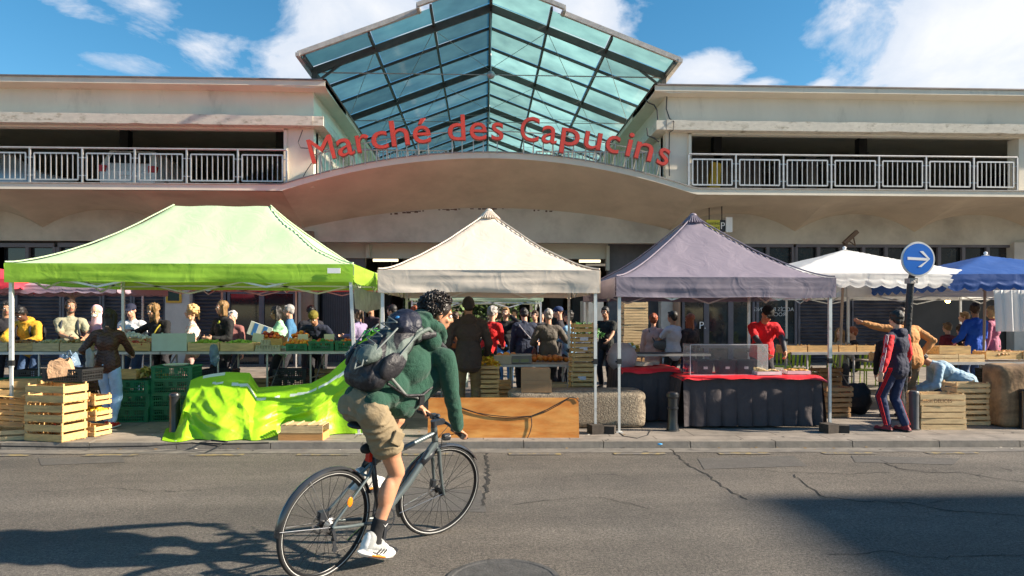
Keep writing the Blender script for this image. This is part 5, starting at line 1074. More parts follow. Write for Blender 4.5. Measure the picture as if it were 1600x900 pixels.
# ------------------------------------------------------------------ stalls behind the mauve canopy
trestle(962, 1062, 13.2, Z(556, 13.2), 1.0, (970, 1050), 'fruit table far behind the concrete block'); z_ = Z(556, 13.2)
pile((X(985, 13.3), 13.5, z_+.05), .55, .5, .14, .045, ['#e0c040', '#e8e4d0', '#d8a020'], 'yellow and cream fruit heap left of the red haired woman', seed=70); pile((X(1042, 13.3), 13.5, z_), .45, .4, .14, .045, ['#d83a14', '#e08020', '#c02010'], 'red fruit heap between the red haired woman and the white T-shirt', seed=71)
crate('trayd', (X(985, 13.1), 13.3, z_), 0, 'wooden tray below the yellow and cream fruit', 'far fruit trays'); crate('trayd', (X(1042, 13.1), 13.3, z_), 0, 'wooden tray below the red fruit', 'far fruit trays')
stack('low', (X(992, 15.5), 15.6, PAV+.6), 10, 0, 'seen between the two middle canopies', 'tall far crate stack', h=.128); mb = MB(); mb.box((-.45, -.3, 0), (.45, .3, .6)); mb.box((-.48, -.33, .6), (.48, .33, .602)) if False else None; mb.build('pallet_box', WOODD, loc=(X(992, 15.5), 15.6, PAV), label='brown wooden box under the tall far crate stack', cat='box')
leaves((X(912, 13), 13.2, 1.25), .8, .5, .25, 300, ['#1d4a14', '#2f6a1e'], 'dark leaf vegetables above the leaning crate stack', seed=14, size=.07)
mb = MB(); mb.box((X(898, 13), 13.0, PAV), (X(930, 13), 13.6, 1.26)); mb.build('display_plinth', M('grey_plinth', (.25, .24, .26), .6), label='grey display plinth under the dark leaf vegetables', cat='plinth')
mb = MB(); mb.box((X(912, 17), 17.0, 1.0), (X(943, 17), 17.6, Z(470, 17, 925))); mb.build('freezer_cabinet', M('cabinet_grey', (.34, .34, .31), .5), label='grey metal cabinet in the entrance above the leaf vegetables', cat='cabinet')
# skirted tables with the red cloth
def skirt_table(px0, px1, y, d, zt, label, slant=0):
    a, b = X(px0, y), X(px1, y); t = thing('skirted_table', label, 'table', ((a+b)/2, y, PAV), 0, 'skirted tables of the cooked food stall'); w = (b-a)/2; h = zt-PAV; mb = MB()
    def fold(u, n, sd): return .014*abs(math.sin(u*n*math.pi))*(1)+.010*nz3((u*n*1.7, 0, 0), 1, sd)
    n = int(2*w/.22)
    for p, q, nr, sd in (((-w, 0), (w, 0), (0, -1), 1), ((w, 0), (w, d), (1, 0), 2), ((w, d), (-w, d), (0, 1), 3), ((-w, d), (-w, 0), (-1, 0), 4)):
        L_ = (Vector(q)-Vector(p)).length; m_ = max(2, int(L_/.2))
        def fn(u, v):
            s = Vector(p).lerp(Vector(q), u); f = (v**.7)*(.05*abs(math.cos(u*m_*math.pi))**.6+.018*nz3((u*m_*2, v*2, sd), 1, 3))+.01+(.03*v if nr[0] else 0); return Vector((s.x+nr[0]*f, s.y+nr[1]*f, (h-.025)*(1-v)+.03*v+.01*nz3((u*9, 1, sd), 1, 5)))
        mb.grid(fn, m_*12, 10)
    mb.build('skirt', BLKCL, t, smooth=80, fix=False); mb = MB(); mb.box((-w, 0, h-.03), (w, d, h-.003)); mb.build('table_top', BLKCL, t)
    for sx in (-1, 1):
        for sy in (.05, d-.05): mb = MB(); mb.cyl((sx*(w-.06), sy, 0), (sx*(w-.06), sy, h-.04), .014, n=8); mb.build('leg', STEELD, t)
    return t
ZS = Z(589, 9.45, 1170); sk = skirt_table(1067, 1283, 9.4, .75, ZS, 'front table with pleated charcoal skirt and red cloth under the mauve canopy')
sk2 = skirt_table(968, 1066, 10.0, .8, Z(574, 10.3, 1020), 'side table with charcoal skirt and red cloth behind the concrete block'); ZS2 = Z(574, 10.3, 1020)
def cloth(px0, px1, y, d, z, label, seed, rag=.05):
    a, b = X(px0, y), X(px1, y)
    def fn(u, v):
        x = a+(b-a)*u; yq = y-.03+(d+.03)*v; zz = z+.008+abs(nz3((x*4, yq*4, 0), 1, seed))*.022
        if v < .08: zz -= (.08-v)/.08*(rag*(1+.8*nz3((x*5, 0, 0), 1, seed))); yq = y-.07+v*.3
        if u > .97: zz -= (u-.97)/.03*.04
        if u < .03: zz -= (.03-u)/.03*.04
        return Vector((x-a, yq-y, zz-z))
    mb = MB(); mb.grid(fn, 80, 24); mb.build('tablecloth', REDCL, smooth=80, fix=False, loc=(a, y, z), label=label, cat='tablecloth', group='red tablecloths')
cloth(1064, 1290, 9.4, .80, ZS, 'glossy red cloth on the front skirted table', 3, .035); cloth(970, 1064, 10.0, .8, ZS2, 'glossy red cloth on the side table behind the concrete block', 5, .07)
trestle(980, 1110, 11.5, Z(553, 11.5), .5, (985, 1100), 'dark rear counter of the cooked food stall', topmat=BLKCL)
t = thing('sneeze_guard', 'clear acrylic guard box over the black tubs on the red cloth', 'display guard', (X(1140, 9.6), 9.62, ZS+.015), 0)
GLS = glassmat('acrylic', (.93, .95, .95), sheet=.10, gloss=.35, frost=(.8, .8, .85)); w = (X(1200, 9.6)-X(1079, 9.6))/2; mb = MB(); h = Z(541, 9.6)-ZS
mb.box((-w, 0, 0), (w, .006, h)); mb.build('front_pane', GLS, t)
for s in (-1, 1): mb = MB(); mb.box((s*w, .008, 0), (s*(w-.006), .36, h)); mb.build('side_pane', GLS, t)
mb = MB(); mb.box((-w, .0, h+.001), (w, .36, h+.007)); mb.build('top_pane', GLS, t)
mb = MB(); E_ = M('acrylic_edge', (.55, .56, .58), .2); [mb.bar((s*w, 0, 0), (s*w, 0, h), .009) for s in (-1, 1)]; mb.bar((-w, 0, h), (w, 0, h), .009); mb.bar((-w, 0, 0), (w, 0, 0), .008); mb.build('edge_strip', E_, t)
for i, (p, nm) in enumerate(((1100, 'left'), (1134, 'middle'), (1163, 'right'))):
    t = thing('food_tub', f'black food tub with a white tag, {nm} one of three inside the acrylic guard', 'tub', (X(p, 9.75), 9.80, ZS+.015), 0, 'black food tubs'); mb = MB(); w = .125; q = .10
    mb.add([(-q, -q, 0), (q, -q, 0), (q, q, 0), (-q, q, 0), (-w, -w, .2), (w, -w, .2), (w, w, .2), (-w, w, .2)], [(3, 2, 1, 0), (0, 1, 5, 4), (1, 2, 6, 5), (2, 3, 7, 6), (3, 0, 4, 7)]); mb.build('tub_body', BCR, t, fix=False)
    mb = MB(); [mb.bar(a_, b_, .014, .014) for a_, b_ in (((-w, -w, .2), (w, -w, .2)), ((w, -w, .2), (w, w, .2)), ((w, w, .2), (-w, w, .2)), ((-w, w, .2), (-w, -w, .2)))]; mb.box((-w+.01, -w+.01, .15), (w-.01, w-.01, .17)); mb.build('rim', BCR, t)
    mb = MB(); mb.box((-.03, -w-.004, .08), (.03, -w-.001, .115)); mb.build('tag', SIGNW, t)
mb = MB(); x_ = (X(1206, 9.7)); 
def tray(px, y, w, d, mat, label, fill=None):
    t = thing('food_tray', label, 'tray', (X(px, y), y, ZS+.018), R(random.uniform(-4, 4)), 'food trays on the red cloth'); mb = MB(); mb.box((-w/2, -d/2, 0), (w/2, d/2, .006)); 
    for s in (-1, 1): mb.box((-w/2, s*d/2, 0), (w/2, s*(d/2-.008), .05)); mb.box((s*w/2, -d/2, 0), (s*(w/2-.008), d/2, .05))
    mb.build('tray_body', mat, t)
    if fill:
        mb = MB()
        for k in range(22): mb.ell((random.uniform(-w*.4, w*.4), random.uniform(-d*.36, d*.36), .045+random.random()*.02), (.04, .03, .012), rot=Euler((random.uniform(-.4, .4), random.uniform(-.4, .4), random.random()*3)).to_matrix(), n=8, m=6)
        o = mb.build('food', fill, t, smooth=True)
WT = M('white_tray', (.72, .70, .70), .35); tray(1198, 9.62, .36, .20, WT, 'white plastic tray the red shirted vendor is filling', M('pastry_pale', (.6, .42, .2), .6)); tray(1243, 9.75, .34, .26, WT, 'tray of golden flatbreads at the right end of the red cloth', M('pastry_gold', (.62, .30, .09), .55, var=.3)); tray(1180, 9.95, .3, .2, WT, 'second white tray behind the vendor hands', M('pastry_pale', (.6, .42, .2), .6))
for i, (p, y) in enumerate(((988, 10.5), (1005, 10.3), (1020, 10.6))):
    mb = MB(); mb.box((-.13, -.09, 0), (.13, .09, .025)); mb.box((-.12, -.08, .026), (.12, .08, .05), rot=Matrix.Rotation(R(8), 3, 'Z')); mb.build('leaflet_pile', M('paper_cream', (.52, .45, .36), .8, rnd=.1), loc=(X(p, y), y, ZS2+.03), label='cream cardboard pack, %s on the red side table' % ('leftmost', 'middle one', 'rightmost')[i], cat='packaging', group='cardboard packs on the side table').rotation_euler = (0, 0, i*.7)
blob('covered_sack', (X(975, 10.2), 10.35, ZS2+.16), (.22, .18, .22), M('grey_sack', (.36, .32, .34), .7, wrinkle=.5), 'grey sack standing on the left end of the side table', 'sack', 4, .15)
# table with trays behind the mauve canopy right part and chairs of the terrace
YT3 = 11.4; ZT3 = Z(550, YT3, 1300); trestle(1236, 1372, YT3, ZT3, .9, (1262, 1335), 'trestle table with shallow trays between the mauve canopy and the boy')
for p0, p1, nm in ((1226, 1263, 'left'), (1264, 1312, 'middle'), (1313, 1340, 'right of the canopy post'), (1341, 1372, 'rightmost')): on_table('trayd', p0, p1, YT3, ZT3-.03, f'shallow cardboard coloured tray, {nm} of the row behind the skirted table', 'trays behind the skirted table')
YT4 = 10.9; ZT4 = Z(560, YT4, 1480); trestle(1378, 1640, YT4, ZT4-.06, .9, (1450, 1590), 'trestle table at the right with wooden trays above the stone block')
for i, (p0, p1, dz, k, nm) in enumerate([(1376, 1440, 0, 'trayd', 'beside the boy red sleeve'), (1441, 1500, .0, 'low', 'in front of the blue jacket'), (1500, 1541, 0.0, 'low', 'below the thin parasol pole'), (1543, 1600, .03, 'trayd', 'at the right edge under the white curtain'), (1470, 1520, .12, 'trayd', 'stacked second layer over the crouching man'), (1395, 1440, .13, 'tray', 'upper one beside the boy'), (1601, 1650, .03, 'tray', 'cut off by the right edge')]): on_table(k, p0, p1, YT4+.02, ZT4-.06, f'{KIND[k]} {nm}', 'trays on the right table', dz=dz)
pile((X(1392, 11.1), 11.1, ZT4), .4, .3, .08, .035, ['#c0281a', '#a01810'], 'red fruit behind the boy shoulder', seed=81); pile((X(1570, 11.1), 11.1, ZT4+.04), .5, .3, .05, .035, ['#c88a4a', '#a86a30'], 'onions at the right edge', seed=82)
melon_ = stack('low', (X(1458, 9.35), 9.3, PAV), 3, -3, 'with printed lettering right of the grey bollard', 'melon crates', h=.165, jit=.006)
for o in [o for o in COL.objects if o.get('group') == 'melon crates']: o.scale = (1.12, 1, 1.3)
for i in range(1): text('crate_lettering', 'Le melon DÉLICES', .068, (X(1456, 9.1)+.02, 9.3-.193, PAV+.165*2+.045), M('print_brown', (.16, .07, .03), .7), None, rot=(R(90), 0, R(-3)), ext=.001, off=None)
KEEP(bpy.data.objects['crate_lettering'], melon_[2])
stack('pale', (X(1512, 9.55), 9.6, PAV), 4, 2, 'between the melon crates and the stone block', 'pale crates by the stone block', h=.155); stack('brown', (X(1306, 10.3), 10.4, PAV), 3, 6, 'in shade behind the right end of the skirted table', 'brown crates behind the skirted table', jit=.03)
LCH = M('lime_chair', (.40, .55, .03), .4)
def chair(x, y, rz, label):
    t = thing('terrace_chair', label, 'chair', (x, y, PAV), R(rz), 'lime green terrace chairs'); mb = MB(); mb.box((-.2, -.2, .43), (.2, .2, .45)); mb.build('seat', LCH, t); mb = MB()
    for k in range(5): mb.bar((-.17+k*.085, .2, .5), (-.17+k*.085, .25, .82), .04, .012)
    mb.bar((-.2, .25, .83), (.2, .25, .83), .03); mb.build('backrest', LCH, t)
    for sx in (-1, 1):
        for sy in (-1, 1): mb = MB(); mb.cyl((sx*.18, sy*.18, 0), (sx*.18, sy*.18 if sy < 0 else .2, .44 if sy < 0 else .83), .012, n=8); mb.build('leg', LCH, t)
    return t
for i, (p, y, rz, nm) in enumerate([(1245, 14.2, 180, 'leftmost one behind the trays'), (1292, 13.8, 200, 'under the tray table beside the canopy post'), (1325, 14.5, 170, 'behind the brown haired head'), (1352, 13.9, 190, 'left of the parasol pole'), (1385, 14.6, 160, 'behind the boy'), (1455, 14.8, 180, 'above the crouching man'), (1500, 15.3, 180, 'below the blue jacket'), (1222, 14.9, 150, 'far left behind the red shirted vendor')]): chair(X(p, y), y, rz, f'lime green slatted terrace chair, {nm}')
# hanging bulbs of the cafe
for i, (p, q, nm) in enumerate([(1481, 470, 'left of the thin pole'), (1540, 463, 'beside the white curtain')]):
    t = thing('pendant_bulb', f'warm glowing pendant bulb {nm}', 'lamp', W(p, q, 20.5), 0, 'cafe pendant bulbs'); mb = MB(); mb.ell((0, 0, 0), .075); mb.build('bulb', M('bulb_glow', (1, .6, .2), .4, emit=(1, .55, .16), es=9), t); mb = MB(); mb.cyl((0, 0, .07), (0, 0, 1.1), .01, n=6); mb.build('cord', RUB, t)
# ------------------------------------------------------------------ people
SK = {'light': M('skin_light', (.60, .33, .22), .5, var=.08, vs=9, spec=.35), 'tan': M('skin_tan', (.42, .22, .13), .5, var=.08, vs=9, spec=.35), 'dark': M('skin_dark', (.12, .055, .035), .45, var=.08, vs=9, spec=.4)}
LIPS = M('lips', (.42, .13, .10), .45); EYEW = M('eye_white', (.75, .73, .70), .2); IRIS = M('eye_iris', (.03, .02, .015), .15); BROW = M('brow_hair', (.03, .02, .015), .8)
HAIR = {'black': M('hair_black', (.012, .010, .009), .55, var=.3, vs=25, bump=.5, bs=60), 'brown': M('hair_brown', (.06, .033, .018), .55, var=.3, vs=25, bump=.5, bs=60), 'dblond': M('hair_dark_blonde', (.22, .125, .045), .55, var=.3, vs=25, bump=.5, bs=60),
        'blond': M('hair_blonde', (.55, .36, .15), .55, var=.25, vs=25, bump=.5, bs=60), 'grey': M('hair_grey', (.33, .31, .29), .6, var=.3, vs=25, bump=.5, bs=60), 'red': M('hair_red', (.28, .07, .025), .55, var=.3, vs=25, bump=.5, bs=60), 'white': M('hair_white', (.6, .56, .5), .6, var=.2, vs=25, bump=.5)}
_cl = {}
def cloth_m(col, rough=.85, var=.10, **kw):
    k = 'cloth_%s_%s' % (col, sorted(kw.items()))
    if k not in _cl: _cl[k] = M(k, col, rough, var=var, vs=7, wrinkle=kw.pop('wrinkle', .35), ws=kw.pop('ws', 10), **kw)
    return _cl[k]
def ik(a, t, l1, l2, pole):
    """middle joint of a two-bone chain from a to t, bent towards pole"""
    a, t, pole = Vector(a), Vector(t), Vector(pole); d = t-a; L_ = d.length; mx = (l1+l2)*.997
    if L_ > mx: t = a+d*(mx/L_); d = t-a; L_ = mx
    x = (l1*l1-l2*l2+L_*L_)/(2*L_); h = math.sqrt(max(0, l1*l1-x*x)); u = d/L_; p = pole-u*pole.dot(u)
    p = p.normalized() if p.length > 1e-5 else u.orthogonal().normalized(); return a+u*x+p*h, t
class Sk: pass
def skeleton(h=1.75, lean=0, side=0, twist=0, nod=0, turn=0, tilt=0, hands=None, feet=None, pelvis=None, fem=False, poles=None, kpoles=None, shrug=0, neckfw=0):
    k = Sk(); s = h/1.75; k.s = s; k.P = Vector(pelvis) if pelvis else Vector((0, 0, .93*s)); k.h = h; k.fem = fem
    k.up = Vector((math.sin(R(side)), math.sin(R(lean)), math.cos(R(lean)))).normalized()
    rx = Matrix.Rotation(R(twist), 3, k.up) @ Vector((1, 0, 0)); k.rt = (rx-k.up*rx.dot(k.up)).normalized(); k.fw = k.up.cross(k.rt)
    k.N = k.P+k.up*.50*s; sw = (.170 if fem else .190)*s
    k.S = [k.N-k.up*(.055-shrug)*s-k.rt*sw, k.N-k.up*(.055-shrug)*s+k.rt*sw]           # left, right
    # head frame
    hd = (Matrix.Rotation(R(-turn), 3, 'Z')); fwd0 = Vector((k.fw.x, k.fw.y, 0)); fwd0 = fwd0.normalized() if fwd0.length > .1 else Vector((0, 1, 0))
    f = hd @ fwd0; r = f.cross(Vector((0, 0, 1))).normalized(); f = Matrix.Rotation(R(-nod), 3, r) @ f; k.hf = f; u = r.cross(f); 
    if tilt: r = Matrix.Rotation(R(tilt), 3, f) @ r; u = r.cross(f)
    k.hr = r; k.hu = u
    nd = (k.up*.55+u*.45+f*(.15+neckfw)).normalized(); k.H = k.N+nd*.085*s+u*.115*s+f*.015*s
    hands = hands or {}; k.hd = []; k.E = []; k.W = []
    for i, sx in ((0, -1), (1, 1)):
        t = hands.get('LR'[i], None); t = Vector(t) if t is not None else k.S[i]+Vector((sx*.07*s, .06*s, -.53*s))
        pole = (poles or {}).get('LR'[i], (sx*.45, -.6, -.5)); e, w = ik(k.S[i], t, .285*s, .255*s, pole); k.E.append(e); k.W.append(w)
    feet = feet or {}; k.K = []; k.A = []; k.F = []
    k.Hp = [k.P-k.rt*.088*s-k.up*.03*s, k.P+k.rt*.088*s-k.up*.03*s]
    for i, sx in ((0, -1), (1, 1)):
        t = feet.get('LR'[i], (sx*.10*s, 0, .085*s)); kp = (kpoles or {}).get('LR'[i], (sx*.12, 1, .1)); kn, an = ik(k.Hp[i], Vector(t), .44*s, .42*s, kp); k.K.append(kn); k.A.append(an); k.F.append(Vector((sx*.12, 1, 0)).normalized())
    return k
def hand_mesh(mb, w, el, s, side, palm=None, curl=.5, gripdir=None, scale=1., fdir=None):
    """palm, four bent fingers of unequal length and a thumb"""
    d = (w-el).normalized() if fdir is None else Vector(fdir).normalized(); pn = Vector(palm) if palm is not None else Vector((-side, 0, 0)); pn = (pn-d*pn.dot(d)); pn = pn.normalized() if pn.length > .05 else d.orthogonal().normalized()
    a = d.cross(pn).normalized()*side                       # towards the thumb side
    if a.dot(Vector((0, .7, .3))) < 0 and palm is None: a = -a
    q = s*scale; c = w+d*.05*q
    rot = Matrix((a, pn, d)).transposed(); mb.ell(c, (.040*q, .016*q, .052*q), rot=rot, n=12, m=8); mb.cap(w-d*.02*q, w+d*.03*q, .024*q, .028*q, 10)
    for j, (o, ln, r) in enumerate(((.030, .072, .0092), (.011, .080, .0096), (-.010, .075, .0092), (-.029, .060, .0080))):
        b = c+a*o*q+d*.042*q; cr = curl*(1+.12*j); d1 = (d*math.cos(cr*.8)+pn*math.sin(cr*.8)).normalized(); d2 = (d*math.cos(cr*1.9)+pn*math.sin(cr*1.9)).normalized(); m_ = b+d1*ln*.52*q; mb.cap(b, m_, r*q, r*.95*q, 8)
        d3 = (d*math.cos(cr*2.7)+pn*math.sin(cr*2.7)).normalized(); m2 = m_+d2*ln*.30*q; mb.cap(m_, m2, r*.95*q, r*.85*q, 8); mb.cap(m2, m2+d3*ln*.2*q, r*.85*q, r*.75*q, 8)
    b = c-d*.030*q+a*.030*q; t1 = b+(a*.7+d*.6+pn*.25).normalized()*.040*q; mb.cap(b, t1, .013*q, .0105*q, 8); mb.cap(t1, t1+(a*.25+d*.8+pn*.45).normalized()*.032*q, .0105*q, .0085*q, 8)
def head_mesh(mb, k, hs=1.0):
    s = k.s*hs*.99; H, f, u, r = k.H, k.hf, k.hu, k.hr; Mx = Matrix((r, f, u)).transposed()
    P = lambda x, y, z: H+(r*x+f*y+u*z)*s
    mb.ell(P(0, -.012, .035), (.074*s, .094*s, .086*s), rot=Mx, n=20, m=14); mb.ell(P(0, .025, -.035), (.058*s, .068*s, .078*s), rot=Mx, n=18, m=12)
    mb.ell(P(0, .062, -.088), (.026*s, .022*s, .020*s), rot=Mx); mb.cap(P(-.035, .03, -.078), P(.035, .03, -.078), .026*s, .026*s)
    mb.cap(P(0, .084, .018), P(0, .106, -.018), .0085*s, .0135*s, 10); mb.ell(P(0, .098, -.022), (.019*s, .013*s, .010*s), rot=Mx)
    mb.cap(P(-.038, .072, .030), P(.038, .072, .030), .014*s, .014*s, 8)                 # brow
    for x in (-1, 1): mb.ell(P(x*.040, .062, -.020), (.020*s, .020*s, .018*s), rot=Mx); mb.ell(P(x*.078, -.005, .000), (.010*s, .020*s, .032*s), rot=Mx, n=10, m=8)
    mb.ell(P(0, .088, -.050), (.025*s, .011*s, .0075*s), rot=Mx, n=10, m=6); mb.ell(P(0, .086, -.061), (.021*s, .011*s, .007*s), rot=Mx, n=10, m=6)
    mb.cap(k.N-k.up*.02*s, P(0, -.022, -.04), .056*s*(.9 if k.fem else 1.05), .052*s*(.88 if k.fem else 1.04), 14)
def person(label, px, top, Y, face, group='people at the market', h=None, skin='light', hair=('short', 'brown'), tops=None, sleeve='long', legs=None, skirt=False, shoes='#2a2622', loc=None, vox=.0115, extra=None, eyes=None, name='person', headtop_abs=None, hood=False, hem=.0, loose=1., pattern=None, pants=True, backmat=None, curl=.6, belly=0, **pose):
    loc = Vector(loc) if loc is not None else Vector((X(px, Y), Y, PAV))
    if h is None: h = (W(px, top, Y).z-PAV)*.985
    if hair[0] == 'curly': h *= .975
    k = skeleton(h, **pose); s = k.s; t = thing(name, label, 'person', loc, R(face), group)
    if eyes is None: eyes = abs(((face+pose.get('turn', 0)*-1+180) % 360)-180) > 60
    ds = lambda p: nz3(p, 9, 2)*.0015
    b = MB(); head_mesh(b, k); up, fw, rt = k.up, k.fw, k.rt; T3 = Matrix((rt, fw, up)).transposed(); fm = .93 if k.fem else 1
    def torso(mb, g, lo=0., tuck=0):
        mb.ell(k.P+up*(.02-lo)*s, ((.158+g)*s*(1.04 if k.fem else 1), (.112+g)*s, (.125)*s), rot=T3, n=18, m=10)
        mb.ell(k.P+up*.16*s+fw*(.01+belly)*s, ((.135+g)*s*fm, (.100+g+belly)*s, .16*s), rot=T3, n=18, m=10)
        mb.ell(k.P+up*.33*s-fw*.005*s, ((.160+g)*s*fm, (.112+g)*s*(1.04 if k.fem else 1), .17*s), rot=T3, n=18, m=10)
        mb.cap(k.S[0]+rt*.03*s, k.S[1]-rt*.03*s, (.058+g*.8)*s, (.058+g*.8)*s, 12); mb.cap(k.N-up*.07*s, k.N+up*.005*s, (.075+g)*s, (.058+g*.5)*s, 12)
    torso(b, -.012)
    for i, sx in ((0, -1), (1, 1)):
        b.cap(k.S[i], k.E[i], .044*s*fm, .036*s*fm, 10); b.cap(k.E[i], k.W[i], .037*s*fm, .026*s*fm, 10)
        hand_mesh(b, k.W[i], k.E[i], s*fm, sx, curl=curl)
        b.cap(k.Hp[i], k.K[i], .078*s, .052*s, 12); b.cap(k.K[i], k.A[i], .052*s, .036*s, 12); b.ell(k.K[i].lerp(k.A[i], .28)-k.F[i]*.018*s, (.046*s, .046*s, .09*s))
        b.cap(k.A[i], k.A[i]+k.F[i]*.13*s-Vector((0, 0, .045*s)), .034*s, .026*s)
    me = remesh(b, vox, 3, ds)
    lipc = k.H+(k.hf*.095-k.hu*.055)*s
    paint(me, [SK[skin], LIPS], lambda c: 1 if (c-lipc).length < .023*s and abs((c-lipc).dot(k.hu)) < .011*s and (c-k.H).dot(k.hf) > .083*s else 0); link(me, 'body', t)
    if eyes:
        for x in (-1, 1):
            e = MB(); ec = k.H+(k.hr*x*.031+k.hf*.078+k.hu*.010)*s; e.ell(ec, .0125*s, n=10, m=8); e.cur = 1; e.ell(ec+k.hf*.0065*s, .0075*s, n=8, m=6); e.build('eye', [EYEW, IRIS], t, smooth=True, fix=False)
        e = MB()
        for x in (-1, 1): e.cap(k.H+(k.hr*x*.018+k.hf*.089+k.hu*.030)*s, k.H+(k.hr*x*.046+k.hf*.079+k.hu*.031)*s, .0042*s, .003*s, 6)
        e.build('eyebrows', BROW if hair[1] in ('black', 'brown', None) else HAIR.get(hair[1], BROW), t, smooth=True)
    wr = lambda amp: (lambda p: amp*(nz3(p, 9, 1)*.9+abs(nz3(p, 17, 4))*.8-.2))
    # top
    if tops:
        g = .020*loose; c = MB(); torso(c, g, .05+hem*.5); lo = .10+hem
        c.cap(k.P+up*.08*s-rt*.05*s, k.P-up*(lo-.06)*s-rt*.05*s, (.105+g)*s, (.108+g)*s, 12); c.cap(k.P+up*.08*s+rt*.05*s, k.P-up*(lo-.06)*s+rt*.05*s, (.105+g)*s, (.108+g)*s, 12)
        for i in (0, 1):
            if sleeve == 'none': continue
            if sleeve == 'short': m_ = k.S[i].lerp(k.E[i], .62); c.cap(k.S[i], m_, .058*s, .062*s, 12)
            else:
                c.cap(k.S[i], k.E[i], (.050+g*.7)*s, (.043+g*.6)*s, 12); c.cap(k.E[i], k.W[i]-(k.W[i]-k.E[i]).normalized()*.012*s, (.044+g*.6)*s, (.032+g*.4)*s, 12)
        if hood: c.ell(k.N-fw*.075*s+up*.01*s, (.11*s, .06*s, .075*s), rot=T3); c.tube([k.N+T3 @ Vector((math.cos(a)*.085, math.sin(a)*.075-.01, .015+.02*math.cos(a*1)**2))*s for a in [2*math.pi*i/16 for i in range(16)]], .026*s, 8, closed=True)
        elif sleeve == 'long' and not k.fem: c.tube([k.N+T3 @ Vector((math.cos(a)*.066, math.sin(a)*.062, .008))*s for a in [2*math.pi*i/16 for i in range(16)]], .014*s, 6, closed=True)
        me = remesh(c, vox, 3, wr(.010*min(1.4, loose)))
        if pattern: paint(me, *pattern(k, tops))
        else: paint(me, [tops], None)
        link(me, {'long': 'jacket', 'short': 't_shirt', 'none': 'vest_top'}[sleeve], t)
    if pants and legs:
        c = MB(); g = .016; c.ell(k.P-up*.01*s, ((.158+g)*s, (.116+g)*s, .12*s), rot=T3, n=18, m=10)
        for i in (0, 1):
            c.cap(k.Hp[i]+up*.01*s, k.K[i], (.082+g*.6)*s, (.058+g)*s, 14); c.cap(k.K[i], k.A[i]+(k.K[i]-k.A[i])*.06, (.058+g)*s, (.040+g*1.2)*s, 14); c.ell(k.K[i].lerp(k.A[i], .28)-k.F[i]*.018*s, (.056*s, .056*s, .09*s))
        if skirt: c.cap(k.P-up*.02*s, k.K[0].lerp(k.K[1], .5)+Vector((0, 0, -.02)), .16*s, .19*s, 20)
        me = remesh(c, vox, 3, wr(.009)); paint(me, [legs], None); link(me, 'skirt' if skirt else 'trousers', t)
    for i in (0, 1):
        c = MB(); a = k.A[i]; f = k.F[i]; z0 = Vector((0, 0, -.052*s)); c.cap(a+z0-f*.035*s, a+z0+f*.155*s, .038*s, .034*s, 12); c.cap(a+Vector((0, 0, .0)), a+z0+f*.05*s, .044*s, .040*s, 12); lowz = a.z-.082*s
        c.box((-.045*s, -.075*s, -.083*s), (.045*s, .185*s, -.060*s)); vs = c.v[-8:]; rot = Matrix.Rotation(math.atan2(-f.x, f.y), 3, 'Z'); c.v[-8:] = [a+rot @ v for v in vs]
        me = remesh(c, vox*.8, 2, None); paint(me, [cloth_m(shoes, .6), SIGNW if shoes in ('#d8d8d8', '#c02020') else RUB], lambda q, lz=lowz: 1 if q.z < lz+.022*s else 0); link(me, 'shoe', t)
    # hair
    if hair and hair[0] != 'none':
        st, hc = hair; hm = HAIR[hc] if hc in HAIR else cloth_m(hc); c = MB(); Mx = Matrix((k.hr, k.hf, k.hu)).transposed(); P = lambda x, y, z: k.H+(k.hr*x+k.hf*y+k.hu*z)*s; rn = random.Random(int(abs(px)*7)+3)
        if st in ('short', 'crop', 'bald'):
            g = {'short': .014, 'crop': .009, 'bald': .002}[st]
            c.ell(P(0, -.024, .043), ((.075+g)*s, (.088+g)*s, (.082+g)*s), rot=Mx, n=22, m=14); c.ell(P(0, -.055, -.01), ((.062+g)*s, (.05+g)*s, (.065+g*.5)*s), rot=Mx)
            if st in ('short', 'crop'): [c.ell(P(x, .046, .094 if st == 'short' else .088), (.026*s, .034*s, .022*s), rot=Mx) for x in (-.035, 0, .035)]; [c.ell(P(x, .0, .02), (.016*s, .036*s, .04*s), rot=Mx) for x in (-.072, .072)]
            me = remesh(c, .009, 2, lambda p: nz3(p, 26, 3)*(.014 if st == 'short' else .003)); nm = 'hair'
        elif st in ('long', 'bob', 'wavy', 'tail', 'bun'):
            c.ell(P(0, -.022, .045), (.084*s, .098*s, .090*s), rot=Mx, n=22, m=14); ln = {'long': .34, 'bob': .14, 'wavy': .24, 'tail': .08, 'bun': .05}[st]
            for x in (-1, -.5, 0, .5, 1): a = P(x*.064, -.065+.038*abs(x), .03); q = P(x*.062, -.075+.035*abs(x), .0)-Vector((0, 0, ln*s*(1-.16*abs(x)))); q = q if st != 'bun' else P(x*.05, -.07, -.04); c.cap(a, q, .036*s, .022*s, 10)
            if st in ('long', 'wavy', 'bob'):
                for x in (-1, 1): c.cap(P(x*.078, .0, .05), P(x*.088, .005, -.02)-Vector((0, 0, ln*.75*s)), .026*s, .022*s, 10)
            if st == 'tail': c.cap(P(0, -.11, .04), P(0, -.13, .03)-Vector((0, 0, .2*s)), .032*s, .018*s)
            if st == 'bun': c.ell(P(0, -.10, .08), (.05*s, .045*s, .045*s))
            A_ = .026 if st == 'wavy' else .014; me = remesh(c, .010, 2, lambda p: nz3((p.x, p.y, p.z*.3), 34, 3)*A_); nm = 'hair'
        elif st == 'curly':
            c.ell(P(0, -.022, .045), (.085*s, .098*s, .090*s), rot=Mx, n=22, m=14)
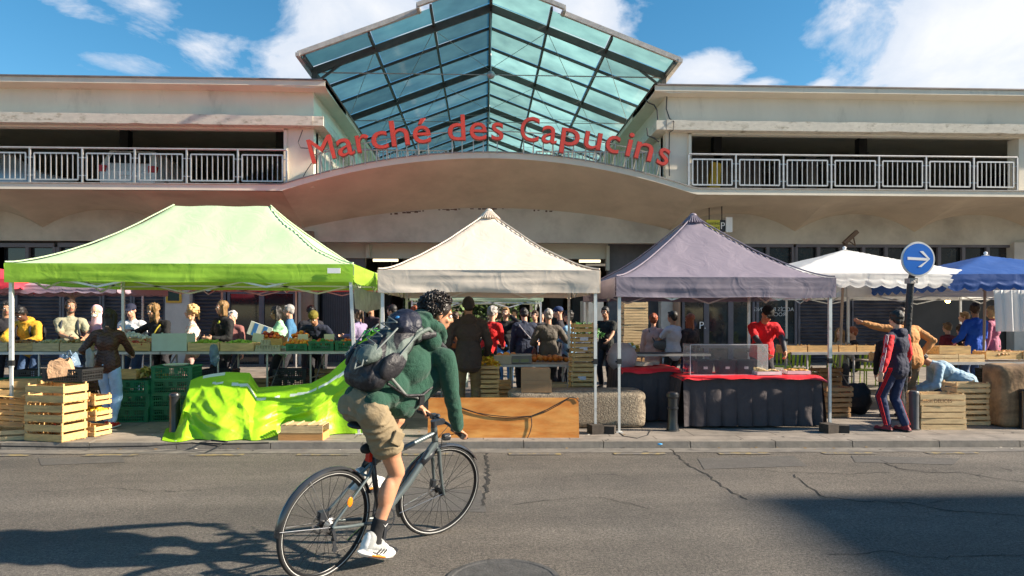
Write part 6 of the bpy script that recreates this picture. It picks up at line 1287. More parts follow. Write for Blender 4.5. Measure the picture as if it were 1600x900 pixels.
            for _ in range(170):
                a, z = rn.uniform(0, 2*math.pi), rn.uniform(-.17, 1); rr = math.sqrt(max(0, 1-min(1, max(-1, z))**2)) if z > 0 else 1.0
                x, y = math.cos(a)*rr, math.sin(a)*rr
                if y > .45 and z < .55: continue
                c.ell(P(x*.105, -.025+y*.110, .045+z*.105 if z > 0 else .045+z*1.1), .021*s*rn.uniform(.7, 1.2), n=8, m=6)
            me = remesh(c, .009, 1, lambda p: nz3(p, 40, 3)*.006); nm = 'hair'
        elif st == 'cap':
            c.ell(P(0, -.022, .035), (.080*s, .092*s, .060*s), rot=Mx); me = remesh(c, .010, 2, lambda p: nz3(p, 30, 3)*.004); paint(me, [HAIR['brown']], None); link(me, 'hair', t)
            c = MB(); c.ell(P(0, -.012, .058), (.088*s, .104*s, .076*s), rot=Mx, n=22, m=14); c.ell(P(0, .095, .052), (.066*s, .068*s, .012*s), rot=Matrix((k.hr, (k.hf-k.hu*.35).normalized(), (k.hu+k.hf*.35).normalized())).transposed()); me = remesh(c, .009, 2, None); nm = 'cap'
        elif st == 'beanie': c.ell(P(0, -.014, .055), (.090*s, .104*s, .085*s), rot=Mx, n=22, m=14); me = remesh(c, .009, 2, lambda p: nz3(p, 30, 3)*.003); nm = 'cap'
        elif st == 'hijab': c.ell(P(0, -.034, .03), (.090*s, .094*s, .102*s), rot=Mx, n=22, m=14); c.cap(P(0, -.04, -.05), k.N-k.up*.04*s, .085*s, .115*s, 16); me = remesh(c, .010, 3, lambda p: nz3(p, 14, 3)*.008); nm = 'headscarf'
        paint(me, [hm], None); link(me, nm, t)
    if extra: extra(k, t, s)
    return t
def beard(col='brown', full=1.):
    def f(k, t, s):
        c = MB(); P = lambda x, y, z: k.H+(k.hr*x+k.hf*y+k.hu*z)*s; Mx = Matrix((k.hr, k.hf, k.hu)).transposed()
        c.ell(P(0, .050, -.088), (.040*s, .036*s, .026*s), rot=Mx); [c.cap(P(x*.040, .052, -.078), P(x*.066, .012, -.035), .018*s, .013*s) for x in (-1, 1)]; c.cap(P(-.02, .092, -.040), P(.02, .092, -.040), .006*s, .006*s)
        me = remesh(c, .007, 1, lambda p: nz3(p, 50, 1)*.003); paint(me, [HAIR[col]], None); link(me, 'beard', t)
    return f
def straps(col='#1a1a1c', pack=True):
    m_ = cloth_m(col, .7)
    def f(k, t, s):
        c = MB(); T3 = Matrix((k.rt, k.fw, k.up)).transposed()
        for x in (-1, 1):
            Q = lambda a, y, z: k.N+T3 @ Vector((a, y, z))*s
            pts = [Q(x*.10, -.12, -.10), Q(x*.11, -.06, -.0), Q(x*.115, .03, -.0), Q(x*.12, .125, -.10), Q(x*.135, .14, -.22), Q(x*.16, .09, -.33), Q(x*.15, -.06, -.38)]; c.tube(pts, .018*s, 6)
        c.build('bag_strap', m_, t, smooth=True)
        if pack: c = MB(); c.ell(k.N+T3 @ Vector((0, -.21, -.24))*s, (.15*s, .10*s, .24*s), rot=T3, n=20, m=12); me = remesh(c, .014, 3, lambda p: nz3(p, 8, 3)*.02); paint(me, [m_], None); link(me, 'rucksack', t)
    return f
def held(fn):
    return fn
C = cloth_m; JEAN = C('#9cc2ea', .85, var=.2, bump=.2, bs=90); DJEAN = C('#3d5478', .85, var=.2, bump=.2, bs=90); BLK = C('#2a2a30'); NAVY = C('#141a2a'); GREYT = C('#8f9296')
def tab(k, t, s): pass
hz = ZT1+.10-PAV                                             # hands rest at the trays
def two(fn1, fn2):
    def f(k, t, s): fn1(k, t, s); fn2(k, t, s)
    return f
def bagstrap(col, x0=-1):
    def f(k, t, s):
        T3 = Matrix((k.rt, k.fw, k.up)).transposed(); c = MB(); Q = lambda a, y, z: k.N+T3 @ Vector((a, y, z))*s
        c.tube([Q(x0*.13, -.10, -.03), Q(x0*.12, .0, .0), Q(x0*.08, .13, -.10), Q(0, .15, -.2), Q(-x0*.12, .12, -.36), Q(-x0*.17, 0, -.42), Q(-x0*.1, -.12, -.3), Q(x0*.04, -.145, -.15), Q(x0*.13, -.10, -.03)], .011*s, 6); c.build('bag_strap', C(col), t, smooth=True)
    return f
# --- behind the fruit table (they face the street, looking down at the fruit)
person('person in a dark coat at the far left edge behind the fruit table', 10, 468, 12.9, 215, skin='tan', hair=('short', 'black'), tops=C('#1d1b20'), legs=BLK, hands={'R': (.1, .35, 1.1), 'L': (-.15, .3, 1.1)}, nod=12)
person('bowed person in a mustard yellow hoodie with black rucksack straps behind the fruit table', 50, 472, 12.75, 178, skin='dark', hair=('short', 'black'), tops=C('#d09a28'), legs=DJEAN, hood=True, lean=17, nod=42, hands={'R': (.08, .44, hz), 'L': (-.10, .42, hz)}, extra=straps('#15151a'), h=1.80, poles={'L': (-1, -.3, 0), 'R': (1, -.3, 0)}, loose=1.5)
person('bearded man in an olive grey T-shirt looking sideways behind the fruit table', 110, 466, 12.7, 205, skin='tan', hair=('crop', 'brown'), tops=C('#9a967c'), sleeve='short', legs=DJEAN, turn=-12, hands={'R': (-.02, .40, 1.18), 'L': (-.24, .42, 1.15)}, extra=two(beard('brown'), straps('#2a3038', False)), belly=.02, loose=1.3)
person('woman in a pale pink headscarf and white face mask behind the fruit table', 153, 474, 12.95, 180, fem=True, hair=('hijab', '#e7b9bd'), tops=C('#c99aa8'), legs=BLK, hands={'R': (.1, .36, 1.08), 'L': (-.1, .36, 1.1)}, nod=14,
       extra=lambda k, t, s: (lambda c: (c.ell(k.H+(k.hf*.075-k.hu*.045)*s, (.043*s, .036*s, .034*s), rot=Matrix((k.hr, k.hf, k.hu)).transposed()), c.build('face_mask', M('mask_white', (.8, .8, .8), .7), t, smooth=True)))(MB()))
person('man in a navy cap and light grey T-shirt behind the fruit table', 207, 472, 12.75, 185, hair=('cap', '#20243a'), tops=C('#c6c8cc'), sleeve='short', legs=DJEAN, hands={'R': (.06, .42, 1.12), 'L': (-.16, .38, 1.12)}, nod=16, loose=1.3)
person('vendor woman with long dark blonde hair in black reaching out her arm over the fruit', 254, 470, 12.6, 165, fem=True, skin='light', hair=('wavy', 'dblond'), tops=C('#0f0f12'), legs=BLK, hands={'R': (.52, .38, 1.30), 'L': (-.08, .36, 1.08)}, turn=22, nod=18, lean=8, side=4, h=1.80, extra=bagstrap('#b8a838'))
person('woman with curly blonde hair in a pale floral top seen from the side', 301, 472, 12.75, 112, fem=True, hair=('curly', 'blond'), tops=C('#d4a58e', .8, col2='#e9e2da', c2s=9., c2t=(.45, .5)), legs=C('#c9a09a'), hands={'L': (-.1, .34, 1.06), 'R': (.12, .36, 1.02)}, eyes=True)
person('woman with shoulder length dark blonde hair in an open black jacket over a lime top', 349, 468, 12.75, 150, fem=True, hair=('bob', 'dblond'), tops=C('#121214'), legs=BLK, hands={'R': (.10, .32, 1.16), 'L': (-.10, .30, 1.16)}, turn=20, loose=1.4,
       extra=lambda k, t, s: (lambda c: (c.ell(k.N+k.fw*.085*s-k.up*.17*s, (.05*s, .035*s, .15*s), rot=Matrix((k.rt, k.fw, k.up)).transposed()), c.build('blouse', C('#a9b23c'), t, smooth=True)))(MB()))
person('person with white hair half hidden behind the woman in the open black jacket', 364, 484, 14.3, 170, hair=('short', 'white'), tops=C('#8a5a55'), legs=BLK)
def paperbag(k, t, s):
    pass
person('woman in a mint green jacket and dark vest holding a blue and white bag', 437, 476, 12.7, 112, fem=True, skin='tan', hair=('bob', 'black'), tops=C('#a4d8ae'), legs=BLK, hands={'L': (-.02, .42, 1.28), 'R': (.08, .40, 1.20)}, nod=14, loose=1.3,
       extra=lambda k, t, s: (lambda c: (c.ell(k.P+k.up*.30*s-k.fw*.03*s, (.135*s, .135*s, .19*s), rot=Matrix((k.rt, k.fw, k.up)).transposed(), n=20), c.build('vest', C('#17241f'), t, smooth=True)))(MB()))
mb = MB(); mb.box((-.20, -.01, -.10), (.20, .02, .14), rot=Matrix.Rotation(R(20), 3, 'Y')); mb.cur = 1; mb.box((-.13, -.013, -.09), (-.06, .023, .13), rot=Matrix.Rotation(R(20), 3, 'Y'), piv=(0, 0, 0)); mb.box((.04, -.013, -.09), (.11, .023, .13), rot=Matrix.Rotation(R(20), 3, 'Y'), piv=(0, 0, 0))
mb.build('paper_bag', [M('bag_paper_white', (.62, .66, .62), .7), M('bag_blue', (.04, .18, .5), .6)], loc=W(406, 519, 12.35), label='blue and white paper bag held by the woman in the mint jacket', cat='bag')
person('person in a light blue jacket directly behind the woman in the mint jacket', 453, 474, 14.0, 100, skin='light', hair=('crop', 'grey'), tops=C('#3f6f93'), legs=BLK)
person('bent person in a mustard olive cap and dark navy coat behind the green crates', 497, 486, 12.6, 180, skin='tan', hair=('beanie', '#6e6420'), tops=C('#1a2136'), legs=BLK, lean=24, nod=38, hands={'R': (.12, .42, hz), 'L': (-.12, .42, hz)}, h=1.74, loose=1.5, poles={'L': (-1, -.3, 0), 'R': (1, -.3, 0)})
person('person with dark hair behind the olive cap, their back in shadow', 486, 476, 14.6, 20, hair=('short', 'black'), tops=C('#20222a'), legs=BLK)
person('woman in a lilac top left of the slim post between lime and beige canopies', 561, 480, 13.9, 60, fem=True, hair=('tail', 'brown'), tops=C('#8d7f9f'), legs=BLK, hands={'R': (.05, .42, 1.15)})
person('tall man with a shaved head in a dark top behind the lilac top', 580, 470, 14.6, 150, skin='tan', hair=('bald', 'brown'), tops=C('#3a2a30'), legs=BLK, hands={'R': (.15, .4, 1.2)})
person('man with cropped dark hair in a dark teal shirt just left of the cyclist', 616, 474, 14.3, 70, skin='light', hair=('crop', 'black'), tops=C('#1c2b33'), legs=BLK, nod=10)
person('auburn haired person whose head shows just behind the cyclist hood', 648, 476, 14.8, 30, fem=True, hair=('bun', 'red'), tops=C('#2a2422'), legs=BLK)
# --- vendor woman on the street side
def quilt(k, m_): return [m_, C('#2a1510')], (lambda c: 1 if (c.z*22+math.sin((c.x+c.y)*38)*.35) % 1 < .14 else 0)
person('dark haired woman in a brown quilted jacket and jeans, her back to the street', 168, 485, 9.85, 8, fem=True, hair=('long', 'black'), tops=C('#4a3028', .45), legs=JEAN, shoes='#c02020', hands={'L': (-.26, .16, 1.0), 'R': (.20, .38, 1.0)}, turn=10, nod=12, h=1.66, pattern=quilt, loose=1.05, hem=-.03, feet={'L': (-.02, .05, .085), 'R': (.10, -.12, .085)}, vox=.0095)
# --- middle
person('man in a brown hooded coat and khaki trousers seen from behind at the middle stall', 732, 464, 10.0, 4, skin='tan', hair=('crop', 'black'), tops=C('#40352e'), legs=C('#75603f'), hood=True, h=1.84, loose=1.6, hem=.06, hands={'L': (-.30, .16, .95), 'R': (.28, .20, .98)}, vox=.0095)
person('grey haired person in a bright red jumper bending to the right', 762, 480, 12.6, -40, hair=('short', 'grey'), tops=C('#d01c20'), legs=BLK, lean=14, hands={'R': (.05, .4, 1.0), 'L': (-.1, .42, 1.05)}, h=1.76)
person('man in black holding a phone to his ear, facing the street in the entrance', 790, 478, 14.6, 172, hair=('crop', 'dblond'), tops=C('#17171a'), legs=C('#4f86c0'), hands={'L': (-.13, .12, 1.56), 'R': (.12, .3, 1.05)}, poles={'L': (-.6, .4, -.6)}, nod=5)
person('person in a dark navy coat with a pale diagonal strap seen from behind', 820, 478, 13.6, 8, hair=('short', 'black'), tops=C('#232c40'), legs=C('#14161c'), h=1.72, loose=1.7, hem=.25, nod=20, extra=bagstrap('#9a98a0'))
person('grey haired person in a dark grey corduroy jacket with a brown shoulder bag', 857, 481, 12.4, 0, hair=('wavy', 'grey') if False else ('short', 'grey'), tops=C('#57524c'), legs=BLK, hem=.12, loose=1.5, hands={'L': (-.2, .2, 1.05), 'R': (.28, .25, 1.15)},
       extra=lambda k, t, s: (lambda c: (c.ell((-.26, -.02, .82), (.06, .13, .17), n=16), c.tube([(-.26, 0, .97), (-.2, .02, 1.2), k.S[0]+Vector((.02, 0, .06))], .012, 6), c.build('shoulder_bag', C('#4a2318', .5), t, smooth=True)))(MB()))
person('man in a blue cap turned sideways beyond the corduroy jacket', 875, 477, 14.0, 80, hair=('cap', '#23365e'), tops=C('#26242a'), legs=BLK, nod=5)
person('woman with short black hair in a denim blue jacket and scarf in profile', 889, 483, 12.9, 60, fem=True, hair=('short', 'black'), tops=C('#7fabcb', .85, col2='#33506e', c2s=5.), legs=BLK, hands={'L': (-.15, .42, 1.15), 'R': (.1, .3, 1.1)}, turn=10)
for i, (px, tp, y, fc, tc_, hh, lb) in enumerate([(770, 484, 17, 10, '#22252c', 'black', 'shopper in a charcoal coat deep in the entrance left of the man with the phone'), (804, 482, 18.5, 170, '#1b3c50', 'black', 'shopper in a teal coat deep in the entrance between the phone and the strap'), (836, 484, 16, 160, '#2b2a30', 'brown', 'shopper in grey facing out, right of the pale strap'),
     (712, 486, 17.5, -20, '#7a4a26', 'brown', 'shopper in an orange brown coat left of the brown hooded coat'), (846, 487, 19.5, 190, '#26262b', 'black', 'shopper in black far inside the entrance by the dark columns'), (780, 488, 21, 0, '#18191e', 'brown', 'distant shopper in black in the middle of the entrance')]):
    person(lb, px, tp, y, fc, group='shoppers deep in the entrance', hair=('short', hh), tops=C(tc_), legs=BLK, eyes=False, vox=.014)
person('man in a dark T-shirt working among crates between the two middle canopies', 947, 477, 14.6, 150, skin='tan', hair=('crop', 'black'), tops=C('#1a1c1a'), sleeve='short', legs=BLK, hands={'R': (.1, .4, 1.1), 'L': (-.2, .42, 1.05)}, nod=12)
# --- behind the mauve canopy
person('woman with short red hair, pale pink top and grey shoulder bag', 1021, 492, 12.9, -14, fem=True, hair=('short', 'red'), tops=C('#c39e98'), legs=C('#c7a49c'), hem=.12, loose=1.2, h=1.60,
       extra=lambda k, t, s: (lambda c: (c.ell((.14, -.16, 1.02), (.15, .06, .10), n=16), c.tube([(.02, -.16, 1.08), k.S[0]+Vector((.06, -.04, .05)), (.0, .12, 1.2)], .011, 6), c.build('shoulder_bag', C('#55565a', .5), t, smooth=True)))(MB()))
person('broad man in a white T-shirt and sunglasses seen half from behind', 1052, 484, 12.7, 38, skin='tan', hair=('crop', 'black'), tops=C('#b9bcc8'), sleeve='short', legs=C('#2a2c31'), hands={'L': (-.1, .4, 1.15), 'R': (.05, .42, 1.1)}, loose=1.35, belly=.02)
person('woman with long auburn hair in a dark patterned blouse right of the white T-shirt', 1079, 488, 12.8, 30, fem=True, hair=('long', 'red'), tops=C('#2b2428', .85, col2='#4a3a3a', c2s=12.), legs=C('#1f3f78'), hem=.06)
person('vendor in a red T-shirt, black cap and grey arm sleeves leaning over the red cloth', 1190, 490, 10.75, 168, skin='tan', hair=('cap', '#101012'), tops=C('#c81422'), sleeve='short', legs=BLK, lean=20, nod=40, turn=-14, h=1.80, hands={'R': (.02, .62, .96), 'L': (-.24, .62, .97)}, poles={'L': (-1, -.2, .2), 'R': (1, -.2, .2)}, vox=.0095, loose=1.3,
       extra=lambda k, t, s: [(lambda c: (c.cap(k.S[i].lerp(k.E[i], .7), k.E[i], .046*s, .042*s), c.cap(k.E[i], k.W[i], .043*s, .033*s), link(paint(remesh(c, .009, 2, None), [C('#3a3c42', .6)], None), 'arm_sleeve', t)))(MB()) for i in (0, 1)])
person('seated woman with long dark blonde hair behind the trays beside the canopy post', 1312, 509, 14.0, 150, fem=True, hair=('long', 'dblond'), tops=C('#8a8378'), legs=BLK, h=1.68, pelvis=(0, 0, .52), feet={'L': (-.1, .45, .085), 'R': (.1, .45, .085)}, hands={'L': (-.1, .35, .8), 'R': (.1, .35, .8)}, group='seated guests on the terrace')
person('seated man with short reddish hair in a dark shirt, in profile behind the trays', 1333, 505, 14.2, 80, hair=('short', 'red'), tops=C('#1b1c24'), legs=BLK, h=1.72, pelvis=(0, 0, .52), feet={'L': (-.1, .45, .085), 'R': (.1, .45, .085)}, hands={'L': (-.1, .35, .8), 'R': (.1, .35, .8)}, group='seated guests on the terrace')
# --- right side
person('man in a tan jacket reaching his arm out to hold the parasol pole', 1424, 480, 10.35, 12, skin='tan', hair=('short', 'brown'), tops=C('#b9834e'), legs=C('#8a745a'), lean=12, h=1.72, loose=1.5, nod=28, hands={'L': (-.74, .26, 1.47), 'R': (.22, .02, .98)}, poles={'L': (0, -.3, -1), 'R': (1, -.6, .2)}, vox=.0095)
person('person dressed in black bending close behind the boy in the tracksuit', 1392, 520, 10.15, -35, hair=('short', 'black'), tops=C('#101014'), legs=C('#0f1015'), h=1.55, lean=42, nod=20, loose=1.2, feet={'L': (-.12, .1, .085), 'R': (.14, -.15, .085)})
def track(k, m_): return [m_, C('#cf1a26'), SIGNW], (lambda c: (lambda a: 2 if (a > .215*k.s and abs(c.y-(k.S[0].y+.0)-.0) < .0) else 1 if a > .182*k.s and c.z < k.S[0].z+.03 else 0)(abs((c-k.P).dot(k.rt))))
def boyx(k, t, s):
    for i, sx in ((0, -1), (1, 1)):
        o = Vector((sx, -.15, .1)).normalized(); c = MB()
        for d in (-.014, .004, .022):
            off = Vector((0, 1, 0))*d; c.tube([k.S[i]+o*.060*s+off+Vector((0, 0, .03)), k.S[i].lerp(k.E[i], .5)+o*.066*s+off, k.E[i]+o*.058*s+off, k.W[i]+o*.042*s+off], .003, 5)
        c.build('sleeve_stripes', SIGNW, t, smooth=True); c = MB()
        for d in (-.02, 0, .02): off = Vector((0, 1, 0))*d; c.tube([k.Hp[i]+o*.104*s+off, k.K[i]+o*.082*s+off, k.A[i]+o*.062*s+off], .006, 6)
        c.build('leg_stripes', C('#b8141f'), t, smooth=True)
person('boy in a navy and red tracksuit with striped sleeves near the grey bollard', 1402, 487, 9.02, 28, skin='light', hair=('short', 'black'), tops=C('#171d35'), legs=C('#16264a'), shoes='#7c1a28', hood=True, h=1.63, pattern=track, hands={'L': (-.40, -.02, .78), 'R': (.36, .12, .84)}, poles={'L': (-.5, -.6, 0), 'R': (.5, -.6, 0)}, feet={'L': (-.09, .08, .085), 'R': (.08, -.07, .085)}, turn=14, loose=1.35, extra=boyx, vox=.0095)
person('crouching man in a faded blue denim shirt bent low over the crates at the right', 1452, 556, 10.25, -72, skin='tan', hair=('short', 'black'), tops=C('#93aec0', .85, var=.2), legs=C('#3a5f88'), h=1.75, pelvis=(0, -.28, .60), lean=76, nod=30, feet={'L': (-.13, -.05, .085), 'R': (.13, -.40, .085)}, hands={'L': (-.2, .42, .35), 'R': (.2, .42, .38)}, loose=1.4, vox=.0095) if False else \
person('crouching man in a faded blue denim shirt bent low over the crates at the right', 1500, 556, 10.3, 72, skin='tan', hair=('short', 'black'), tops=C('#93aec0', .85, var=.2), legs=C('#22364f'), h=1.75, pelvis=(0, -.06, .56), lean=62, nod=50, feet={'L': (-.13, .05, .085), 'R': (.13, -.25, .085)}, hands={'L': (-.16, .62, .42), 'R': (.2, .55, .40)}, loose=1.4, vox=.0095)
person('man in a royal blue jacket with greying hair turned away at the right stall', 1524, 472, 13.0, 10, skin='tan', hair=('short', 'brown'), tops=C('#1450b8'), legs=DJEAN, loose=1.5, hands={'L': (-.2, .3, 1.05), 'R': (.2, .3, 1.05)}, turn=30)
person('woman with blonde hair in a pink jumper right of the royal blue jacket', 1551, 476, 13.6, 35, fem=True, hair=('bob', 'blond'), tops=C('#a5607a'), legs=BLK)
person('child in a dark red jacket with fair hair low behind the right tables', 1481, 504, 13.4, 20, hair=('short', 'dblond'), tops=C('#6e1a26'), legs=BLK, h=1.42, group='children at the right stall'); person('child in black with dark hair beside the dark red jacket', 1500, 507, 13.8, -15, hair=('short', 'brown'), tops=C('#17171b'), legs=BLK, h=1.38, group='children at the right stall')
person('shopper with brown hair and a white shirt left of the royal blue jacket', 1508, 486, 14.6, 60, hair=('short', 'dblond'), tops=C('#a6a6a8'), legs=DJEAN)
mb = MB(); mb.box((-.02, -.17, 0), (.02, .17, .4)); o = blob('sports_bag', G(1366, 655)+Vector((0, .5, .26)), (.24, .15, .24), C('#101218', .7), 'black bag hanging at the knee of the person in black', 'bag', 5, .25)
# ------------------------------------------------------------------ bicycle
Rv = Vector((math.cos(YAW), -math.sin(YAW), 0)); Fv = Vector((math.sin(YAW), math.cos(YAW), 0))
BL = Rv*-1.202+Fv*4.30; BROT = (0, R(8), R(-39.05))
bike = thing('bicycle', 'grey city bicycle with black mudguards and disc brakes ridden along the street', 'bicycle', BL, rot=BROT)
FRM = M('frame_slate_grey', (.10, .125, .13), .35, metal=.3, coat=.5, var=.05); FRD = M('frame_dark_grey', (.025, .028, .034), .35, coat=.4); TYRE = M('tyre_rubber', (.018, .018, .019), .7, var=.15, vs=30)
RIMB = M('rim_black', (.02, .02, .022), .3, metal=.5); SPK = M('spoke_black', (.03, .03, .032), .3, metal=.7); CHR = M('bike_steel', (.45, .45, .46), .28, metal=.9); MUD = M('mudguard_black', (.03, .032, .036), .25, coat=.6, spec=.7); STRP = M('reflective_stripe', (.62, .62, .6), .4)
REDP = M('red_reflector', (.55, .02, .01), .2); ORGP = M('orange_reflector', (.80, .22, .01), .2)
HA = Vector((0, .905, .85)); HB = Vector((0, .945, .69)); sa = (HA-HB).normalized()
ST = Matrix.Translation(HB) @ Matrix.Rotation(R(-15), 4, sa) @ Matrix.Translation(-HB)
I4 = Matrix.Identity(4)
def B(m=I4): b = MB(); b.m = m; return b
def ring(b, c, r, t, n=72, k=8, sq=(1, 1)):
    pts = []; vs = []
    for i in range(n):
        a = 2*math.pi*i/n
        for j in range(k): q = 2*math.pi*j/k; rr = r+math.cos(q)*t*sq[0]; vs.append(Vector(c)+Vector((math.sin(q)*t*sq[1], math.cos(a)*rr, math.sin(a)*rr)))
    b.add(vs, [(i*k+j, i*k+(j+1) % k, ((i+1) % n)*k+(j+1) % k, ((i+1) % n)*k+j) for i in range(n) for j in range(k)])
def wheel(c, m, rear):
    b = B(m); ring(b, c, .318, .010, 96, 8, (1.1, .75)); w = b.build('wheel', RIMB, bike, smooth=True)
    b = B(m); ring(b, c, .336, .0165, 96, 10, (1, 1)); b.build('tyre', TYRE, w, smooth=True)
    b = B(m)
    for s in (-1, 1): ring(b, Vector(c)+Vector((s*.0125, 0, 0)), .328, .0026, 96, 5)
    b.build('reflective_band', STRP, w, smooth=True)
    b = B(m)
    for i in range(28):
        a = 2*math.pi*i/28; s = 1 if i % 2 else -1; a2 = a+(.55 if (i//2) % 2 else -.55); b.tube([Vector(c)+Vector((s*.028, math.cos(a2)*.026, math.sin(a2)*.026)), Vector(c)+Vector((0, math.cos(a)*.312, math.sin(a)*.312))], .0014, 4)
    b.build('spokes', SPK, w)
    b = B(m); x = Vector((1, 0, 0)); b.lathe([(.008, -.062), (.014, -.045), (.030, -.034), (.030, -.028), (.016, -.02), (.016, .02), (.030, .028), (.030, .034), (.014, .045), (.008, .062)], c, 20, (1, 0, 0)); b.build('hub', RIMB, w, smooth=35)
    b = B(m); cc = Vector(c)+Vector((-.042, 0, 0)); ring(b, cc, .066, .009, 40, 4, (1, .12)); [b.bar(cc+Vector((0, math.cos(a)*.02, math.sin(a)*.02)), cc+Vector((0, math.cos(a+.3)*.062, math.sin(a+.3)*.062)), .004, .008) for a in [k*math.pi/3 for k in range(6)]]; b.build('brake_disc', CHR, w)
    b = B(m); b.box(cc+Vector((-.02, -.03 if rear else -.06, .02)), cc+Vector((.02, .03 if rear else -.03, .075))); b.build('brake_caliper', FRD, w)
    b = B(m); a0, a1 = (R(20), R(178)) if rear else (R(38), R(205)); n = 46; k = 7; vs = []
    for i in range(n+1):
        a = a0+(a1-a0)*i/n
        for j in range(k): q = (j/(k-1)-.5)*2; rr = .372-abs(q)**2*.014; vs.append(Vector(c)+Vector((q*.025, math.cos(a)*rr, math.sin(a)*rr)))
        for j in range(k): q = (j/(k-1)-.5)*2; rr = .369-abs(q)**2*.014; vs.append(Vector(c)+Vector((q*.0235, math.cos(a)*rr, math.sin(a)*rr)))
    K = 2*k; fs = [(i*K+j, i*K+j+1, (i+1)*K+j+1, (i+1)*K+j) for i in range(n) for j in range(k-1)]+[(i*K+k+j, (i+1)*K+k+j, (i+1)*K+k+j+1, i*K+k+j+1) for i in range(n) for j in range(k-1)]
    b.add(vs, fs); b.build('mudguard', MUD, bike, smooth=True, fix=False)
    b = B(m)
    for s in (-1, 1):
        a = a1-R(6); b.tube([Vector(c)+Vector((s*.055, 0, 0)), Vector(c)+Vector((s*.026, math.cos(a)*.36, math.sin(a)*.36))], .0022, 5)
        if rear: a = a1-R(60); b.tube([Vector(c)+Vector((s*.055, 0, 0)), Vector(c)+Vector((s*.026, math.cos(a)*.36, math.sin(a)*.36))], .0022, 5)
    b.build('mudguard_stay', CHR, bike)
RH = Vector((0, 0, .345)); FH = Vector((0, 1.043, .345)); BB = Vector((0, .46, .27)); SC_ = Vector((0, .335, .70)); ST_ = Vector((0, .255, .925))
wheel(RH, I4, True); wheel(FH, ST, False)
b = B(); b.tube([BB, SC_], .017, 12); b.tube([SC_+Vector((0, .006, -.02)), HA+Vector((0, .0, -.05))], [.017, .020], 12); b.tube([HB+Vector((0, -.01, .04)), BB.lerp(HB, .5), BB], [.026, .028, .024], 14); b.tube([HB-sa*.0, HA], .024, 14)
b.tube([BB-Vector((.035, 0, 0)), BB+Vector((.035, 0, 0))], .025, 14)
for s in (-1, 1):
    b.tube([SC_+Vector((s*.012, 0, -.03)), SC_+Vector((s*.035, -.05, -.09)), RH+Vector((s*.062, .02, .03)), RH+Vector((s*.064, 0, 0))], [.010, .010, .009, .010], 8); b.tube([BB+Vector((s*.02, -.02, 0)), BB+Vector((s*.045, -.10, .01)), RH+Vector((s*.062, .10, -.02)), RH+Vector((s*.064, 0, 0))], [.013, .013, .011, .011], 8)
b.tube([SC_+Vector((-.03, -.05, -.09)), SC_+Vector((.03, -.05, -.09))], .008, 8)
fr = b.build('frame', FRM, bike, smooth=True)
b = B(); b.tube([HB.lerp(BB, .30)+Vector((0, .002, .03)), HB.lerp(BB, .02)+Vector((0, .006, .0))], .030, 12); b.tube([BB+Vector((0, -.018, .05)), SC_+Vector((0, -.004, .02))], .019, 12); o_ = b.build('frame_dark_section', FRD, bike, smooth=True); SPL.append(o_)
b = B(ST); b.tube([HB+Vector((-.05, .004, -.01)), HB+Vector((.05, .004, -.01))], .018, 10)
for s in (-1, 1): b.tube([HB+Vector((s*.045, .004, -.005)), HB+Vector((s*.050, .02, -.09)), FH+Vector((s*.058, -.03, .07)), FH+Vector((s*.060, 0, -.008))], [.016, .015, .011, .010], 10)
b.tube([HB, HA], .019, 10); b.build('fork', FRM, bike, smooth=True)
b = B(ST); b.cyl(HA+sa*.0, HA+sa*.05, .022); b.bar(HA+sa*.03, HA+sa*.02+Vector((0, .085, .02)), .035, .035); b.build('stem', FRD, bike)
hc = HA+sa*.02+Vector((0, .095, .01)); b = B(ST); b.tube([hc+Vector((-.30, -.045, -.005)), hc+Vector((-.16, -.02, .0)), hc+Vector((-.05, 0, -.0)), hc+Vector((.05, 0, -.0)), hc+Vector((.16, -.02, .0)), hc+Vector((.30, -.045, -.005))], .0125, 10); hbr = b.build('handlebar', FRD, bike, smooth=True)
for s in (-1, 1):
    b = B(ST); b.tube([hc+Vector((s*.19, -.026, -.001)), hc+Vector((s*.305, -.046, -.005))], .0165, 12); b.build('grip', RUB, hbr, smooth=True)
    b = B(ST); b.tube([hc+Vector((s*.15, .0, -.005)), hc+Vector((s*.18, .035, -.02)), hc+Vector((s*.26, .030, -.035))], [.010, .007, .006], 8); b.box(hc+Vector((s*.125, -.03, -.02)), hc+Vector((s*.165, .015, .02))); b.build('brake_lever', FRD, hbr)
b = B(ST); b.tube([hc+Vector((.14, .01, .0)), hc+Vector((.10, .09, -.04)), HA+Vector((.03, .06, -.08)), HB+Vector((.03, .03, .03)), FH+Vector((-.055, -.02, .15))], .003, 6); b.tube([hc+Vector((-.14, .01, .0)), hc+Vector((-.08, .10, -.05)), HA+Vector((-.02, .06, -.10)), HB+Vector((0, -.03, -.02))], .003, 6); b.build('brake_cable', RUB, bike, smooth=True)
b = B(ST); b.lathe([(.001, .0), (.025, .0), (.028, .02), (.028, .05), (.001, .052)], HB+Vector((0, .055, .075)), 18, (0, 1, 0)); b.build('headlight', FRD, bike, smooth=35)
b = B(ST); b.lathe([(.012, 0), (.022, .008), (.016, .022), (.001, .026)], hc+Vector((-.09, -.01, .012)), 14); b.build('bell', FRD, bike, smooth=35)
b = B(); b.tube([SC_, ST_], .0135, 10); b.build('seatpost', FRD, bike)
mb = MB(); mb.ell(ST_+Vector((0, -.06, .035)), (.072, .085, .024)); mb.cap(ST_+Vector((0, -.02, .035)), ST_+Vector((0, .15, .032)), .034, .018); me = remesh(mb, .006, 4); paint(me, [M('saddle_black', (.015, .015, .016), .45)], None); link(me, 'saddle', bike)
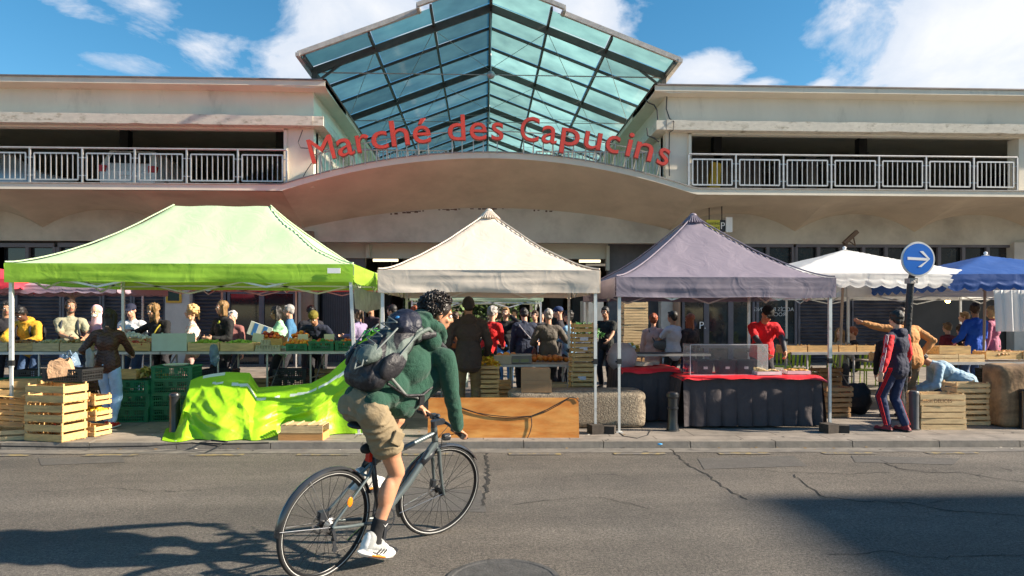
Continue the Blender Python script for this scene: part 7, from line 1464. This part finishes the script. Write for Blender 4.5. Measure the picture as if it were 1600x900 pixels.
b = B(); b.ell(SC_+Vector((0, -.055, .09)), (.03, .055, .035)); b.build('saddle_bag', M('saddle_bag_black', (.012, .012, .014), .7), bike, smooth=True)
b = B(); b.box(SC_+Vector((-.020, -.045, .0)), SC_+Vector((.020, -.020, .075))); b.build('rear_light', REDP, bike); b = B(); b.ell(SC_.lerp(RH, .62)+Vector((.058, .0, .0)), (.006, .022, .034)); b.build('side_reflector', ORGP, bike, smooth=True)
# transmission
ca = Vector((0, -.06, -.998)).normalized()*.17; b = B(); x = BB+Vector((.048, 0, 0))
ring(b, x, .084, .006, 44, 5, (1, .35)); [b.bar(x, x+Vector((0, math.cos(a)*.08, math.sin(a)*.08)), .006, .012) for a in [k*2*math.pi/5 for k in range(5)]]
for k in range(44): a = 2*math.pi*k/44; b.box(x+Vector((-.0015, math.cos(a)*.090-.003, math.sin(a)*.090-.003)), x+Vector((.0015, math.cos(a)*.090+.003, math.sin(a)*.090+.003)))
b.build('chainring', FRD, bike)
for s, d in ((1, ca), (-1, -ca)):
    b = B(); o = BB+Vector((s*.062, 0, 0)); b.bar(o, o+d, .014, .024); c = b.build('crank', FRD, bike); b = B(); p = o+d+Vector((s*.055, 0, 0)); b.box(p+Vector((-.045, -.045, -.010)), p+Vector((.045, .045, .010)), rot=Matrix.Rotation(R(-8), 3, 'X')); b.build('pedal', FRD, c)
b = B(); xx = Vector((.040, 0, 0))
for r in (.052, .045, .039, .033, .027): ring(b, RH+xx+Vector((.0, 0, 0)), r, .0035, 30, 4, (1, .5)); xx += Vector((.0035, 0, 0))
b.build('cassette', CHR, bike)
b = B(); o1 = BB+Vector((.048, 0, 0)); o2 = RH+Vector((.048, 0, 0)); j1 = RH+Vector((.050, .03, -.085)); j2 = RH+Vector((.050, .045, -.155))
b.tube([o1+Vector((0, 0, .088)), o2+Vector((0, 0, .042))], .0035, 5); b.tube([o1+Vector((0, 0, -.088)), j2+Vector((0, .0, -.018))], .0035, 5); b.tube([j2+Vector((0, -.015, .0)), j1+Vector((0, .015, 0)), o2+Vector((0, -.03, -.025))], .0035, 5); b.build('chain', M('chain_dark', (.06, .055, .05), .35, metal=.8), bike)
b = B(); [b.lathe([(.008, -.004), (.020, -.004), (.020, .004), (.008, .004)], j, 14, (1, 0, 0)) for j in (j1, j2)]; b.bar(j1, j2, .006, .022); b.bar(RH+Vector((.066, .0, -.01)), j1+Vector((.012, 0, 0)), .014, .024); b.build('derailleur', FRD, bike)
b = B(); b.tube([BB+Vector((-.05, -.06, -.02)), BB+Vector((-.08, -.20, -.13))], .008, 8); b.build('kickstand', FRD, bike)
# ------------------------------------------------------------------ rider
rider = thing('person', 'cyclist with dark curls, green hoodie, khaki shorts and white trainers riding past', 'person', BL, rot=BROT)
V = Vector
k = Sk(); k.s = 1.06; s = k.s; k.h = 1.86; k.fem = False; k.P = V((0, .215, 1.085)); k.N = V((.01, .67, 1.455)); k.up = (k.N-k.P).normalized(); k.rt = V((1, 0, 0)); k.fw = k.up.cross(k.rt)
k.S = [V((-.185, .70, 1.405)), V((.195, .735, 1.40))]
f0 = Matrix.Rotation(R(-33), 3, 'Z') @ V((0, 1, 0)); k.hr = f0.cross(V((0, 0, 1))).normalized(); k.hf = Matrix.Rotation(R(-10), 3, k.hr) @ f0; k.hu = k.hr.cross(k.hf); k.H = V((.02, .80, 1.675))
k.W = [V((-.285, 1.015, .968)), V((.285, .835, .925))]; k.E = [ik(k.S[0], k.W[0], .305, .275, (-.6, -.3, -.2))[0], V((.250, .775, 1.145))]
k.Hp = [V((-.095, .225, 1.055)), V((.095, .225, 1.055))]; k.A = [V((-.125, .385, .565)), V((.125, .300, .215))]; k.K = [ik(k.Hp[0], k.A[0], .475, .445, (-.1, 1, .3))[0], ik(k.Hp[1], k.A[1], .470, .445, (.1, 1, .2))[0]]
footd = [V((-.05, 1, -.10)).normalized(), V((.06, 1, -.36)).normalized()]
SKR = M('rider_skin', (.54, .26, .15), .42, var=.10, vs=14, spec=.4, bump=.08, bs=90)
b = MB(); head_mesh(b, k, 1.0)
T3 = Matrix((k.rt, k.fw, k.up)).transposed()
b.ell(k.P, (.13, .085, .10), rot=T3); b.ell(k.P.lerp(k.N, .35), (.12, .085, .15), rot=T3); b.ell(k.P.lerp(k.N, .70)+k.fw*.02, (.13, .085, .14), rot=T3); b.cap(k.S[0], k.S[1], .052, .052)
bar = ST @ (hc+V((.25, -.036, -.003))); barL = ST @ (hc+V((-.25, -.036, -.003)))
for i, sx, gp in ((0, -1, barL), (1, 1, bar)):
    b.cap(k.S[i], k.E[i], .044, .038); b.cap(k.E[i], k.W[i], .040, .027, 14); d = (gp+V((0, .012, .035))-k.W[i]).normalized()
    # hand closed over the grip: the palm lies behind and above the bar, fingers wrap over it
    ax = (ST.to_3x3() @ V((1, -.15, 0))).normalized(); pn = V((0, -.25, -1)); pn = (pn-ax*pn.dot(ax)).normalized(); fdr = (V((0, 1, -.35))-ax*V((0, 1, -.35)).dot(ax)).normalized()
    c = gp-fdr*.012-pn*.026; rot = Matrix((ax, -pn, fdr)).transposed(); b.ell(c-fdr*.012, (.044, .017, .046), rot=rot, n=14, m=10); b.cap(k.W[i], c-fdr*.03, .027, .026)
    for j, (o, ln) in enumerate(((.033, .9), (.011, 1.), (-.011, .95), (-.032, .8))):
        p0 = c+ax*o*-sx+fdr*.020; p1 = p0+(fdr+pn*.25).normalized()*.040*ln; p2 = p1+(fdr*.15+pn).normalized()*.030*ln; p3 = p2+(pn*.5-fdr*.85).normalized()*.022*ln
        b.cap(p0, p1, .0098, .0094, 8); b.cap(p1, p2, .0094, .0088, 8); b.cap(p2, p3, .0088, .008, 8)
    t0 = c-ax*sx*.036-fdr*.02; t1 = t0+(-ax*sx*.55+fdr*.5+pn*.55).normalized()*.042; t2 = t1+(fdr*.5+pn*.7+ax*sx*.1).normalized()*.030; b.cap(t0, t1, .013, .0108, 8); b.cap(t1, t2, .0108, .009, 8)
for i in (0, 1):
    h_, kn, a = k.Hp[i], k.K[i], k.A[i]; ft = V((0, 1, .15)); b.cap(h_+V((0, .015, 0)), kn, .076, .058, 18); b.ell(h_.lerp(kn, .55)+V((0, .012, .01)), (.078, .078, .15), rot=(kn-h_).normalized().to_track_quat('Z', 'Y').to_matrix(), n=18, m=12)
    b.cap(kn, a, .053, .036, 18); sd = (a-kn).normalized(); bk = V((0, -1, 0)); bk = (bk-sd*bk.dot(sd)).normalized(); b.ell(kn.lerp(a, .30)+bk*.022, (.052, .056, .115), rot=sd.to_track_quat('Z', 'Y').to_matrix(), n=18, m=12); b.ell(kn-bk*.024, (.036, .026, .045), n=14, m=10)
    b.cap(a, a+footd[i]*.08-V((0, 0, .04)), .034, .022)
me = remesh(b, .0075, 3, lambda p: nz3(p, 14, 2)*.0012)
lipc = k.H+(k.hf*.095-k.hu*.055)*s; paint(me, [SKR, LIPS], lambda c: 1 if (c-lipc).length < .023*s and abs((c-lipc).dot(k.hu)) < .010*s and (c-k.H).dot(k.hf) > .085*s else 0); link(me, 'body', rider)
for x in (-1, 1):
    e = MB(); ec = k.H+(k.hr*x*.031+k.hf*.078+k.hu*.010)*s; e.ell(ec, .0125*s, n=12, m=8); e.cur = 1; e.ell(ec+k.hf*.0065*s, .0075*s, n=10, m=6); e.build('eye', [EYEW, IRIS], rider, smooth=True, fix=False)
e = MB(); [e.cap(k.H+(k.hr*x*.016+k.hf*.090+k.hu*.030)*s, k.H+(k.hr*x*.048+k.hf*.079+k.hu*.031)*s, .0052*s, .003*s, 6) for x in (-1, 1)]; e.build('eyebrows', BROW, rider, smooth=True)
bd = MB(); P = lambda x, y, z: k.H+(k.hr*x+k.hf*y+k.hu*z)*s; Mx = Matrix((k.hr, k.hf, k.hu)).transposed(); bd.ell(P(0, .052, -.088), (.036*s, .034*s, .024*s), rot=Mx); [bd.cap(P(x*.038, .054, -.080), P(x*.064, .010, -.040), .017*s, .014*s) for x in (-1, 1)]; bd.cap(P(-.02, .092, -.041), P(.02, .092, -.041), .0055*s, .0055*s)
me = remesh(bd, .006, 2, lambda p: nz3(p, 60, 1)*.002); paint(me, [M('short_beard', (.16, .085, .055), .8, var=.4, vs=60)], None); link(me, 'beard', rider)
# curls: a cap of hair with many small coiled locks
mb = MB(); mb.ell(P(0, -.022, .045), (.086*s, .100*s, .092*s), rot=Mx, n=24, m=16); mb.ell(P(0, -.06, -.01), (.07*s, .055*s, .06*s), rot=Mx)
me = remesh(mb, .008, 2, lambda p: nz3(p, 30, 3)*.006); CURL = M('dark_curls', (.022, .014, .011), .42, var=.5, vs=40, bump=.4, bs=120, spec=.6); paint(me, [CURL], None); hr_ = link(me, 'hair', rider)
rn = random.Random(5); mb = MB()
for _ in range(620):
    z = rn.uniform(-.75, 1); a = rn.uniform(0, 2*math.pi); rr = math.sqrt(1-z*z); x, y, zz = math.cos(a)*rr, math.sin(a)*rr, z
    if y > .30 and zz < .35+.25*y: continue
    if zz < -.35 and y > -.2: continue
    rad = rn.uniform(.93, 1.13); c = P(x*.088*rad, -.024+y*.104*rad, .046+zz*.094*rad); nrm = (c-P(0, -.024, .046)).normalized(); t1 = nrm.orthogonal().normalized(); t1 = Matrix.Rotation(rn.random()*6.3, 3, nrm) @ t1; t2 = nrm.cross(t1); r0 = rn.uniform(.007, .0125); n = 11; pts = []
    ax_ = (t1*.8+nrm*rn.uniform(-.3, .7)).normalized(); u2 = ax_.orthogonal().normalized(); v2 = ax_.cross(u2)
    for q in range(n): g = q/(n-1); an = g*rn.uniform(1.3, 1.5)*2*math.pi; pts.append(c+ax_*(g-.5)*.030+(u2*math.cos(an)+v2*math.sin(an))*r0)
    mb.tube(pts, [.0028+.0022*math.sin(math.pi*q/(n-1)) for q in range(n)], 5)
mb.build('curls', CURL, hr_, smooth=True, fix=False)
# hoodie
HOOD = M('forest_green_fleece', (.010, .060, .036), .9, var=.12, vs=9, bump=.6, bs=170, sheen=.12, wrinkle=.35, ws=12)
c = MB(); bk = -k.fw
c.ell(V((0, .255, 1.115)), (.160, .108, .125), rot=T3, n=24, m=14); c.ell(V((0, .38, 1.19)), (.168, .140, .17), rot=T3, n=24, m=14); c.ell(V((0, .56, 1.325)), (.185, .145, .18), rot=T3, n=24, m=14); c.cap(V((-.165, .69, 1.405)), V((.175, .72, 1.40)), .074, .074, 16)
c.ell(V((0, .46, 1.09)), (.145, .10, .12), rot=T3, n=20, m=12); c.cap(V((-.08, .50, 1.05)), V((.09, .50, 1.045)), .060, .064, 14); c.ell(V((0, .64, 1.26)), (.165, .13, .16), rot=T3, n=20, m=12); c.cap(V((-.04, .47, 1.09)), V((-.04, .73, 1.265)), .115, .130, 18); c.cap(V((.05, .47, 1.09)), V((.06, .74, 1.265)), .115, .130, 18)
c.cap(V((-.09, .225, 1.125)), V((.09, .225, 1.125)), .078, .078, 14); c.cap(k.N-k.up*.05, k.N+V((0, .05, .06)), .10, .085)
for i in (0, 1):
    dw = (k.W[i]-k.E[i]).normalized(); c.cap(k.S[i], k.S[i].lerp(k.E[i], .5), .070, .066, 16); c.cap(k.S[i].lerp(k.E[i], .5), k.E[i], .065, .057, 16); c.cap(k.E[i], k.W[i]-dw*.05, .057, .045, 16); c.cap(k.W[i]-dw*.06, k.W[i]-dw*.005, .043, .040, 14); c.cap(k.W[i]-dw*.075, k.W[i]-dw*.06, .050, .049, 14)
def wrk(p):
    # creases run round the sleeves and across the waist
    a = nz3(p, 7, 1)*.005; w1 = abs(nz3((p.x*6, p.y*9, p.z*16), 1, 4)); w2 = abs(nz3((p.x*10, p.y*20, p.z*10), 1, 6)); low = max(0, min(1, (1.30-p.z)*3)) ; return a+(.35-w1)*.010*(.22+low)+(.3-w2)*.004
me = remesh(c, .008, 4, wrk); paint(me, [HOOD], None); hj = link(me, 'hoodie', rider)
c = MB(); hc0 = V((.008, .735, 1.555)); hax = V((.08, .55, 1)).normalized(); u_ = V((1, 0, 0)); v_ = hax.cross(u_).normalized()
c.tube([hc0+u_*math.cos(a)*.100+v_*math.sin(a)*.112+hax*(.03*math.cos(a*2)-.028*math.sin(a)) for a in [2*math.pi*i/24 for i in range(24)]], [.038+.010*max(0, -math.sin(2*math.pi*i/24)) for i in range(24)], 12, closed=True)
c.ell(V((0, .615, 1.60)), (.118, .085, .085), rot=T3, n=20, m=12); c.ell(V((0, .66, 1.66)), (.100, .045, .055), rot=T3, n=20, m=12); c.cap(V((-.09, .66, 1.50)), V((.10, .68, 1.50)), .07, .07); c.cap(V((.10, .74, 1.57)), V((.085, .80, 1.50)), .034, .030)
me = remesh(c, .007, 3, lambda p: (.3-abs(nz3((p.x*9, p.y*14, p.z*14), 1, 3)))*.014); paint(me, [HOOD], None); link(me, 'hood', hj)
c = MB(); [c.tube([P(x*.05, .05, -.13)-V((0, -.02, .03)), P(x*.05, .10, -.2)-V((0, -.02, .08)), P(x*.05, .12, -.3)-V((0, -.0, .10))], .004, 6) for x in (1,)]; c.build('drawstring', HOOD, hj, smooth=True)
# shorts
KH = M('khaki_cotton', (.235, .180, .105), .85, var=.12, vs=8, bump=.25, bs=160, wrinkle=.35, ws=11); c = MB(); c.ell(V((0, .235, 1.08)), (.160, .118, .125), n=24, m=14); c.ell(V((.065, .225, 1.04)), (.090, .092, .10), n=18, m=12); c.ell(V((-.065, .225, 1.04)), (.090, .092, .10), n=18, m=12)
for i in (0, 1):
    dk = (k.K[i]-k.Hp[i]).normalized(); e = k.Hp[i]+dk*(.285 if i else .30); c.cap(k.Hp[i]+V((0, -.01, 0)), k.Hp[i].lerp(e, .6), .102, .102, 22); c.tube([k.Hp[i].lerp(e, .45), k.Hp[i].lerp(e, .8), e, e+dk*.012], [.102, .104, .104, .098], 24); c.ell(k.Hp[i].lerp(e, .7)+V((.0, .05, .0)), (.085, .085, .10))
me = remesh(c, .008, 3, lambda p: nz3(p, 7, 5)*.008+(.3-abs(nz3((p.x*8, p.y*13-p.z*9, p.z*18), 1, 8)))*.024); paint(me, [KH], None); sh_ = link(me, 'shorts', rider)
c = MB(); dk = (k.K[1]-k.Hp[1]).normalized(); q = k.Hp[1]+dk*.16+V((.118, .0, 0)); c.box(q+V((-.012, -.02, -.05)), q+V((.010, .07, .04)), rot=Matrix.Rotation(R(-25), 3, 'X')); me = remesh(c, .006, 4); paint(me, [KH], None); link(me, 'cargo_pocket', sh_)
# socks and trainers
SOCK = M('black_sock', (.014, .014, .016), .9, bump=.3, bs=200); SHW = M('trainer_white', (.74, .74, .72), .5, var=.05); SHG = M('trainer_grey_mesh', (.30, .31, .31), .8, var=.2, vs=40); SHO = M('trainer_orange', (.75, .22, .02), .5); SHB = M('trainer_black', (.02, .02, .022), .5)
for i in (0, 1):
    a, kn, f = k.A[i], k.K[i], footd[i]; up_ = (V((1, 0, 0)).cross(f)).normalized(); c = MB(); sd = (kn-a).normalized(); c.tube([a-V((0, 0, .03)), a+sd*.05, a+sd*.135], [.043, .043, .049], 18); c.cap(a-V((0, 0, .02)), a+f*.05-up_*.03, .042, .040)
    me = remesh(c, .006, 2, lambda p: nz3(p, 30, 2)*.002); paint(me, [SOCK], None); so_ = link(me, 'sock', rider)
    sw = MB(); o = a+sd*.10+V((.046, .012, 0)); sw.tube([o+V((.003, -.016, .010)), o+V((.005, -.004, -.006)), o+V((.004, .020, .012))], [.0012, .0035, .0008], 6); sw.build('white_mark', SIGNW, so_)
    rt_ = f.cross(up_).normalized(); Q = lambda x, y, z: a+rt_*x+f*y+up_*z; c = MB(); M3 = Matrix((rt_, f, up_)).transposed()
    c.cap(Q(0, -.035, -.050), Q(0, -.03, .005), .046, .044, 16); c.cap(Q(0, -.01, -.045), Q(0, .11, -.060), .048, .046, 16); c.ell(Q(.0, .155, -.070), (.050, .070, .034), rot=M3); c.ell(Q(0, .05, -.03), (.042, .06, .04), rot=M3)
    c.ell(Q(0, .06, -.094), (.053, .165, .020), rot=M3, n=24, m=10); c.cap(Q(0, -.055, -.088), Q(0, .0, -.092), .030, .030)
    me = remesh(c, .006, 2, None)
    def sc(p, a=a, rt_=rt_, f=f, up_=up_):
        z = (p-a).dot(up_); y = (p-a).dot(f)
        if z < -.088: return 2 if -.01 < y < .11 else 0
        if z < -.074 and -.05 < y < .09 and (y*9+z*40) % 1.1 < .5: return 3
        if y > .105 or y < -.06: return 0
        return 1 if z > -.060 else 0
    paint(me, [SHW, SHG, SHO, SHB], sc); sh = link(me, 'trainer', rider); c = MB()
    for q in range(5): y = .035+q*.020; c.tube([Q(-.030, y, -.012-q*.006), Q(0, y+.006, .004-q*.009), Q(.030, y, -.012-q*.006)], .0032, 6)
    c.build('laces', SHW, sh, smooth=True)
    c = MB(); [c.bar(Q(.047, .03+j*.026, -.075), Q(.047, .05+j*.026, -.045), .003, .009) for j in range(3)]; c.build('side_stripes', SHB, sh)
# ------------------------------------------------------------------ rucksack on the rider's back
pack = thing('rucksack', 'black and grey green hiking rucksack with navy lid worn by the cyclist', 'rucksack', BL, rot=BROT)
PKB = M('pack_black_nylon', (.014, .013, .017), .55, var=.15, vs=12, bump=.2, bs=150, wrinkle=.35, ws=14); PKG = M('pack_grey_green', (.095, .125, .110), .65, var=.12, vs=12, wrinkle=.35, ws=14, bump=.2, bs=150); PKN = M('pack_navy', (.008, .010, .024), .55, var=.2, vs=12, wrinkle=.4, ws=14); PKW = M('pack_light_cord', (.15, .17, .165), .7)
spn = V((0, .72, .62)).normalized(); bko = V((0, -.62, .72)).normalized(); o = V((0, .375, 1.425)); Qp = lambda x, y, z: o+V((x, 0, 0))+bko*y+spn*z; M3 = Matrix((V((1, 0, 0)), bko, spn)).transposed()
wk = lambda p: nz3(p, 8, 3)*.009+(.3-abs(nz3((p.x*10, p.y*14-p.z*8, p.z*5), 1, 8)))*.016
c = MB(); c.ell(Qp(0, .02, -.13), (.165, .115, .17), rot=M3, n=26, m=16); c.ell(Qp(0, .02, .05), (.160, .105, .18), rot=M3, n=26, m=16); c.ell(Qp(0, .07, -.12), (.125, .09, .13), rot=M3, n=22, m=14); c.cap(Qp(-.07, -.0, .2), Qp(.07, -.0, .2), .075, .075); c.cap(Qp(-.08, .0, -.23), Qp(.08, .0, -.23), .085, .085)
c.ell(Qp(.145, .0, -.10), (.05, .07, .13), rot=M3); c.ell(Qp(-.145, .0, -.10), (.05, .07, .13), rot=M3)
def pcol(p):
    q = p-o; x, y, z = q.x, q.dot(bko), q.dot(spn); g = abs(((x*.9+z*.55+y*.3)*9.0) % 2.0-1)
    if y > .02 and z > -.20 and g < .20 and z < .20: return 1
    if abs(x) > .135 and z > -.02: return 1
    return 0
me = remesh(c, .008, 3, wk); paint(me, [PKB, PKG], pcol); link(me, 'pack_body', pack)
c = MB(); c.ell(Qp(0, .06, .205), (.135, .085, .115), rot=M3, n=24, m=14); c.ell(Qp(.03, .10, .16), (.10, .06, .08), rot=M3, n=20, m=12); me = remesh(c, .008, 3, wk); paint(me, [PKN], None); ld = link(me, 'lid', pack)
c = MB(); c.ell(Qp(.04, .165, .17), (.016, .004, .012), rot=M3); c.build('round_badge', M('badge_blue', (.08, .3, .6), .4), ld, smooth=True)
c = MB(); c.ell(Qp(.05, .13, -.15), (.085, .05, .085), rot=M3, n=20, m=12); me = remesh(c, .007, 3, wk); paint(me, [PKG], None); link(me, 'front_pocket', pack)
for s_ in (-1, 1): 
    c = MB(); c.ell(Qp(s_*.165, .03, -.12), (.03, .07, .10), rot=M3, n=20, m=12); me = remesh(c, .007, 3, wk); paint(me, [PKB], None); link(me, 'side_pocket', pack)
    c = MB(); T = lambda x, y, z: V((x*s_, y, z)); pts = [Qp(s_*.08, -.04, .20), T(.115, .60, 1.56), T(.135, .69, 1.515), T(.135, .785, 1.45), T(.145, .80, 1.34), T(.165, .70, 1.22), T(.19, .55, 1.16), T(.19, .40, 1.17), Qp(s_*.15, -.05, -.2)]
    fine = []
    for a_, b_ in zip(pts, pts[1:]): fine += [a_.lerp(b_, g/4) for g in range(4)]
    fine.append(pts[-1]); 
    for a_, b_ in zip(fine, fine[1:]): c.bar(a_, b_, .048 if fine.index(a_) < 20 else .02, .012, up=(0, .3, 1)) if False else None
    c.tube(fine, [(.022 if q_ < 20 else .011) for q_ in range(len(fine))], 8); me = remesh(c, .006, 2); paint(me, [PKB], None); link(me, 'shoulder_strap', pack)
    c = MB(); c.tube([Qp(s_*.17, -.02, -.17), T(.185, .40, 1.17), T(.178, .50, 1.15), T(.165, .56, 1.12)], [.011, .011, .010, .010], 8); c.build('hip_strap', M('strap_pale_grey', (.17, .18, .17), .8), pack, smooth=True)
    c = MB(); c.box(T(.155, .53, 1.09), T(.19, .575, 1.15)); c.build('buckle', BCR, pack)
    c = MB(); c.tube([Qp(s_*.165, .02, -.18), Qp(s_*.185, .05, -.02), Qp(s_*.15, .03, .15)], .005, 6); c.tube([Qp(s_*.10, .15, -.22), Qp(s_*.11, .155, -.05), Qp(s_*.09, .14, .10)], .006, 6); c.build('compression_cord', PKW, pack, smooth=True)
c = MB()
for q in range(9): y0_ = -.16+q*.036; x_ = .055*(1 if q % 2 else -1); c.tube([Qp(-x_+.02, .175-.2*abs(y0_+.02)**1.5, y0_), Qp(x_+.02, .178-.2*abs(y0_+.02)**1.5, y0_+.03)], .0045, 6)
c.tube([Qp(.07, .16, -.20), Qp(.10, .15, -.26), Qp(.08, .16, -.30), Qp(.03, .15, -.24), Qp(.05, .16, -.19)], .005, 6); c.build('bungee_cord', PKW, pack, smooth=True)
for s_ in (-1, 1):
    c = MB(); c.cap(Qp(s_*.10, .0, .20), V((s_*.12, .66, 1.55)), .045, .03, 12); me = remesh(c, .007, 3, wk); paint(me, [PKB], None); link(me, 'load_panel', pack)
    c = MB(); c.tube([Qp(s_*.14, .03, .05), Qp(s_*.145, .02, .20), V((s_*.135, .60, 1.595)), V((s_*.125, .69, 1.545))], [.012, .016, .016, .010], 8); c.build('load_strap', PKG, pack, smooth=True)
c = MB(); c.tube([Qp(-.03, -.03, .26), Qp(-.02, .0, .31), Qp(.02, .0, .31), Qp(.03, -.03, .26)], .010, 8); c.build('haul_loop', PKB, pack, smooth=True)
# pieces that are not joined to one another become parts of their own
def split_loose(o):
    me = o.data; bm = bmesh.new(); bm.from_mesh(me); seen = set(); comps = []
    for v in bm.verts:
        if v.index in seen: continue
        st = [v]; seen.add(v.index); comp = []
        while st:
            q = st.pop(); comp.append(q.index)
            for e in q.link_edges:
                w = e.other_vert(q)
                if w.index not in seen: seen.add(w.index); st.append(w)
        comps.append(comp)
    bm.free()
    if len(comps) < 2: return
    owner = {}
    for i, c in enumerate(comps):
        for v in c: owner[v] = i
    faces = [[] for _ in comps]
    for p in me.polygons: faces[owner[p.vertices[0]]].append((tuple(p.vertices), p.material_index, p.use_smooth))
    first = True
    for i, c in enumerate(comps):
        mp = {v: k for k, v in enumerate(c)}; m = bpy.data.meshes.new(o.name); m.from_pydata([tuple(me.vertices[v].co) for v in c], [], [tuple(mp[v] for v in f[0]) for f in faces[i]])
        for mt in me.materials: m.materials.append(mt)
        m.polygons.foreach_set('material_index', [f[1] for f in faces[i]]); m.polygons.foreach_set('use_smooth', [f[2] for f in faces[i]]); m.update()
        if first: o.data = m; first = False
        else: q = o.copy(); q.data = m; COL.objects.link(q)
for o in SPL: split_loose(o)
for o in list(hall.children):
    if o.name.split('.')[0] in ('upper_wall', 'partition', 'back_wall', 'entrance_side_wall', 'pillar', 'column', 'deck_wall', 'hall_interior_wall', 'hall_beam', 'strip_light', 'cable', 'inner_beam', 'wing_wall', 'cornice', 'ledge', 'roof_flashing', 'floor_slab'): split_loose(o)
bpy.context.view_layer.update()
